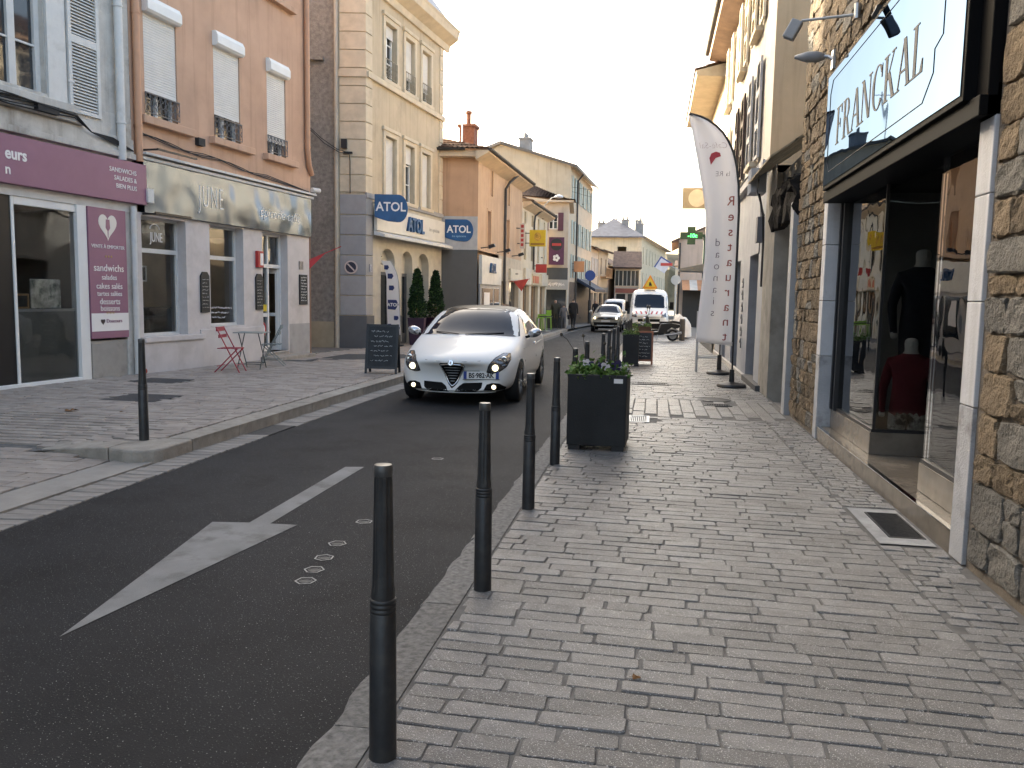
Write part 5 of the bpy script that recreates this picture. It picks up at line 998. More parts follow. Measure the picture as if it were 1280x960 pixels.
# ---------------- next houses on the right
S4 = building('peach_eaves_house', 'peach house with broad projecting eaves beyond the shuttered one', (1.9, 0), RA)
m = MB(); m.wall(-33.5, -26.3, -.5, 8.3, [(-28.6, -27.9, 5.2, 6.7), (-31.6, -30.9, 5.2, 6.7)]); m.wall(-33.4, -26.4, -.5, 8.2, y=.35); m.quad((-26.3, 0, 0), (-26.3, 7, 0), (-26.3, 7, 8.3), (-26.3, 0, 8.3)); m.quad((-33.5, 0, -.5), (-33.5, 0, 8.3), (-33.5, 7, 8.3), (-33.5, 7, -.5)); m.build('wall', plaster('warm_peach', (.52, .43, .33), stain=.2), S4)
for a_ in (-28.6, -31.6): m = MB(); m.box(a_, a_+.7, .12, .15, 5.2, 6.7); m.build('window', G_DARK, S4); m = MB(); m.box(a_-.5, a_-.02, -.05, -.005, 5.15, 6.75); m.build('shutter', M_LV, S4); m = MB(); m.box(a_+.72, a_+1.2, -.05, -.005, 5.15, 6.75); m.build('shutter', M_LV, S4)
m = MB(); m.prism([(0, 8.2), (-.85, 8.25), (-.88, 8.4), (0, 8.6)], -33.9, -26.2, 'yz'); m.build('eaves', mat('eaves_buff', (.42, .36, .27), .8), S4); tile_roof(S4, [(-33.9, -.9, 8.42), (-26.2, -.9, 8.42), (-26.2, 3, 9.6), (-33.9, 3, 9.6)])
m = MB(); m.wall(-33.2, -26.6, -.3, 2.6, y=-.05); m.build('shop_front', mat('front_dark', (.10, .10, .105), .5), S4); m = MB(); m.prism([(-.05, 2.9), (-1.0, 2.7), (-1.0, 2.62), (-.05, 2.6)], -32.9, -31.5, 'yz'); m.build('canopy', mat('canopy_grey', (.16, .17, .17), .5), S4)
t = thing('square_sign', 'square buff sign with a pale disc high on the right', 'sign', (1.5, 30.2, 5.1)); m = MB(); m.box(-.62, .3, -.04, .04, -.36, .36); m.build('panel', mat('buff_sign', (.34, .29, .20), .6), t); m = MB(); m.cyl((-.12, -.05, 0), (-.12, -.04, 0), .3, n=24); m.build('disc', mat('cream_sign', (.62, .55, .42), .6), t); m = MB(); m.cyl((.3, 0, .2), (.42, 0, .2), .02, n=6); m.build('bracket', BLACK, t)
t = thing('pharmacy_cross', 'green lit pharmacy cross sticking out from the right hand houses', 'sign', (1.33, 32.5, 3.98)); GC = mat('cross_dark', (.015, .05, .03), .5); m = MB(); m.box(-.15, .15, -.06, .06, -.33, .33); m.box(-.42, -.152, -.06, .06, -.13, .13); m.box(.152, .42, -.06, .06, -.13, .13); m.box(.42, .6, -.03, .03, -.05, .05); m.build('cross', GC, t)
text('lettering', '-10c', .2, mat('green_led', (.05, .9, .15), .5, var=0, bump=0, emit=1.2), t, (.04, -.065, -.07), 'CENTER', bold=.004); m = MB(); m.cyl((.5, 0, 0), (.5, 0, -1.6), .05, n=8); m.build('post', GC, t)
S5 = building('pink_house', 'pinkish gabled house with striped awning at the far right', (1.55, 58), R(0))
m = MB(); m.add([(0, 0, -1), (7, 0, -1), (7, 0, 5.9), (3.5, 0, 7.2), (0, 0, 5.6)], [(0, 1, 2, 3, 4)]); m.add([(0, 0, -1), (0, 0, 5.6), (0.5, 12, 5.6), (0.5, 12, -1)], [(0, 1, 2, 3)]); m.build('wall', plaster('pink_render', (.55, .42, .33), stain=.2), S5)
m = MB(); m.add([(-.5, -.3, 5.5), (3.5, -.3, 7.3), (3.5, 12, 7.3), (-.2, 12, 5.5), (7.4, -.3, 5.7), (7.4, 12, 5.7), (-.5, -.3, 5.35), (3.5, -.3, 7.15)], [(0, 1, 2, 3), (1, 4, 5, 2), (6, 7, 1, 0)]); m.build('roof', MATS['brown_tile'], S5); m = MB(); m.box(.4, 6.5, -.08, 0, -.6, 2.6); m.build('shop_front', mat('front_black', (.02, .02, .021), .5), S5); m = MB(); m.box(1.7, 2.9, -.1, -.08, 1.7, 2.3); m.build('shop_plate', mat('plate_grey', (.3, .3, .3), .5), S5)
aw = MB()
for k in range(10): aw.add([(.3+.5*k, -.1, 2.9), (.8+.5*k, -.1, 2.9), (.8+.5*k, -1.8, 2.2), (.3+.5*k, -1.8, 2.2)], [(0, 3, 2, 1)], k % 2)
aw.build('awning', [mat('awning_orange', (.5, .25, .13), .8), mat('awning_white', (.6, .55, .48), .8)], S5); m = MB(); m.cyl((.1, -.12, 5.4), (.1, -.12, -.5), .06, n=8); m.build('downpipe', MATS['dark_zinc'], S5)
b13 = row_house('pale house further along on the right beyond the pink one', 3.0, 86, RA+R(4), 14, 6.5, (.5, .45, .38), 6, (3, 4.9))
# back-street side: the buildings opposite, behind the camera, that the shop glass mirrors
for k, (y0, y1, h, c_) in enumerate([(-12, 5.6, 9.5, (.45, .38, .28))]):
    b_ = building('near_left_house', 'plain beige house across the drive left of the camera', (-9.9, y0), LA); m = MB(); m.wall(0, y1-y0, -.1, h, [(x, x+1.0, z, z+1.8) for x in (2, 5, 8, 11, 14) for z in (4, 6.8)]+[(x, x+2.2, -.1, 2.6) for x in (1.5, 6, 11)]); m.box(0, y1-y0, .3, 6, -.1, h); m.build('wall', plaster('opp', c_), b_)
    for x in (2, 5, 8, 11, 14):
        for z in (4, 6.8): win(b_, x, x+1.0, z, z+1.8, cols=2, rws=3)

# wooded rise far beyond the end of the street
hm = MB(); rn = random.Random(5); xs = [-120+4*i for i in range(61)]
for k_, (yy, hh) in enumerate([(230, -2), (240, 9), (255, 15), (280, 17), (320, 14)]):
    for x_ in xs: hm.v.append((x_+rn.uniform(-1, 1), yy+rn.uniform(-2, 2), (hh*(.75+.25*math.sin(x_*.03+1))+(rn.uniform(-1, 1.5) if k_ else 0)) if k_ else -2))
for j in range(4):
    for i in range(60): q_ = j*61+i; hm.f.append((q_, q_+1, q_+62, q_+61)); hm.m.append(0)
hm.build('hill', mat('wooded_hill', (.12, .10, .06), .95, var=.5, scale=.15, bump=1.0, bscale=.6), kind='structure')
# ================================================================ STREET FURNITURE
M_BOL = mat('bollard_paint', (.020, .0205, .022), .45, var=.3, scale=14, bump=.12, bscale=60, spec=.5, col2=(.032, .031, .03), stain=.3, sscale=6)
bo = thing('bollard', 'dark ribbed bollard closest to the camera on the kerb', 'bollard', (-.85, 2.55, 0), 0, 'dark bollards along the right kerb')
m = MB(); m.lathe([(.047, -.02), (.047, 0), (.0465, .05), (.044, .50), (.041, .505)], 28); smooth_by_angle(m.build('lower_post', M_BOL, bo))
m = MB(); P = []
for k in range(3): z = .505+.016*k; P += [(.041, z), (.0445, z+.004), (.0445, z+.011), (.041, z+.015)]
m.lathe(P, 28); smooth_by_angle(m.build('collar', M_BOL, bo), 60)
m = MB(); m.lathe([(.040, .553), (.040, .57), (.036, .60), (.030, .955), (.0285, .962)], 40, mod=lambda k, z: (.90 if (k % 5) in (0, 1) and .59 < z < .958 else 1)); smooth_by_angle(m.build('fluted_shaft', M_BOL, bo), 25)
m = MB(); m.lathe([(.029, .962), (.031, .966), (.031, .992), (.028, 1.0), (.001, 1.003)], 28); smooth_by_angle(m.build('cap', mat('cap_worn', (.10, .10, .10), .35, .5, var=.2), bo), 40)
GB = 'dark bollards along the right kerb'
for (x, y), l in zip([(-.845, 4.19), (-.86, 5.93), (-.86, 7.6), (-.83, 9.12), (-.82, 10.66), (-.78, 13.5), (-.76, 14.95), (-.74, 16.4), (-.72, 17.9), (-.7, 22.6), (-.7, 24.4), (-.7, 26.2), (-.7, 28)],
    ['second dark bollard from the camera, beside the open asphalt', 'third dark bollard from the camera, its top level with the car bumper', 'fourth dark bollard, just left of the near planter', 'short looking bollard top behind the left edge of the near planter', 'bollard standing clear right behind the near planter',
     'first of the tight cluster of bollards left of the far planter', 'second bollard in the cluster left of the far planter', 'third bollard in the cluster left of the far planter', 'bollard touching the left side of the far planter in view', 'bollard just beyond the far planter', 'second bollard beyond the far planter', 'bollard level with the parked scooter approach', 'last bollard before the parked scooter']):
    dup(bo, (x, y, zg(y)), random.uniform(0, 3), l, GB)
dup(bo, (-4.92, 7.37, LZ), .4, 'lone dark bollard on the left kerb corner', 'bollard on the left')
# planters
M_PLNT = mat('anthracite_planter', (.010, .0105, .0115), .55, var=.3, scale=3, bump=.15, col2=(.016, .016, .0165))
LEAFM = [mat('leaf_a', (.055, .115, .022), .55, var=.4, scale=9, bump=0, spec=.3), mat('leaf_b', (.10, .17, .035), .55, var=.3, scale=9, bump=0, spec=.3), mat('leaf_dark', (.018, .04, .016), .6, var=.4, scale=9, bump=0, spec=.25)]
def leaves(mb, n, pos, size, mi=(0, 1), rnd=random):
    for _ in range(n):
        p = Vector(pos()); s_ = size*rnd.uniform(.6, 1.3); d = Vector((rnd.uniform(-1, 1), rnd.uniform(-1, 1), rnd.uniform(-.2, 1))).normalized(); q = d.orthogonal().normalized(); q = (Matrix.Rotation(rnd.uniform(0, 6.3), 3, d) @ q)*s_*.38
        b = d.cross(q).normalized()*s_*.12
        mb.add([p, p+d*s_*.5+q+b, p+d*s_, p+d*s_*.5-q+b], [(0, 1, 2), (0, 2, 3)], rnd.choice(mi))
def planter(lab, x, y, rz, wd, h, m_=None, flowers=True, seed=1, name='planter', tall=.15):
    rnd = random.Random(seed); t = thing(name, lab, 'planter', (x, y, zg(y)), rz); a_ = wd/2; m_ = m_ or M_PLNT
    b = MB(); b.box(-a_, a_, -a_, -a_+.03, .05, h); b.box(-a_, a_, a_-.03, a_, .05, h); b.box(-a_, -a_+.03, -a_+.03, a_-.03, .05, h); b.box(a_-.03, a_, -a_+.03, a_-.03, .05, h); b.box(-a_+.03, a_-.03, -a_+.03, a_-.03, .05, .08); b.build('box', m_, t, bev=.006)
    f = MB()
    for sx in (-1, 1):
        for sy in (-1, 1): f.box(sx*a_*.75-.06, sx*a_*.75+.06, sy*a_*.75-.06, sy*a_*.75+.06, 0, .049)
    f.build('foot', BLACK, t)
    s = MB(); s.box(-a_+.031, a_-.031, -a_+.031, a_-.031, h-.1, h-.05); s.build('soil', mat('soil', (.03, .022, .016), .95, bump=.8), t)
    lv = MB(); leaves(lv, 900, lambda: (rnd.uniform(-a_, a_)*.98, rnd.uniform(-a_, a_)*.98, h-.05+abs(rnd.gauss(0, tall*.42))), wd*.1, (0, 1, 1), rnd); lv.build('foliage', LEAFM, t, kind='stuff')
    if flowers:
        for k in range(9):
            q = MB(); fx, fy, fz = rnd.uniform(-a_, a_)*.85, rnd.uniform(-a_*1.0, a_*.3), h+rnd.uniform(.02, tall*.6); r_ = wd*.045
            for j in range(5): an = j*1.257; c_ = Vector((fx+r_*math.cos(an), fy-.01, fz+r_*math.sin(an))); q.add([c_+Vector((r_*.9*math.cos(u), rnd.uniform(-.004, .004), r_*.9*math.sin(u))) for u in [i*1.047 for i in range(6)]], [tuple(range(6))])
            q.build('flower', mat('petal_white', (.7, .62, .66), .6, var=.1, bump=0) if k % 2 else mat('petal_violet', (.03, .02, .075), .6, bump=0), t)
    return t
p1 = planter('large black planter with pansies standing by the kerb in the foreground', -.525, 8.68, R(-2), .60, .78, seed=3)
m = MB(); m.box(.17, .26, -.304, -.300, .70, .745); m.build('label_plate', sw, p1)
m = MB()
for pts in [[(-.22, .05, .75), (-.28, .02, 1.0), (-.36, 0, 1.12), (-.42, 0, 1.16)], [(-.15, .1, .75), (-.17, .1, .95), (-.2, .1, 1.15)], [(.02, .1, .75), (.04, .1, .95), (.03, .1, 1.07)], [(.08, .1, .75), (.09, .1, .98), (.09, .1, 1.03)]]:
    m.tube(pts, .004, 4); e = pts[-1]; m.lathe([(.002, -.015), (.018, 0), (.012, .02), (.002, .025)], 6, e)
m.build('dry_stem', mat('dry_stem', (.05, .04, .03), .8), p1)
planter('slim dark planter with green shrubs beside the brown chalkboard', -.5, 20.1, 0, .38, .76, seed=5, flowers=False)
planter('brown planter with red and yellow flowers before the parked van', -.45, 34, 0, .75, .6, mat('brown_planter', (.07, .04, .028), .7), seed=6, flowers=True)
planter('low flower box on the kerb left of the brown planter', -.75, 31, 0, .45, .5, MATS['brown_planter'], seed=8, flowers=True)
# chalkboards
def aboard(lab, x, y, z, rz, wd, h, frame, seed):
    t = thing('chalkboard', lab, 'chalkboard', (x, y, z), rz); tilt = R(11)
    for sgn, nm in ((-1, 'front_panel'), (1, 'rear_panel')):
        T = Matrix.Translation((0, 0, h)) @ Matrix.Rotation(sgn*tilt, 4, 'X'); b = MB()
        b.box(-wd/2, -wd/2+.045, -.012, .012, -h*1.02, 0, T=T); b.box(wd/2-.045, wd/2, -.012, .012, -h*1.02, 0, T=T); b.box(-wd/2+.045, wd/2-.045, -.012, .012, -.05, -.005, T=T); b.box(-wd/2+.045, wd/2-.045, -.012, .012, -h*.92, -h*.87, T=T); o = b.build(nm, frame, t)
        s = MB(); s.box(-wd/2+.045, wd/2-.045, -.006, .006, -h*.87, -.05, T=T); s.build('slate', BOARD, o)
        if sgn == -1:
            c = MB(); n = 7
            for k in range(n): scribble(c, -wd*(.34-.1*(k % 2)), wd*(.32-.12*((k+1) % 2)), -.14-(h*.7)*k/n, -.009, .028 if k in (0, 2) else .018, .0032, seed+k)
            c.v = [tuple(T @ Vector(v)) for v in c.v]; c.build('chalk_writing', CHALK, o)
    return t
aboard('black A-frame chalkboard standing on the left pavement by the white car', -5.06, 15.15, LZ+zg(15), R(6), .62, .93, BLACK, 10)
aboard('brown framed A-frame chalkboard beside the slim planter', -.20, 20.85, zg(20.8), 0, .46, .82, mat('brown_frame', (.24, .09, .05), .6, var=.2), 20)
# feather flag, seen from its back
t = thing('feather_flag', 'white feather flag with mirrored red Restaurant lettering on a black pole', 'flag', (1.46, 15.55, zg(15.5)))
m = MB(); m.lathe([(.25, 0), (.27, .02), (.25, .055), (.1, .085), (.05, .1), (.04, .32), (.001, .33)], 24); smooth_by_angle(m.build('base', BLACK, t))
def lerp_tab(T_, z):
    for (z0, v0), (z1, v1) in zip(T_, T_[1:]):
        if z <= z1: return v0+(v1-v0)*max(0, (z-z0))/(z1-z0)
    return T_[-1][1]
ax = lambda z: lerp_tab([(0, 0), (3.2, 0), (3.63, -.025), (4.0, -.08), (4.23, -.15), (4.4, -.235), (4.54, -.33), (4.66, -.45), (4.77, -.6), (4.84, -.75), (4.89, -.94)], z)
fxl = lambda z: lerp_tab([(.7, -.67), (1.2, -.65), (2.26, -.57), (3.0, -.575), (3.4, -.63), (3.93, -.74), (4.54, -.87), (4.85, -.955), (4.9, -.96)], z)
pole = [(ax(z), 0, z) for z in [.2+.1556*i for i in range(26)]+[4.2+.0575*i for i in range(13)]]
m = MB(); m.tube(pole, .016, 8); m.build('pole', BLACK, t)
m = MB(); nu, nv = 10, 40
def flagpt(u, v):
    z = .75+4.14*v; xr = ax(z); xl = min(fxl(z), xr-.008); zz = z+.12*u*max(0, .5-v)
    return Vector((xr+(xl-xr)*u, .05*math.sin(u*7+v*3)*(u)+.03*math.sin(v*11+u*4)*u, zz))
for j in range(nv+1):
    for i in range(nu+1): m.v.append(tuple(flagpt(i/nu, j/nv)))
for j in range(nv):
    for i in range(nu): a_ = j*(nu+1)+i; m.f.append((a_, a_+1, a_+nu+2, a_+nu+1)); m.m.append(0)
CL = bpy.data.materials.new('flag_cloth'); CL.use_nodes = True; n_ = CL.node_tree.nodes; l_ = CL.node_tree.links; n_.clear()
o_ = n_.new('ShaderNodeOutputMaterial'); mx = n_.new('ShaderNodeMixShader'); df = n_.new('ShaderNodeBsdfDiffuse'); tl = n_.new('ShaderNodeBsdfTranslucent'); df.inputs[0].default_value = (.78, .78, .80, 1); tl.inputs[0].default_value = (.82, .81, .82, 1); mx.inputs[0].default_value = .5
l_.new(df.outputs[0], mx.inputs[1]); l_.new(tl.outputs[0], mx.inputs[2]); l_.new(mx.outputs[0], o_.inputs[0])
fl = m.build('cloth', CL, t, smooth=True); sol = fl.modifiers.new('thick', 'SOLIDIFY'); sol.thickness = .002
m = MB(); m.tube([(p[0]-.006, 0, p[2]) for p in pole if p[2] > .75], .022, 6); m.build('sleeve', BLACK, t)
REDP = mat('faded_red_print', (.33, .09, .085), .8, var=.15); GRP = mat('faded_grey_print', (.12, .10, .14), .8)
for k, ch in enumerate('Restaurant'):
    z = 3.27-.269*k; p = flagpt(.24, (z-.75)/4.14); text('lettering', ch, .24, REDP, t, (p.x, p.y-.018, z), 'CENTER', flip=True)
for k, ch in enumerate('daonais'):
    z = 2.55-.21*k; p = flagpt(.62, (z-.75)/4.14); text('lettering', ch, .2, GRP, t, (p.x, p.y-.02, z), 'CENTER', flip=True, bold=-.003)
p = flagpt(.4, .74); text('lettering', 'la RE', .13, GRP, t, (p.x, p.y-.02, 3.78), 'CENTER', flip=True, bold=-.003); p = flagpt(.45, .86)
text('lettering', 'Café-Sal', .15, mat('faint_print', (.42, .34, .36), .8), t, (p.x-.02, p.y-.02, 4.27), 'CENTER', flip=True, shear=.2, bold=-.004)
m = MB(); m.prism([(p.x-.06, 3.98), (p.x-.09, 4.1), (p.x-.06, 4.18), (p.x+.02, 4.21), (p.x+.09, 4.19), (p.x+.11, 4.13), (p.x+.02, 4.1)], p.y-.024, p.y-.018, 'xz'); m.build('logo', mat('logo_red', (.42, .05, .06), .7), t)
t = thing('flag_base', 'second round black flag base behind the feather flag', 'flag base', (1.45, 18.4, zg(18.4))); m = MB(); m.lathe([(.25, 0), (.27, .02), (.25, .055), (.1, .085), (.05, .1), (.045, .42), (.001, .43)], 24); smooth_by_angle(m.build('base', BLACK, t))
m = MB(); m.tube([(0, 0, .3), (0, 0, 2.6), (-.02, 0, 3.6)], .014, 6); m.build('pole', BLACK, t)
t = thing('display_stand', 'pale tubular stand behind the feather flag', 'stand', (1.25, 18.9, zg(18.9)), R(3)); m = MB()
for x in (-.26, .26): m.cyl((x, 0, 0), (x, 0, 1.35), .028, n=8)
m.cyl((-.26, 0, .32), (.26, 0, .32), .018, n=8); m.cyl((-.26, 0, .36), (.26, 0, .36), .012, n=8); m.cyl((-.26, 0, 1.33), (.26, 0, 1.33), .022, n=8); m.build('frame', mat('pale_metal', (.55, .55, .54), .4, .3), t)
m = MB(); m.box(-.25, .25, -.01, .01, .75, 1.3); m.build('panel', OFFW, t)
# left feather banner with blue logos
t = thing('feather_banner', 'white feather banner with blue ATOL logos by the optician door', 'flag', (-7.62, 24.1, LZ+zg(24)))
m = MB(); m.lathe([(.22, 0), (.22, .04), (.03, .06), (.03, .2)], 16); m.build('base', BLACK, t); bx = lambda z: .16-.05*z-(.22*((z-1.9)/.65)**2 if z > 1.9 else 0)
m = MB(); m.tube([(bx(z), 0, z) for z in [.15+.15*i for i in range(17)]], .014, 6); m.build('pole', STEEL, t)
m = MB(); n = 20
for j in range(n+1): z = .35+2.2*j/n; m.v += [(bx(z)-.01, 0, z), (bx(z)-.42+.1*(j/n)**3, .03, z+.02)]
for j in range(n): m.f.append((2*j, 2*j+1, 2*j+3, 2*j+2)); m.m.append(0)
m.build('cloth', CL, t)
for k, (z, dx, s_) in enumerate([(.55, .12, .2), (.85, .12, .15), (1.25, .2, .34), (1.75, .22, .17), (2.1, .22, .18), (2.36, .24, .15), (.62, .33, .12)]):
    m = MB(); x = bx(z)-dx; m.prism([(x-s_/2, z-s_*.4), (x+s_*.2, z-s_*.45), (x+s_/2, z), (x+s_*.3, z+s_*.42), (x-s_/2, z+s_*.42)], -.02, -.012, 'xz'); m.build('logo', mat('navy_print', (.02, .035, .12), .7), t)
text('lettering', 'ATOL', .14, sw, t, (bx(1.25)-.2, -.024, 1.2), 'CENTER', bold=.003)
# clipped conifers in plum pots
def topiary(lab, x, y, seed):
    rnd = random.Random(seed); t = thing('conifer', lab, 'plant', (x, y, LZ+zg(y)), rnd.uniform(0, 1), 'clipped conifers in plum pots')
    b = MB(); b.add([(-.2, -.2, 0), (.2, -.2, 0), (.2, .2, 0), (-.2, .2, 0), (-.26, -.26, .85), (.26, -.26, .85), (.26, .26, .85), (-.26, .26, .85)], [(3, 2, 1, 0), (0, 1, 5, 4), (1, 2, 6, 5), (2, 3, 7, 6), (3, 0, 4, 7), (4, 5, 6, 7)]); b.build('pot', mat('plum_pot', (.035, .012, .03), .4, var=.1, bump=.03), t, bev=.01)
    b = MB(); b.cyl((0, 0, .8), (0, 0, 2.1), .04, .015, 8); b.build('trunk', M_WOOD, t)
    def pos():
        z = rnd.random()**.8; r_ = (.28*(1-z)**.75+.03)*(1 if z > .06 else .75)*(.55+.45*rnd.random()**.4)*(1+.1*math.sin(z*23+seed)); a_ = rnd.uniform(0, 6.283); r_ *= 1+.12*math.sin(3*a_+9*z)
        return (r_*math.cos(a_), r_*math.sin(a_), .84+1.5*z)
    lv = MB(); leaves(lv, 5200, pos, .07, (0, 2, 2, 2, 2), rnd); lv.build('crown', LEAFM, t, kind='stuff'); return t
topiary('left clipped conifer in a plum pot before the optician', -7.30, 25.2, 1); topiary('right clipped conifer in a plum pot before the optician', -7.05, 26.5, 2)
# bistro set
def bchair(lab, x, y, rz, col):
    t = thing('folding_chair', lab, 'chair', (x, y, LZ+zg(y)), rz); w_ = .2
    for s_ in (-1, 1):
        m = MB(); m.tube([(s_*w_, -.22, 0), (s_*w_, .0, .44), (s_*w_, .20, .84)], .011, 6); m.build('leg', col, t); m = MB(); m.tube([(s_*(w_-.02), .25, 0), (s_*(w_-.02), -.18, .44)], .011, 6); m.build('leg', col, t)
    m = MB(); m.box(-w_, w_, -.012+.19, .012+.19, .76, .84); m.build('back_slat', col, t); m = MB(); m.box(-w_, w_, -.01+.15, .01+.15, .64, .70); m.build('back_slat', col, t)
    for k in range(6): m = MB(); m.box(-w_, w_, -.19+.065*k, -.19+.065*k+.05, .44, .452); m.build('seat_slat', col, t)
    m = MB(); m.cyl((-w_, -.15, .14), (w_, -.15, .14), .008, n=6); m.cyl((-w_, .19, .12), (w_, .19, .12), .008, n=6); m.build('stretcher', col, t)
bchair('red folding bistro chair before the cafe', -7.75, 14.35, R(100), mat('red_enamel', (.34, .025, .045), .4, var=.05)); bchair('grey folding bistro chair right of the bistro table', -7.72, 16.0, R(-70), mat('grey_enamel', (.22, .25, .24), .4, var=.05))
t = thing('bistro_table', 'small square metal bistro table between the folding chairs', 'table', (-7.75, 15.2, LZ+zg(15)), R(10)); gm = mat('dark_enamel', (.06, .07, .07), .4); m = MB(); m.box(-.29, .29, -.29, .29, .70, .715); m.build('table_top', MATS['grey_enamel'], t, bev=.004)
for s_ in (-1, 1): m = MB(); m.tube([(s_*.22, -.26, 0), (s_*.22, .24, .7)], .011, 6); m.build('leg', gm, t); m = MB(); m.tube([(s_*.19, .26, 0), (s_*.19, -.24, .7)], .011, 6); m.build('leg', gm, t)
m = MB(); m.cyl((-.22, -.2, .1), (.22, -.2, .1), .009, n=6); m.cyl((-.2, .2, .1), (.2, .2, .1), .009, n=6); m.build('stretcher', gm, t)
m = MB(); m.lathe([(.001, 0), (.045, .01), (.06, .05), (.045, .09), (.001, .1)], 10); m.build('ball', mat('red_orange', (.4, .06, .03), .6, var=.4, scale=20), loc=tuple(bw(1.36, -.2, LZ)), label='small red and orange ball at the foot of the white downpipe', category='ball')
# green bar stools far down the left pavement
def stool(lab, x, y):
    t = thing('bar_stool', lab, 'stool', (x, y, LZ+zg(y)), 0, 'lime green stools'); g_ = mat('lime_paint', (.22, .40, .05), .5)
    m = MB(); m.box(-.15, .15, -.15, .15, .6, .64); m.build('seat', g_, t); m = MB(); m.box(-.13, .13, .13, .15, .64, 1.0 if 'nearest' in lab else .8); m.build('backrest', g_, t)
    for sx_ in (-1, 1):
        for sy_ in (-1, 1): m = MB(); m.cyl((sx_*.16, sy_*.16, 0), (sx_*.13, sy_*.13, .6), .016, n=5); m.build('leg', g_, t)
stool('lime green stool furthest left outside the far shops', -5.6, 41.4); stool('lime green stool in the middle of the three', -5.5, 42.1); stool('lime green stool nearest the walking people', -5.36, 42.9)
t = thing('cafe_table', 'dark round table left of the lime stools', 'table', (-5.15, 40.2, LZ+zg(40))); m = MB(); m.cyl((0, 0, .7), (0, 0, .74), .35, n=16); m.build('table_top', BLACK, t); m = MB(); m.cyl((0, 0, 0), (0, 0, .7), .03, n=8); m.cyl((0, 0, 0), (0, 0, .03), .25, n=12); m.build('pedestal', STEEL, t)
# poster stand on the left by the car roof
t = thing('poster_stand', 'stand with a portrait poster seen over the car roof', 'stand', (-5.6, 31.5, LZ+zg(31))); m = MB(); m.cyl((0, 0, 0), (0, 0, .9), .02, n=6); m.box(-.2, .2, -.15, .15, 0, .03); m.build('post', BLACK, t); m = MB(); m.box(-.14, .14, -.02, .02, .85, 1.3); m.build('poster', mat('poster_photo', (.35, .24, .18), .6, var=.5, scale=6, col2=(.05, .03, .03)), t)
# pole with a blue round sign
t = thing('road_sign', 'blue round road sign on a dark pole far down the left pavement', 'sign', (-4.35, 57.5, LZ+zg(57))); m = MB(); m.cyl((0, 0, 0), (0, 0, 3.5), .06, n=8); m.cyl((0, 0, 0), (0, 0, 1.6), .11, n=8); m.build('pole', BLACK, t); m = MB(); m.cyl((0, -.08, 3.3), (0, -.06, 3.3), .36, n=20); m.build('disc', mat('road_blue', (.03, .07, .25), .5), t)
# awning and racks under the tall house
m = MB(); m.prism([(-.05, 2.9), (-1.3, 2.2), (-1.3, 2.0), (-.05, 2.7)], 3.5, 9.5, 'yz'); m.build('awning', mat('navy_awning', (.025, .035, .06), .7), B7); m = MB(); m.wall(.3, 10.5, -.5, 2.6, y=-.03); m.build('shop_front', mat('front_brown', (.07, .055, .045), .6, var=.4, scale=3), B7)
proj_sign('round terracotta shop sign on the tall gabled house', 1.2, 3.6, .7, .7, mat('terracotta_sign', (.42, .2, .1), .6), .15, M_=Matrix.Translation((-5.45, 53.5, 0)) @ Matrix.Rotation(math.atan2(1, .055), 4, 'Z'), rz=math.atan2(1, .055))
# overhead wire with its small hangers, roof flag banner
m = MB(); m.tube([(-5.2+.62*i, 52+.3*i, 8.15+.02*(i-6)**2*.3-.0) for i in range(13)], .012, 4); m.tube([(-5.2+.62*i, 52.1+.3*i, 7.6+.035*(i-6)**2*.4) for i in range(10)], .01, 4)
for i in (2, 5, 8): m.cyl((-5.2+.62*i, 52+.3*i, 8.1), (-5.2+.62*i, 52+.3*i, 7.5), .01, n=4)
m.build('overhead_wire', CABLE, label='thin overhead wires crossing the street against the sky', category='wire')
t = thing('shop_banner', 'tilted white banner with red lettering hanging over the far street', 'banner', (.45, 49, 3.55), R(4)); Tt = Matrix.Rotation(R(32), 4, 'Y'); m = MB(); m.box(-.36, .36, -.03, .03, -.36, .36, T=Tt); m.build('panel', mat('banner_white', (.62, .62, .66), .6), t); m = MB(); m.box(-.36, .36, -.035, -.031, .28, .36, T=Tt); m.box(-.36, -.28, -.035, -.031, -.36, .28, T=Tt); m.build('blue_edge', mat('banner_blue', (.05, .08, .25), .6), t); m = MB(); m.box(-.12, .55, -.06, -.04, -.06, .1); m.build('red_print', RED, t); m = MB(); m.cyl((.3, 0, 0), (1.0, 0, -.3), .02, n=5); m.build('arm', STEEL, t)
# post with round plate, and litter bin near the scooter
t = thing('litter_bin', 'dark post bin beside the parked scooter', 'bin', (1.22, 35.3, zg(35))); m = MB(); m.lathe([(.10, 0), (.12, .05), (.12, .85), (.1, .9), (.001, .9)], 12); m.build('body', mat('bin_grey', (.07, .065, .06), .7), t)
t = thing('street_post', 'thin pale post with a small disc right of the van', 'post', (1.3, 52, zg(52))); m = MB(); m.cyl((0, 0, 0), (0, 0, 3.3), .05, n=8); m.build('pole', mat('pale_post', (.5, .48, .44), .6), t); m = MB(); m.cyl((0, -.07, 3.0), (0, -.05, 3.0), .3, n=16); m.build('disc', MATS['pale_post'], t)
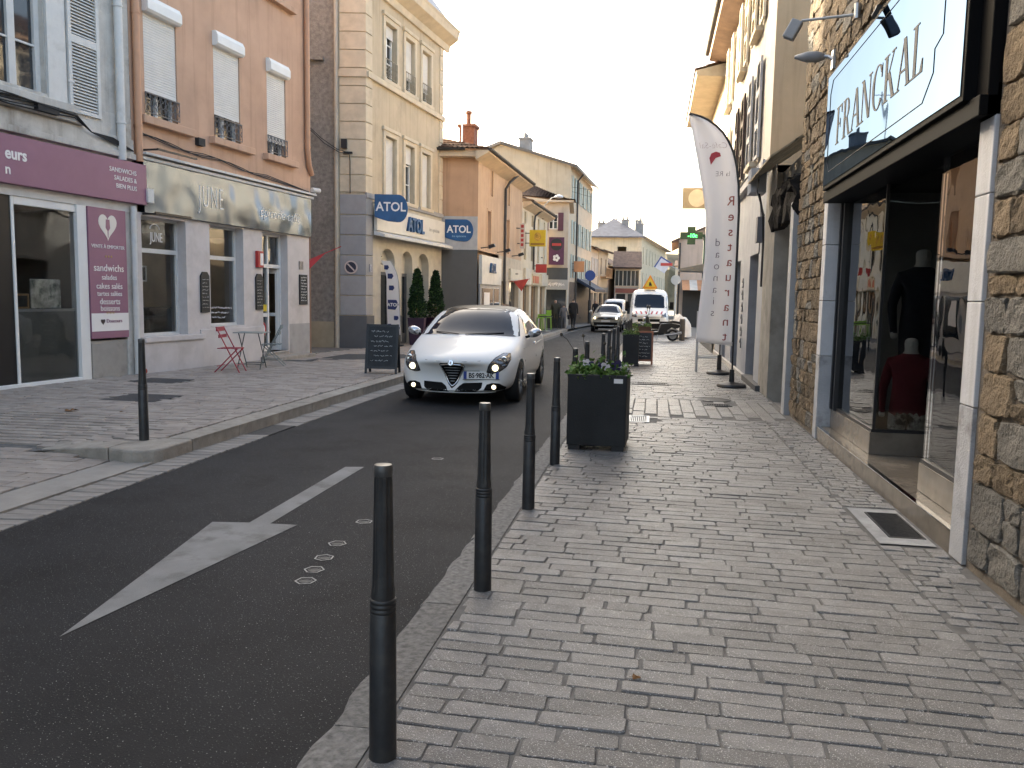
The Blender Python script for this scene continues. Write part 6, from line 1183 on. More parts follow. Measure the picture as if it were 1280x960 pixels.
# ================================================================ VEHICLES
def resample(P, n):
    P = [Vector((*p, 0)) for p in P]; L_ = [(P[(i+1) % len(P)]-P[i]).length for i in range(len(P))]; T_ = sum(L_); out = []
    for k in range(n):
        d = T_*k/n; i = 0
        while d > L_[i]: d -= L_[i]; i += 1
        q = P[i].lerp(P[(i+1) % len(P)], d/L_[i]); out.append((q.x, q.y))
    return out
class Car:
    def __init__(s, name, lab, cat_, loc, rz, paint, stations, arches, scale=1.0, curve=.36, clen=1.15, cw=.9):
        s.t = thing(name, lab, cat_, loc, rz); s.t.scale = (scale,)*3
        me = bpy.data.meshes.new('cage'); vs = []; fs = []; K = 9
        for (y, w_, zb, zm, zs, ws, wt, zt, zc) in stations:
            half = [(0, zb), (.78*w_, zb), (.965*w_, zb+.09), (w_, zm), (.985*w_, zs-.10), (ws, zs), (wt, zt-.025), (wt*.55, zt), (0, zc)]
            ring = [(x, z) for x, z in half]+[(-x, z) for x, z in half[-2:0:-1]]
            k = curve*max(0, 1-y/clen)
            ke = -.16*max(0, (y-stations[-1][0]+.9)/.9)
            vs += [(x, y+(k+ke)*min(1, abs(x)/cw)**2, z) for x, z in ring]
        n = 16
        for i in range(len(stations)-1):
            for j in range(n): fs.append((i*n+j, i*n+(j+1) % n, (i+1)*n+(j+1) % n, (i+1)*n+j))
        for base in (0, (len(stations)-1)*n):        # capped with quads across
            r = [base+j for j in range(n)]
            for j in range(7): fs.append((r[j], r[j+1], r[(n-j-1) % n], r[(n-j) % n]) if j else (r[0], r[1], r[n-1]))
            fs.append((r[7], r[8], r[9]))
        me.from_pydata(vs, [], fs); bm = bmesh.new(); bm.from_mesh(me); bmesh.ops.recalc_face_normals(bm, faces=bm.faces); bm.to_mesh(me); bm.free()
        o = bpy.data.objects.new('tmp', me); COL.objects.link(o); sub = o.modifiers.new('s', 'SUBSURF'); sub.levels = 2; sub.render_levels = 2
        cut = []
        for (ay, az, ar) in arches:
            for sg_ in (-1, 1):
                cm = MB(); cm.cyl((sg_*.58, ay, az), (sg_*1.4, ay, az), ar, n=32); c = cm.build('cut', paint); cut.append(c)
                b = o.modifiers.new('b', 'BOOLEAN'); b.operation = 'DIFFERENCE'; b.object = c; b.solver = 'EXACT'
        dg = bpy.context.evaluated_depsgraph_get(); dg.update()
        body = bpy.data.meshes.new_from_object(o.evaluated_get(dg)); bpy.data.objects.remove(o)
        for c in cut: bpy.data.objects.remove(c)
        body.materials.clear(); body.materials.append(paint); bm = bmesh.new(); bm.from_mesh(body); s.bvh = BVHTree.FromBMesh(bm); bm.free()
        s.body = link('body', body, s.t); smooth_by_angle(s.body, 38)
        w_ = MB()
        for (ay, az, ar) in arches: w_.box(-.57, .57, ay-ar*.9, ay+ar*.9, az-.1, az+ar*.9)
        w_.box(-.5, .5, arches[0][0], arches[1][0], .2, .3)
        w_.build('underbody', RUBBER, s.t)
    def hit(s, a, b, view, off, side=1):
        if view == 'front': o, d = Vector((a, -3, b)), Vector((0, 1, 0))
        elif view == 'side': o, d = Vector((side*3, a, b)), Vector((-side, 0, 0))
        else: o, d = Vector((a, b, 5)), Vector((0, 0, -1))
        p, n, i, q = s.bvh.ray_cast(o, d)
        if p is None: return None
        return p+n*off
    def patch(s, name, P, view, m, off=.004, side=1, parent=None, n=44, rings=6):
        Q = resample(P, n); cx = sum(q[0] for q in Q)/n; cy = sum(q[1] for q in Q)/n; mb = MB(); last = None
        pts = [s.hit(cx, cy, view, off, side)]
        for r in range(1, rings+1):
            for q in Q: pts.append(s.hit(cx+(q[0]-cx)*r/rings, cy+(q[1]-cy)*r/rings, view, off, side))
        good = [p for p in pts if p is not None]
        if not good: return None
        av = sum(good, Vector())/len(good); pts = [p if p is not None else av for p in pts]; mb.v = [tuple(p) for p in pts]
        for k in range(n): mb.f.append((0, 1+k, 1+(k+1) % n)); mb.m.append(0)
        for r in range(rings-1):
            for k in range(n): a_ = 1+r*n+k; b_ = 1+r*n+(k+1) % n; mb.f.append((a_, a_+n, b_+n, b_)); mb.m.append(0)
        return mb.build(name, m, parent or s.t, smooth=True)
    def line(s, name, P, view, r, m, off=0, side=1, closed=False, parent=None, n=30):
        Q = resample(P, n)+([resample(P, n)[0]] if closed else []) if closed else P
        pts = [s.hit(a_, b_, view, off, side) for a_, b_ in Q]; pts = [p for p in pts if p is not None]
        if len(pts) < 2: return None
        mb = MB(); mb.tube(pts, r, 5); return mb.build(name, m, parent or s.t, smooth=True)
    def wheel(s, x, y, z, r, w_, side, rim=None):
        t_ = MB(); P = [(r*.66, -w_/2), (r*.93, -w_/2), (r, -w_*.38), (r, w_*.38), (r*.93, w_/2), (r*.66, w_/2)]
        t_.lathe(P, 28); t_.f = t_.f[:-2]; t_.m = t_.m[:-2]
        M_ = Matrix.Translation((x, y, z)) @ Matrix.Rotation(R(90)*side, 4, 'Y'); t_.v = [tuple(M_ @ Vector(v)) for v in t_.v]
        wo = t_.build('wheel', RUBBER, s.t, smooth=True); rm = MB(); rm.lathe([(r*.67, -w_/2+.01), (r*.67, w_/2-.012), (r*.62, w_/2-.008), (r*.60, w_/2-.05), (.02, w_/2-.06)], 28)
        for k in range(5):
            a_ = k*2*math.pi/5
            for dlt in (-.16, .16): rm.tube([(.05*math.cos(a_), .05*math.sin(a_), w_/2-.02), (r*.63*math.cos(a_+dlt), r*.63*math.sin(a_+dlt), w_/2-.014)], r*.05, 5)
        rm.cyl((0, 0, w_/2-.05), (0, 0, w_/2-.01), r*.16, n=12); rm.v = [tuple(M_ @ Vector(v)) for v in rm.v]; rm.build('rim', rim or mat('alloy', (.32, .33, .34), .3, .9, var=.05, bump=0), wo)
PAINTW = mat('pearl_white_paint', (.76, .75, .72), .36, var=.0, bump=0, spec=.3, coat=.22)
LAMP = mat('lit_lamp', (1, .88, .62), .4, var=0, bump=0, emit=.55); FOG = mat('lit_fog', (1, .85, .6), .4, var=0, bump=0, emit=.5); LENS = mat('lamp_lens', (.10, .10, .105), .08, .5, var=.5, scale=30, bump=0, spec=.8, coat=1.0); BPL = mat('black_plastic', (.007, .007, .007), .7, var=.2, bump=.05, spec=.12)
PLW = mat('plate_white', (.72, .72, .70), .45, var=0, bump=0); PLB = mat('plate_blue', (.02, .05, .25), .45, var=0, bump=0); INK = mat('plate_ink', (.01, .01, .012), .5, var=0, bump=0)
#   y     w    zb   zm   zs   ws   wt   zt    zc
ST_ = [(-.0, .60, .25, .42, .58, .50, .36, .625, .63), (.03, .76, .20, .45, .645, .66, .46, .70, .71), (.22, .86, .18, .50, .715, .76, .54, .775, .79), (.6, .905, .18, .52, .81, .80, .58, .865, .885), (1.0, .91, .19, .54, .89, .80, .60, .935, .955), (1.26, .91, .19, .55, .935, .85, .74, .975, .99),
       (1.62, .91, .19, .56, .96, .875, .74, 1.22, 1.235), (1.98, .91, .19, .56, .965, .88, .70, 1.405, 1.425), (2.5, .91, .19, .56, .975, .88, .68, 1.45, 1.47), (3.1, .915, .19, .57, .985, .88, .66, 1.425, 1.445), (3.6, .92, .20, .58, 1.0, .86, .62, 1.34, 1.355), (4.0, .89, .24, .6, 1.0, .78, .53, 1.15, 1.165), (4.22, .85, .3, .62, .95, .72, .5, 1.0, 1.01), (4.34, .76, .36, .6, .84, .62, .42, .88, .89)]
car = Car('white_car', 'white hatchback with lit headlights driving towards the camera', 'car', (-2.86, 11.62, -.05), R(.5), PAINTW, ST_, [(.93, .31, .35), (3.565, .31, .35)])
for sd2 in (-1, 1):
    for ay in (.93, 3.565): car.wheel(sd2*.785, ay, .315, .315, .215, sd2)
ws_ = car.patch('windscreen', [(-.80, .972), (-.735, 1.17), (-.645, 1.355), (-.3, 1.395), (0, 1.405), (.3, 1.395), (.645, 1.355), (.735, 1.17), (.80, .972), (.4, .992), (0, .998), (-.4, .992)], 'front', G_CAR, .005)
car.patch('glass_roof', [(-.6, 2.0), (0, 1.93), (.6, 2.0), (.56, 3.45), (-.56, 3.45)], 'top', mat('roof_glass', (.006, .0065, .008), .35, var=0, bump=0, spec=.04), .005)
for sd2 in (-1, 1):
    car.patch('side_window', [(1.66, 1.0), (1.86, 1.17), (2.08, 1.31), (2.3, 1.36), (2.56, 1.37), (2.56, 1.02)], 'side', G_CAR, .004, sd2); car.patch('side_window', [(2.66, 1.025), (2.66, 1.375), (3.0, 1.355), (3.3, 1.285), (3.52, 1.16), (3.4, 1.06)], 'side', G_CAR, .004, sd2)
    car.line('door_seam', [(1.35, .9), (1.33, .6), (1.42, .32), (2.55, .30)], 'side', .004, BPL, 0, sd2); car.line('door_seam', [(2.6, 1.0), (2.6, .6), (2.55, .30)], 'side', .004, BPL, 0, sd2); car.line('door_seam', [(3.5, 1.0), (3.45, .7), (3.2, .5), (3.15, .3)], 'side', .004, BPL, 0, sd2)
    car.line('door_handle', [(2.28, .83), (2.36, .84), (2.46, .84)], 'side', .016, CHROME, .012, sd2); car.line('body_crease', [(1.2, .80), (2.2, .80), (3.3, .84)], 'side', .006, PAINTW, .001, sd2); car.line('sill', [(1.35, .26), (2.2, .25), (3.15, .26)], 'side', .03, PAINTW, .005, sd2)
    hl = car.patch('headlight', [(sd2*x, z) for x, z in [(.50, .50), (.53, .60), (.60, .70), (.69, .765), (.775, .755), (.80, .68), (.765, .58), (.68, .51), (.57, .485)]], 'front', LENS, .006)
    p = car.hit(sd2*.615, .565, 'front', .012); m = MB(); m.lathe([(.048, 0), (.042, .02), (.025, .03), (.001, .033)], 16); m.v = [tuple(p+Matrix.Rotation(R(90), 3, 'X') @ Vector(v)) for v in m.v]; m.build('bulb', LAMP, hl, smooth=True)
    p = car.hit(sd2*.715, .675, 'front', .008); m = MB(); m.lathe([(.05, 0), (.045, .012), (.03, .008), (.001, .006)], 14); m.v = [tuple(p+Matrix.Rotation(R(90), 3, 'X') @ Vector(v)) for v in m.v]; m.build('reflector', CHROME, hl, smooth=True)
    car.line('lamp_bezel', [(sd2*x, z) for x, z in [(.50, .50), (.53, .60), (.60, .70), (.69, .765), (.775, .755), (.80, .68), (.765, .58), (.68, .51), (.57, .485)]], 'front', .006, BPL, .003, closed=True)
    fg = car.patch('fog_recess', [(sd2*x, z) for x, z in [(.46, .235), (.50, .32), (.58, .345), (.68, .335), (.76, .275), (.73, .235)]], 'front', BPL, .003)
    p = car.hit(sd2*.60, .285, 'front', .01); m = MB(); m.lathe([(.034, 0), (.03, .012), (.001, .018)], 12); m.v = [tuple(p+Matrix.Rotation(R(90), 3, 'X') @ Vector(v)) for v in m.v]; m.build('fog_lamp', FOG, fg)
    car.patch('lower_intake', [(sd2*x, z) for x, z in [(.035, .205), (.10, .29), (.16, .335), (.44, .35), (.43, .27), (.35, .205)]], 'front', BPL, .003)
    mr = MB(); c_ = Vector((sd2*1.0, 1.62, 1.03)); n1, n2 = 12, 8
    for j in range(n2+1):
        ph = math.pi*j/n2
        for i in range(n1): th_ = 2*math.pi*i/n1; d = Vector((math.sin(ph)*math.cos(th_), math.sin(ph)*math.sin(th_), math.cos(ph))); mr.v.append(tuple(c_+Vector((d.x*.115, d.y*(.085 if d.y < 0 else .03), d.z*.072+.02*d.x*sd2))))
    for j in range(n2):
        for i in range(n1): mr.f.append((j*n1+i, (j+1)*n1+i, (j+1)*n1+(i+1) % n1, j*n1+(i+1) % n1)); mr.m.append(0)
    mo_ = mr.build('mirror', mat('satin_mirror', (.50, .51, .53), .22, .85, var=0, bump=0), car.t, smooth=True); m = MB(); m.tube([(sd2*.82, 1.6, .95), (sd2*.9, 1.6, .97), (sd2*.97, 1.62, 1.0)], .022, 6); m.build('mirror_stalk', BPL, mo_)
    m = MB(); q0 = car.hit(sd2*.05-.1, .99, 'front', .012); q1 = car.hit(sd2*.55, 1.02, 'front', .012); m.tube([q0, q0.lerp(q1, .5)+Vector((0, -.01, .005)), q1], .008, 4); m.build('wiper', BPL, car.t)
gr = car.patch('grille', [(-.17, .63), (-.19, .605), (-.168, .54), (-.066, .32), (0, .25), (.066, .32), (.168, .54), (.19, .605), (.17, .63), (0, .64)], 'front', BPL, .005)
GO = [(-.165, .612), (-.172, .595), (-.15, .53), (-.056, .335), (0, .28), (.056, .335), (.15, .53), (.172, .595), (.165, .612), (0, .622)]
car.line('grille_frame', GO, 'front', .010, CHROME, .010, closed=True, parent=gr, n=44)
for k in range(6): z = .565-.042*k; hw = .13*(z-.29)/.30+.005; car.line('grille_bar', [(-hw, z), (-hw*.5, z), (0, z), (hw*.5, z), (hw, z)], 'front', .006, STEEL, .012, parent=gr)
p = car.hit(0, .635, 'front', .008); m = MB(); m.lathe([(.042, 0), (.042, .012), (.034, .016), (.034, .012), (.001, .013)], 20); m.v = [tuple(p+Matrix.Rotation(R(80), 3, 'X') @ Vector(v)) for v in m.v]; em = m.build('badge', CHROME, car.t, smooth=False)
m = MB(); m.box(-.004, .004, -.0, .004, -.024, .024); m.box(-.026, -.004, -.0, .004, -.004, .004); m.v = [tuple(p+Vector((0, -.019, 0))+Vector(v)) for v in m.v]; m.build('badge_cross', mat('badge_red', (.4, .03, .03), .4), em); m = MB(); m.tube([p+Vector((.012+.006*math.sin(k*1.6), -.018, -.024+.006*k)) for k in range(9)], .003, 4); m.build('badge_serpent', mat('badge_green', (.03, .15, .08), .4), em)
p = car.hit(.42, .455, 'front', .0); T = Matrix.Translation(p+Vector((0, -.012, 0))) @ Matrix.Rotation(R(13), 4, 'Z') @ Matrix.Rotation(R(-4), 4, 'X')
m = MB(); m.box(-.26, .26, -.006, .006, -.057, .057, T=T); pl = m.build('number_plate', PLW, car.t); m = MB(); m.box(-.258, -.212, -.009, -.0062, -.055, .055, T=T); m.build('plate_band', PLB, pl); m = MB(); m.box(.212, .258, -.009, -.0062, -.055, .055, T=T); m.build('plate_band', PLB, pl); m = MB(); m.box(-.27, .27, -.003, .012, -.065, -.058, T=T); m.box(-.27, .27, -.003, .012, .058, .065, T=T); m.build('plate_holder', BPL, pl)
tx = text('plate_lettering', 'BS·982·AK', .098, INK, pl, (0, 0, 0), 'CENTER', sx=.86, bold=.003, ext=.001); tx.matrix_local = T @ Matrix.Translation((0, -.008, -.036))
car.line('bonnet_seam', [(-.62, .715), (-.4, .665), (-.2, .655), (0, .655), (.2, .655), (.4, .665), (.62, .715)], 'front', .004, mat('seam_grey', (.18, .18, .18), .6), .0)
car.line('bumper_lip', [(x*.06, .205) for x in range(-10, 11)], 'front', .014, PAINTW, .004)
# silver crossover further back
M_SILV = mat('silver_beige_paint', (.42, .39, .34), .3, .4, var=0, bump=0, coat=1)
ST2 = [(0, .68, .36, .55, .74, .62, .42, .80, .81), (.05, .82, .30, .55, .86, .72, .5, .93, .94), (.3, .89, .27, .6, .95, .78, .56, 1.0, 1.01), (1.0, .91, .27, .6, 1.02, .82, .62, 1.07, 1.085), (1.3, .91, .27, .6, 1.05, .84, .67, 1.12, 1.13), (1.75, .91, .27, .6, 1.08, .85, .64, 1.5, 1.52), (2.1, .91, .27, .6, 1.08, .85, .62, 1.6, 1.62), (3.2, .91, .27, .6, 1.1, .85, .61, 1.62, 1.64), (3.9, .9, .3, .6, 1.1, .84, .58, 1.52, 1.54), (4.25, .86, .35, .6, 1.05, .76, .52, 1.15, 1.16), (4.33, .78, .42, .6, .9, .66, .45, .95, .96)]
du = Car('silver_car', 'silver beige crossover with lit headlights behind the white car', 'car', (-2.5, 44.6, zg(45)-.05), R(-1), M_SILV, ST2, [(.85, .36, .39), (3.5, .36, .39)], .92, .28)
for sd2 in (-1, 1):
    for ay in (.85, 3.5): du.wheel(sd2*.79, ay, .35, .345, .22, sd2)
    h_ = du.patch('headlight', [(sd2*.50, .78), (sd2*.52, .88), (sd2*.76, .90), (sd2*.76, .76)], 'front', LENS, .005); p = du.hit(sd2*.62, .82, 'front', .01); m = MB(); m.lathe([(.075, 0), (.06, .03), (.001, .05)], 12); m.v = [tuple(p+Matrix.Rotation(R(90), 3, 'X') @ Vector(v)) for v in m.v]; m.build('bulb', LAMP, h_)
    du.patch('side_window', [(1.7, 1.13), (2.1, 1.54), (2.6, 1.56), (2.6, 1.13)], 'side', G_CAR, .004, sd2); m = MB(); m.tube([(sd2*.56, 1.9, 1.62), (sd2*.56, 2.1, 1.70), (sd2*.56, 3.6, 1.68), (sd2*.56, 3.8, 1.58)], .025, 6); m.build('roof_rail', BPL, du.t)
    m = MB(); m.lathe([(.01, -.1), (.1, -.05), (.11, .05), (.01, .1)], 10, (sd2*1.0, 1.6, 1.16)); m.build('mirror', M_SILV, du.t, smooth=True)
du.patch('windscreen', [(-.74, 1.11), (-.58, 1.52), (0, 1.56), (.58, 1.52), (.74, 1.11), (0, 1.14)], 'front', G_CAR, .005); g2 = du.patch('grille', [(-.48, .76), (-.48, .88), (.48, .88), (.48, .76)], 'front', BPL, .004); du.line('grille_bar', [(-.45, .82), (0, .82), (.45, .82)], 'front', .012, CHROME, .01, parent=g2)
du.patch('bumper', [(-.8, .30), (-.8, .58), (.8, .58), (.8, .30)], 'front', BPL, .006); m = MB(); p = du.hit(0, .66, 'front', .012); m.box(p.x-.26, p.x+.26, p.y-.012, p.y, p.z-.055, p.z+.055); m.build('number_plate', PLW, du.t); m = MB(); p = du.hit(0, .40, 'front', .015); m.box(-.5, .5, p.y-.02, p.y+.05, .36, .42); m.build('skid_plate', STEEL, du.t)
# vans
M_VW = mat('van_white', (.68, .67, .64), .35, var=.03, bump=0, coat=.6)
STV = [(0, .75, .32, .6, .85, .68, .5, .92, .93), (.05, .9, .28, .6, 1.0, .82, .6, 1.08, 1.09), (.3, .97, .28, .65, 1.12, .9, .7, 1.2, 1.21), (.75, .99, .28, .7, 1.22, .93, .8, 1.32, 1.34), (1.15, .99, .28, .7, 1.3, .97, .92, 1.85, 1.87), (1.5, .99, .28, .7, 1.3, .98, .94, 2.24, 2.26), (2.1, .99, .28, .7, 1.3, .985, .95, 2.32, 2.34), (4.8, .99, .3, .7, 1.3, .985, .95, 2.32, 2.34), (5.0, .95, .34, .7, 1.3, .93, .82, 2.2, 2.22)]
def van(lab, loc, rz, sc, hazard):
    v = Car('white_van', lab, 'van', loc, rz, M_VW, STV, [(.85, .34, .38), (4.0, .34, .38)], sc, .22, 1.0, .99)
    for sd2 in (-1, 1):
        for ay in (.85, 4.0): v.wheel(sd2*.85, ay, .34, .335, .22, sd2)
        v.patch('headlight', [(sd2*.60, .90), (sd2*.62, 1.05), (sd2*.84, 1.14), (sd2*.86, .92)], 'front', LENS, .005); v.patch('side_window', [(1.15, 1.35), (1.5, 1.98), (2.1, 2.02), (2.1, 1.36)], 'side', G_CAR, .004, sd2)
        m = MB(); m.box(sd2*1.12-.1, sd2*1.12+.1, 1.1, 1.2, 1.3, 1.68); m.box(min(sd2*.95, sd2*1.05), max(sd2*.95, sd2*1.05), 1.12, 1.18, 1.4, 1.46); m.build('mirror', BPL, v.t, bev=.02)
    v.patch('windscreen', [(-.88, 1.36), (-.84, 2.02), (0, 2.06), (.84, 2.02), (.88, 1.36), (0, 1.37)], 'front', G_CAR, .005); v.patch('grille', [(-.55, .68), (-.55, .82), (.55, .82), (.55, .68)], 'front', BPL, .004); v.patch('bumper', [(-.88, .32), (-.86, .6), (.86, .6), (.88, .32)], 'front', BPL, .005)
    if hazard:
        for k in range(6):
            for sg_ in (-1, 1):
                x = sg_*(.08+.12*k); v.patch('hazard_stripe', [(x, 1.06), (x+sg_*.07, 1.06), (x+sg_*.13, 1.20), (x+sg_*.06, 1.20)], 'front', mat('hazard_red', (.40, .03, .03), .5, var=0, bump=0) if k % 2 == 0 else PLW, .006, rings=3, n=16)
        tr_ = MB(); P = [(-.40, 0), (.40, 0), (.0, .70)]; tr_.prism(P, 1.7, 1.75, 'xz'); tr_.v = [(x, y, z+2.36) for x, y, z in tr_.v]; to = tr_.build('warning_triangle', mat('sign_orange', (.62, .22, .02), .5), v.t, bev=.03); m = MB(); m.prism([(-.27, 2.44), (.27, 2.44), (0, 2.92)], 1.68, 1.698, 'xz'); m.build('triangle_face', mat('sign_yellow', (.62, .45, .05), .5), to); m = MB(); m.prism([(-.06, 2.5), (.1, 2.5), (.06, 2.62), (.0, 2.72), (-.05, 2.66)], 1.66, 1.679, 'xz'); m.build('worker_symbol', INK, to); m = MB(); m.box(-.3, .3, 1.6, 2.0, 2.3, 2.36); m.build('beacon_bar', mat('amber_bar', (.6, .35, .05), .4), v.t)
    return v
van('white works van with an orange warning triangle on its roof', (-.2, 41.6, zg(42)-.05), R(0), .99, True); van('white van half hidden behind the silver crossover', (-2.75, 58, zg(58)-.05), R(-1), .8, False)
# scooter
t = thing('scooter', 'black scooter parked side on across the right pavement', 'scooter', (.2, 34.4, zg(34.6)), R(8))
def swheel(x): 
    m = MB(); m.lathe([(.15, -.05), (.225, -.05), (.24, 0), (.225, .05), (.15, .05)], 20); m.v = [tuple(Vector((x, 0, .24))+Matrix.Rotation(R(90), 3, 'X') @ Vector(v)) for v in m.v]; o = m.build('wheel', RUBBER, t, smooth=True); m = MB(); m.cyl((x, -.055, .24), (x, .055, .24), .155, n=16); m.build('rim', STEEL, o)
swheel(-.62); swheel(.62); SB = mat('scooter_black', (.02, .02, .022), .3, coat=.5)
m = MB(); m.prism([(-.22, .26), (.12, .24), (.34, .30), (.40, .46), (.55, .55), (.80, .52), (.92, .60), (.90, .68), (.5, .74), (.12, .70), (.02, .40), (-.22, .36)], -.13, .13, 'xz'); m.build('body', SB, t, bev=.03)
m = MB(); m.prism([(.06, .71), (.5, .75), (.90, .70), (.88, .80), (.62, .84), (.4, .80), (.08, .80)], -.14, .14, 'xz'); m.build('seat', RUBBER, t, bev=.03)
m = MB(); m.prism([(-.30, .26), (-.22, .26), (-.30, .62), (-.40, 1.0), (-.52, 1.02), (-.50, .7), (-.40, .45)], -.21, .21, 'xz'); m.build('leg_shield', SB, t, bev=.03)
m = MB(); m.tube([(-.62, 0, .24), (-.54, 0, .6), (-.45, 0, 1.02)], .035, 6); m.tube([(-.38, -.36, 1.1), (-.42, -.2, 1.06), (-.46, 0, 1.04), (-.42, .2, 1.06), (-.38, .36, 1.1)], .022, 6); m.build('fork_and_bars', STEEL, t)
m = MB(); m.prism([(-.88, .34), (-.84, .46), (-.66, .53), (-.46, .46), (-.40, .34), (-.46, .40), (-.64, .48), (-.80, .42)], -.08, .08, 'xz'); m.build('mudguard', SB, t)
m = MB(); m.prism([(.36, .42), (.46, .50), (.64, .53), (.84, .46), (.92, .30), (.86, .32), (.78, .42), (.62, .48), (.46, .45)], -.08, .08, 'xz'); m.build('mudguard', mat('silver_trim', (.4, .4, .4), .3, .7), t)
for s_ in (-1, 1): m = MB(); m.tube([(-.42, s_*.26, 1.08), (-.38, s_*.32, 1.34)], .012, 4); m.cyl((-.42, s_*.32, 1.38), (-.37, s_*.32, 1.38), .075, n=10); m.build('mirror', BLACK, t)
m = MB(); m.cyl((-.60, 0, .88), (-.5, 0, .88), .09, n=12); m.build('headlamp', CHROME, t); m = MB(); m.tube([(.25, -.15, .26), (.6, -.17, .28), (.95, -.18, .36)], [.03, .05, .05], 8); m.build('exhaust', STEEL, t); m = MB(); m.tube([(.0, -.1, .28), (-.05, -.22, 0)], .015, 5); m.build('stand', STEEL, t)
# covered motorbike
m = MB(); prof = [(-.9, .12, .5), (-.7, .22, .85), (-.4, .3, 1.1), (0, .3, .95), (.4, .26, .95), (.8, .2, .8), (.95, .1, .5)]; n = 10
for (x, w_, h_) in prof:
    for k in range(n+1): a_ = math.pi*k/n; m.v.append((x+.03*math.sin(k*2.1+x*5), math.cos(a_)*w_*(1.15-.15*math.sin(a_)), .12+(h_-.12)*math.sin(a_)**.7 if 0 < k < n else .08))
for i in range(len(prof)-1):
    for k in range(n): a_ = i*(n+1)+k; m.f.append((a_, a_+1, a_+n+2, a_+n+1)); m.m.append(0)
t = thing('covered_motorbike', 'motorbike under a white cover behind the post bin', 'motorbike', (1.25, 37.4, zg(37)), R(70)); m.build('cover', mat('cover_white', (.55, .53, .5), .8), t, smooth=True)
for x in (-.65, .65): m = MB(); m.cyl((x, -.06, .3), (x, .06, .3), .3, n=18); m.build('wheel', RUBBER, t)
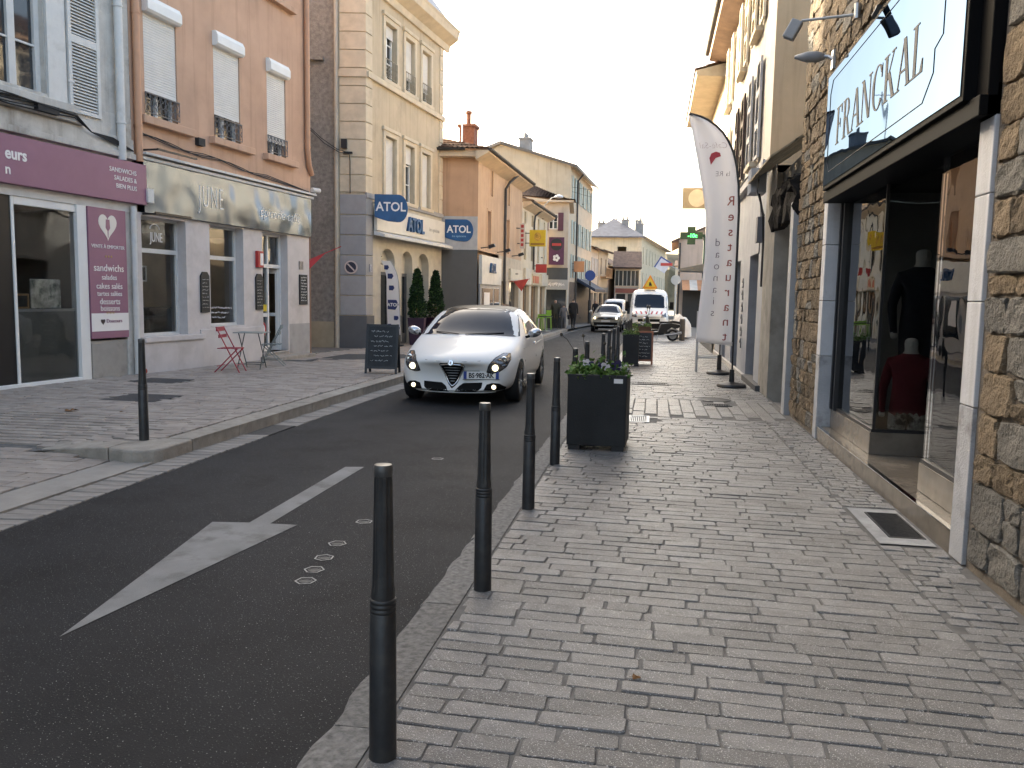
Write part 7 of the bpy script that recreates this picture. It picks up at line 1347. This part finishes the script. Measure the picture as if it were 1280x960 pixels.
# ================================================================ PEOPLE AND MANNEQUINS
def figure(name, lab, loc, rz, h, mats, stride=.12, arms=.0, cat_='person', coat=1.0, bag=None, headless=False, skirt=0):
    """one continuous skinned body; mats: skin, top, legs, hair"""
    k = h/1.75; V = []; E_ = []; Rr = []
    def v(x, y, z, r, p=None): V.append((x*k, y*k, z*k)); Rr.append(r*k); 
    def vx(x, y, z, r, p=None):
        v(x, y, z, r); i = len(V)-1
        if p is not None: E_.append((p, i))
        return i
    pel = vx(0, 0, .95, .135*coat); ab = vx(0, 0, 1.12, .125*coat, pel); ch = vx(0, .01, 1.34, .145*coat, ab); nk = vx(0, .01, 1.5, .055, ch); hd = vx(0, -.01, 1.58, .075, nk); ht = vx(0, -.005, 1.68, .08, hd)
    for s_ in (-1, 1):
        hp = vx(s_*.09, 0, .88, .10*coat, pel); kn = vx(s_*.10, -stride*s_*.5-.02, .49, .062+.05*skirt, hp); an = vx(s_*.10, -stride*s_+.03, .09, .04, kn); vx(s_*.12, -stride*s_-.12, .035, .034, an)
        sh = vx(s_*.19, .01, 1.40, .062*coat, ch); el = vx(s_*(.25+.02*arms), .03-.05*arms*s_, 1.13, .048, sh); wr = vx(s_*.25, -.07-.1*arms*s_, .90, .034, el); vx(s_*.245, -.10-.1*arms*s_, .81, .036, wr)
    me = bpy.data.meshes.new(name); me.from_pydata(V, E_, []); o = bpy.data.objects.new('tmp', me); COL.objects.link(o); o.modifiers.new('k', 'SKIN'); sb = o.modifiers.new('s', 'SUBSURF'); sb.levels = 2
    for i, sv in enumerate(me.skin_vertices[0].data): sv.radius = (Rr[i]*(1.18 if i in (1, 2) else 1), Rr[i]*(.82 if i in (0, 1, 2) else 1)); sv.use_root = (i == 0)
    dg = bpy.context.evaluated_depsgraph_get(); dg.update(); bm_ = bpy.data.meshes.new_from_object(o.evaluated_get(dg)); bpy.data.objects.remove(o); bm_.materials.clear()
    for mm in mats: bm_.materials.append(mm)
    for p in bm_.polygons:
        z = p.center.z/k; p.use_smooth = True; p.material_index = 0 if z > 1.5 else (1 if z > (.86 if coat < 1.2 else .6) else 2)
        if z < .87 and abs(p.center.x)/k > .2 and z > .7: p.material_index = 0
        if z > 1.6 and p.center.y > -.035*k or z > 1.7: p.material_index = 3
    t = thing(name, lab, cat_, loc, rz); link('body', bm_, t)
    nm = MB(); nm.lathe([(.012*k, -.02*k), (.016*k, -.01*k), (.006*k, .025*k)], 6, (0, -.09*k, 1.6*k)); nm.build('nose', mats[0], t)
    if bag: b_ = MB(); b_.box(.2*k, .3*k, -.12*k, .16*k, .55*k, .8*k); b_.build('bag', bag, t, bev=.02)
    return t
SK = mat('skin', (.42, .26, .19), .6, var=.05, bump=0); HR = mat('dark_hair', (.02, .014, .01), .6); DK = mat('dark_coat', (.014, .014, .016), .8); DJ = mat('dark_jeans', (.03, .033, .045), .8); OL = mat('olive_coat', (.03, .03, .02), .8); GY = mat('grey_cloth', (.11, .11, .12), .8)
pz = lambda y: LZ+zg(y)
figure('person', 'person in a long dark coat at the left of the walking group', (-5.18, 44.4, pz(44)), R(20), 1.6, [SK, OL, DK, HR], .1, .3, coat=1.25); figure('person', 'smaller person in grey clothes in the middle of the walking group', (-4.72, 44.3, pz(44)), R(190), 1.35, [SK, GY, GY, HR], .14, .4); figure('person', 'person in black with a bag at the right of the walking group', (-4.22, 44.5, pz(44)), R(170), 1.66, [SK, DK, DK, HR], .16, .5, coat=1.3, bag=DK)
figure('person', 'dark figure behind the silver crossover on the left pavement', (-4.1, 60, pz(60)), R(30), 1.65, [SK, DK, DJ, HR], .1)
MW = mat('mannequin_white', (.5, .48, .46), .5, var=0, bump=0); NV = mat('navy_jacket', (.012, .014, .024), .8, var=.3, scale=20); RD = mat('dark_red_dress', (.13, .012, .02), .8, var=.2); PT = mat('patterned_skirt', (.45, .44, .42), .8, var=.5, scale=10, col2=(.02, .02, .022))
figure('mannequin', 'mannequin in a navy jacket deep in the boutique window', (2.62, 8.85, .37), R(0), 1.8, [MW, NV, NV, MW], .02, 0, 'mannequin', 1.1)
figure('mannequin', 'mannequin in a dark red cardigan and patterned skirt low in the boutique window', (2.42, 8.35, .37-.62), R(-15), 1.55, [MW, RD, PT, MW], .02, 0, 'mannequin', 1.15, skirt=.6)
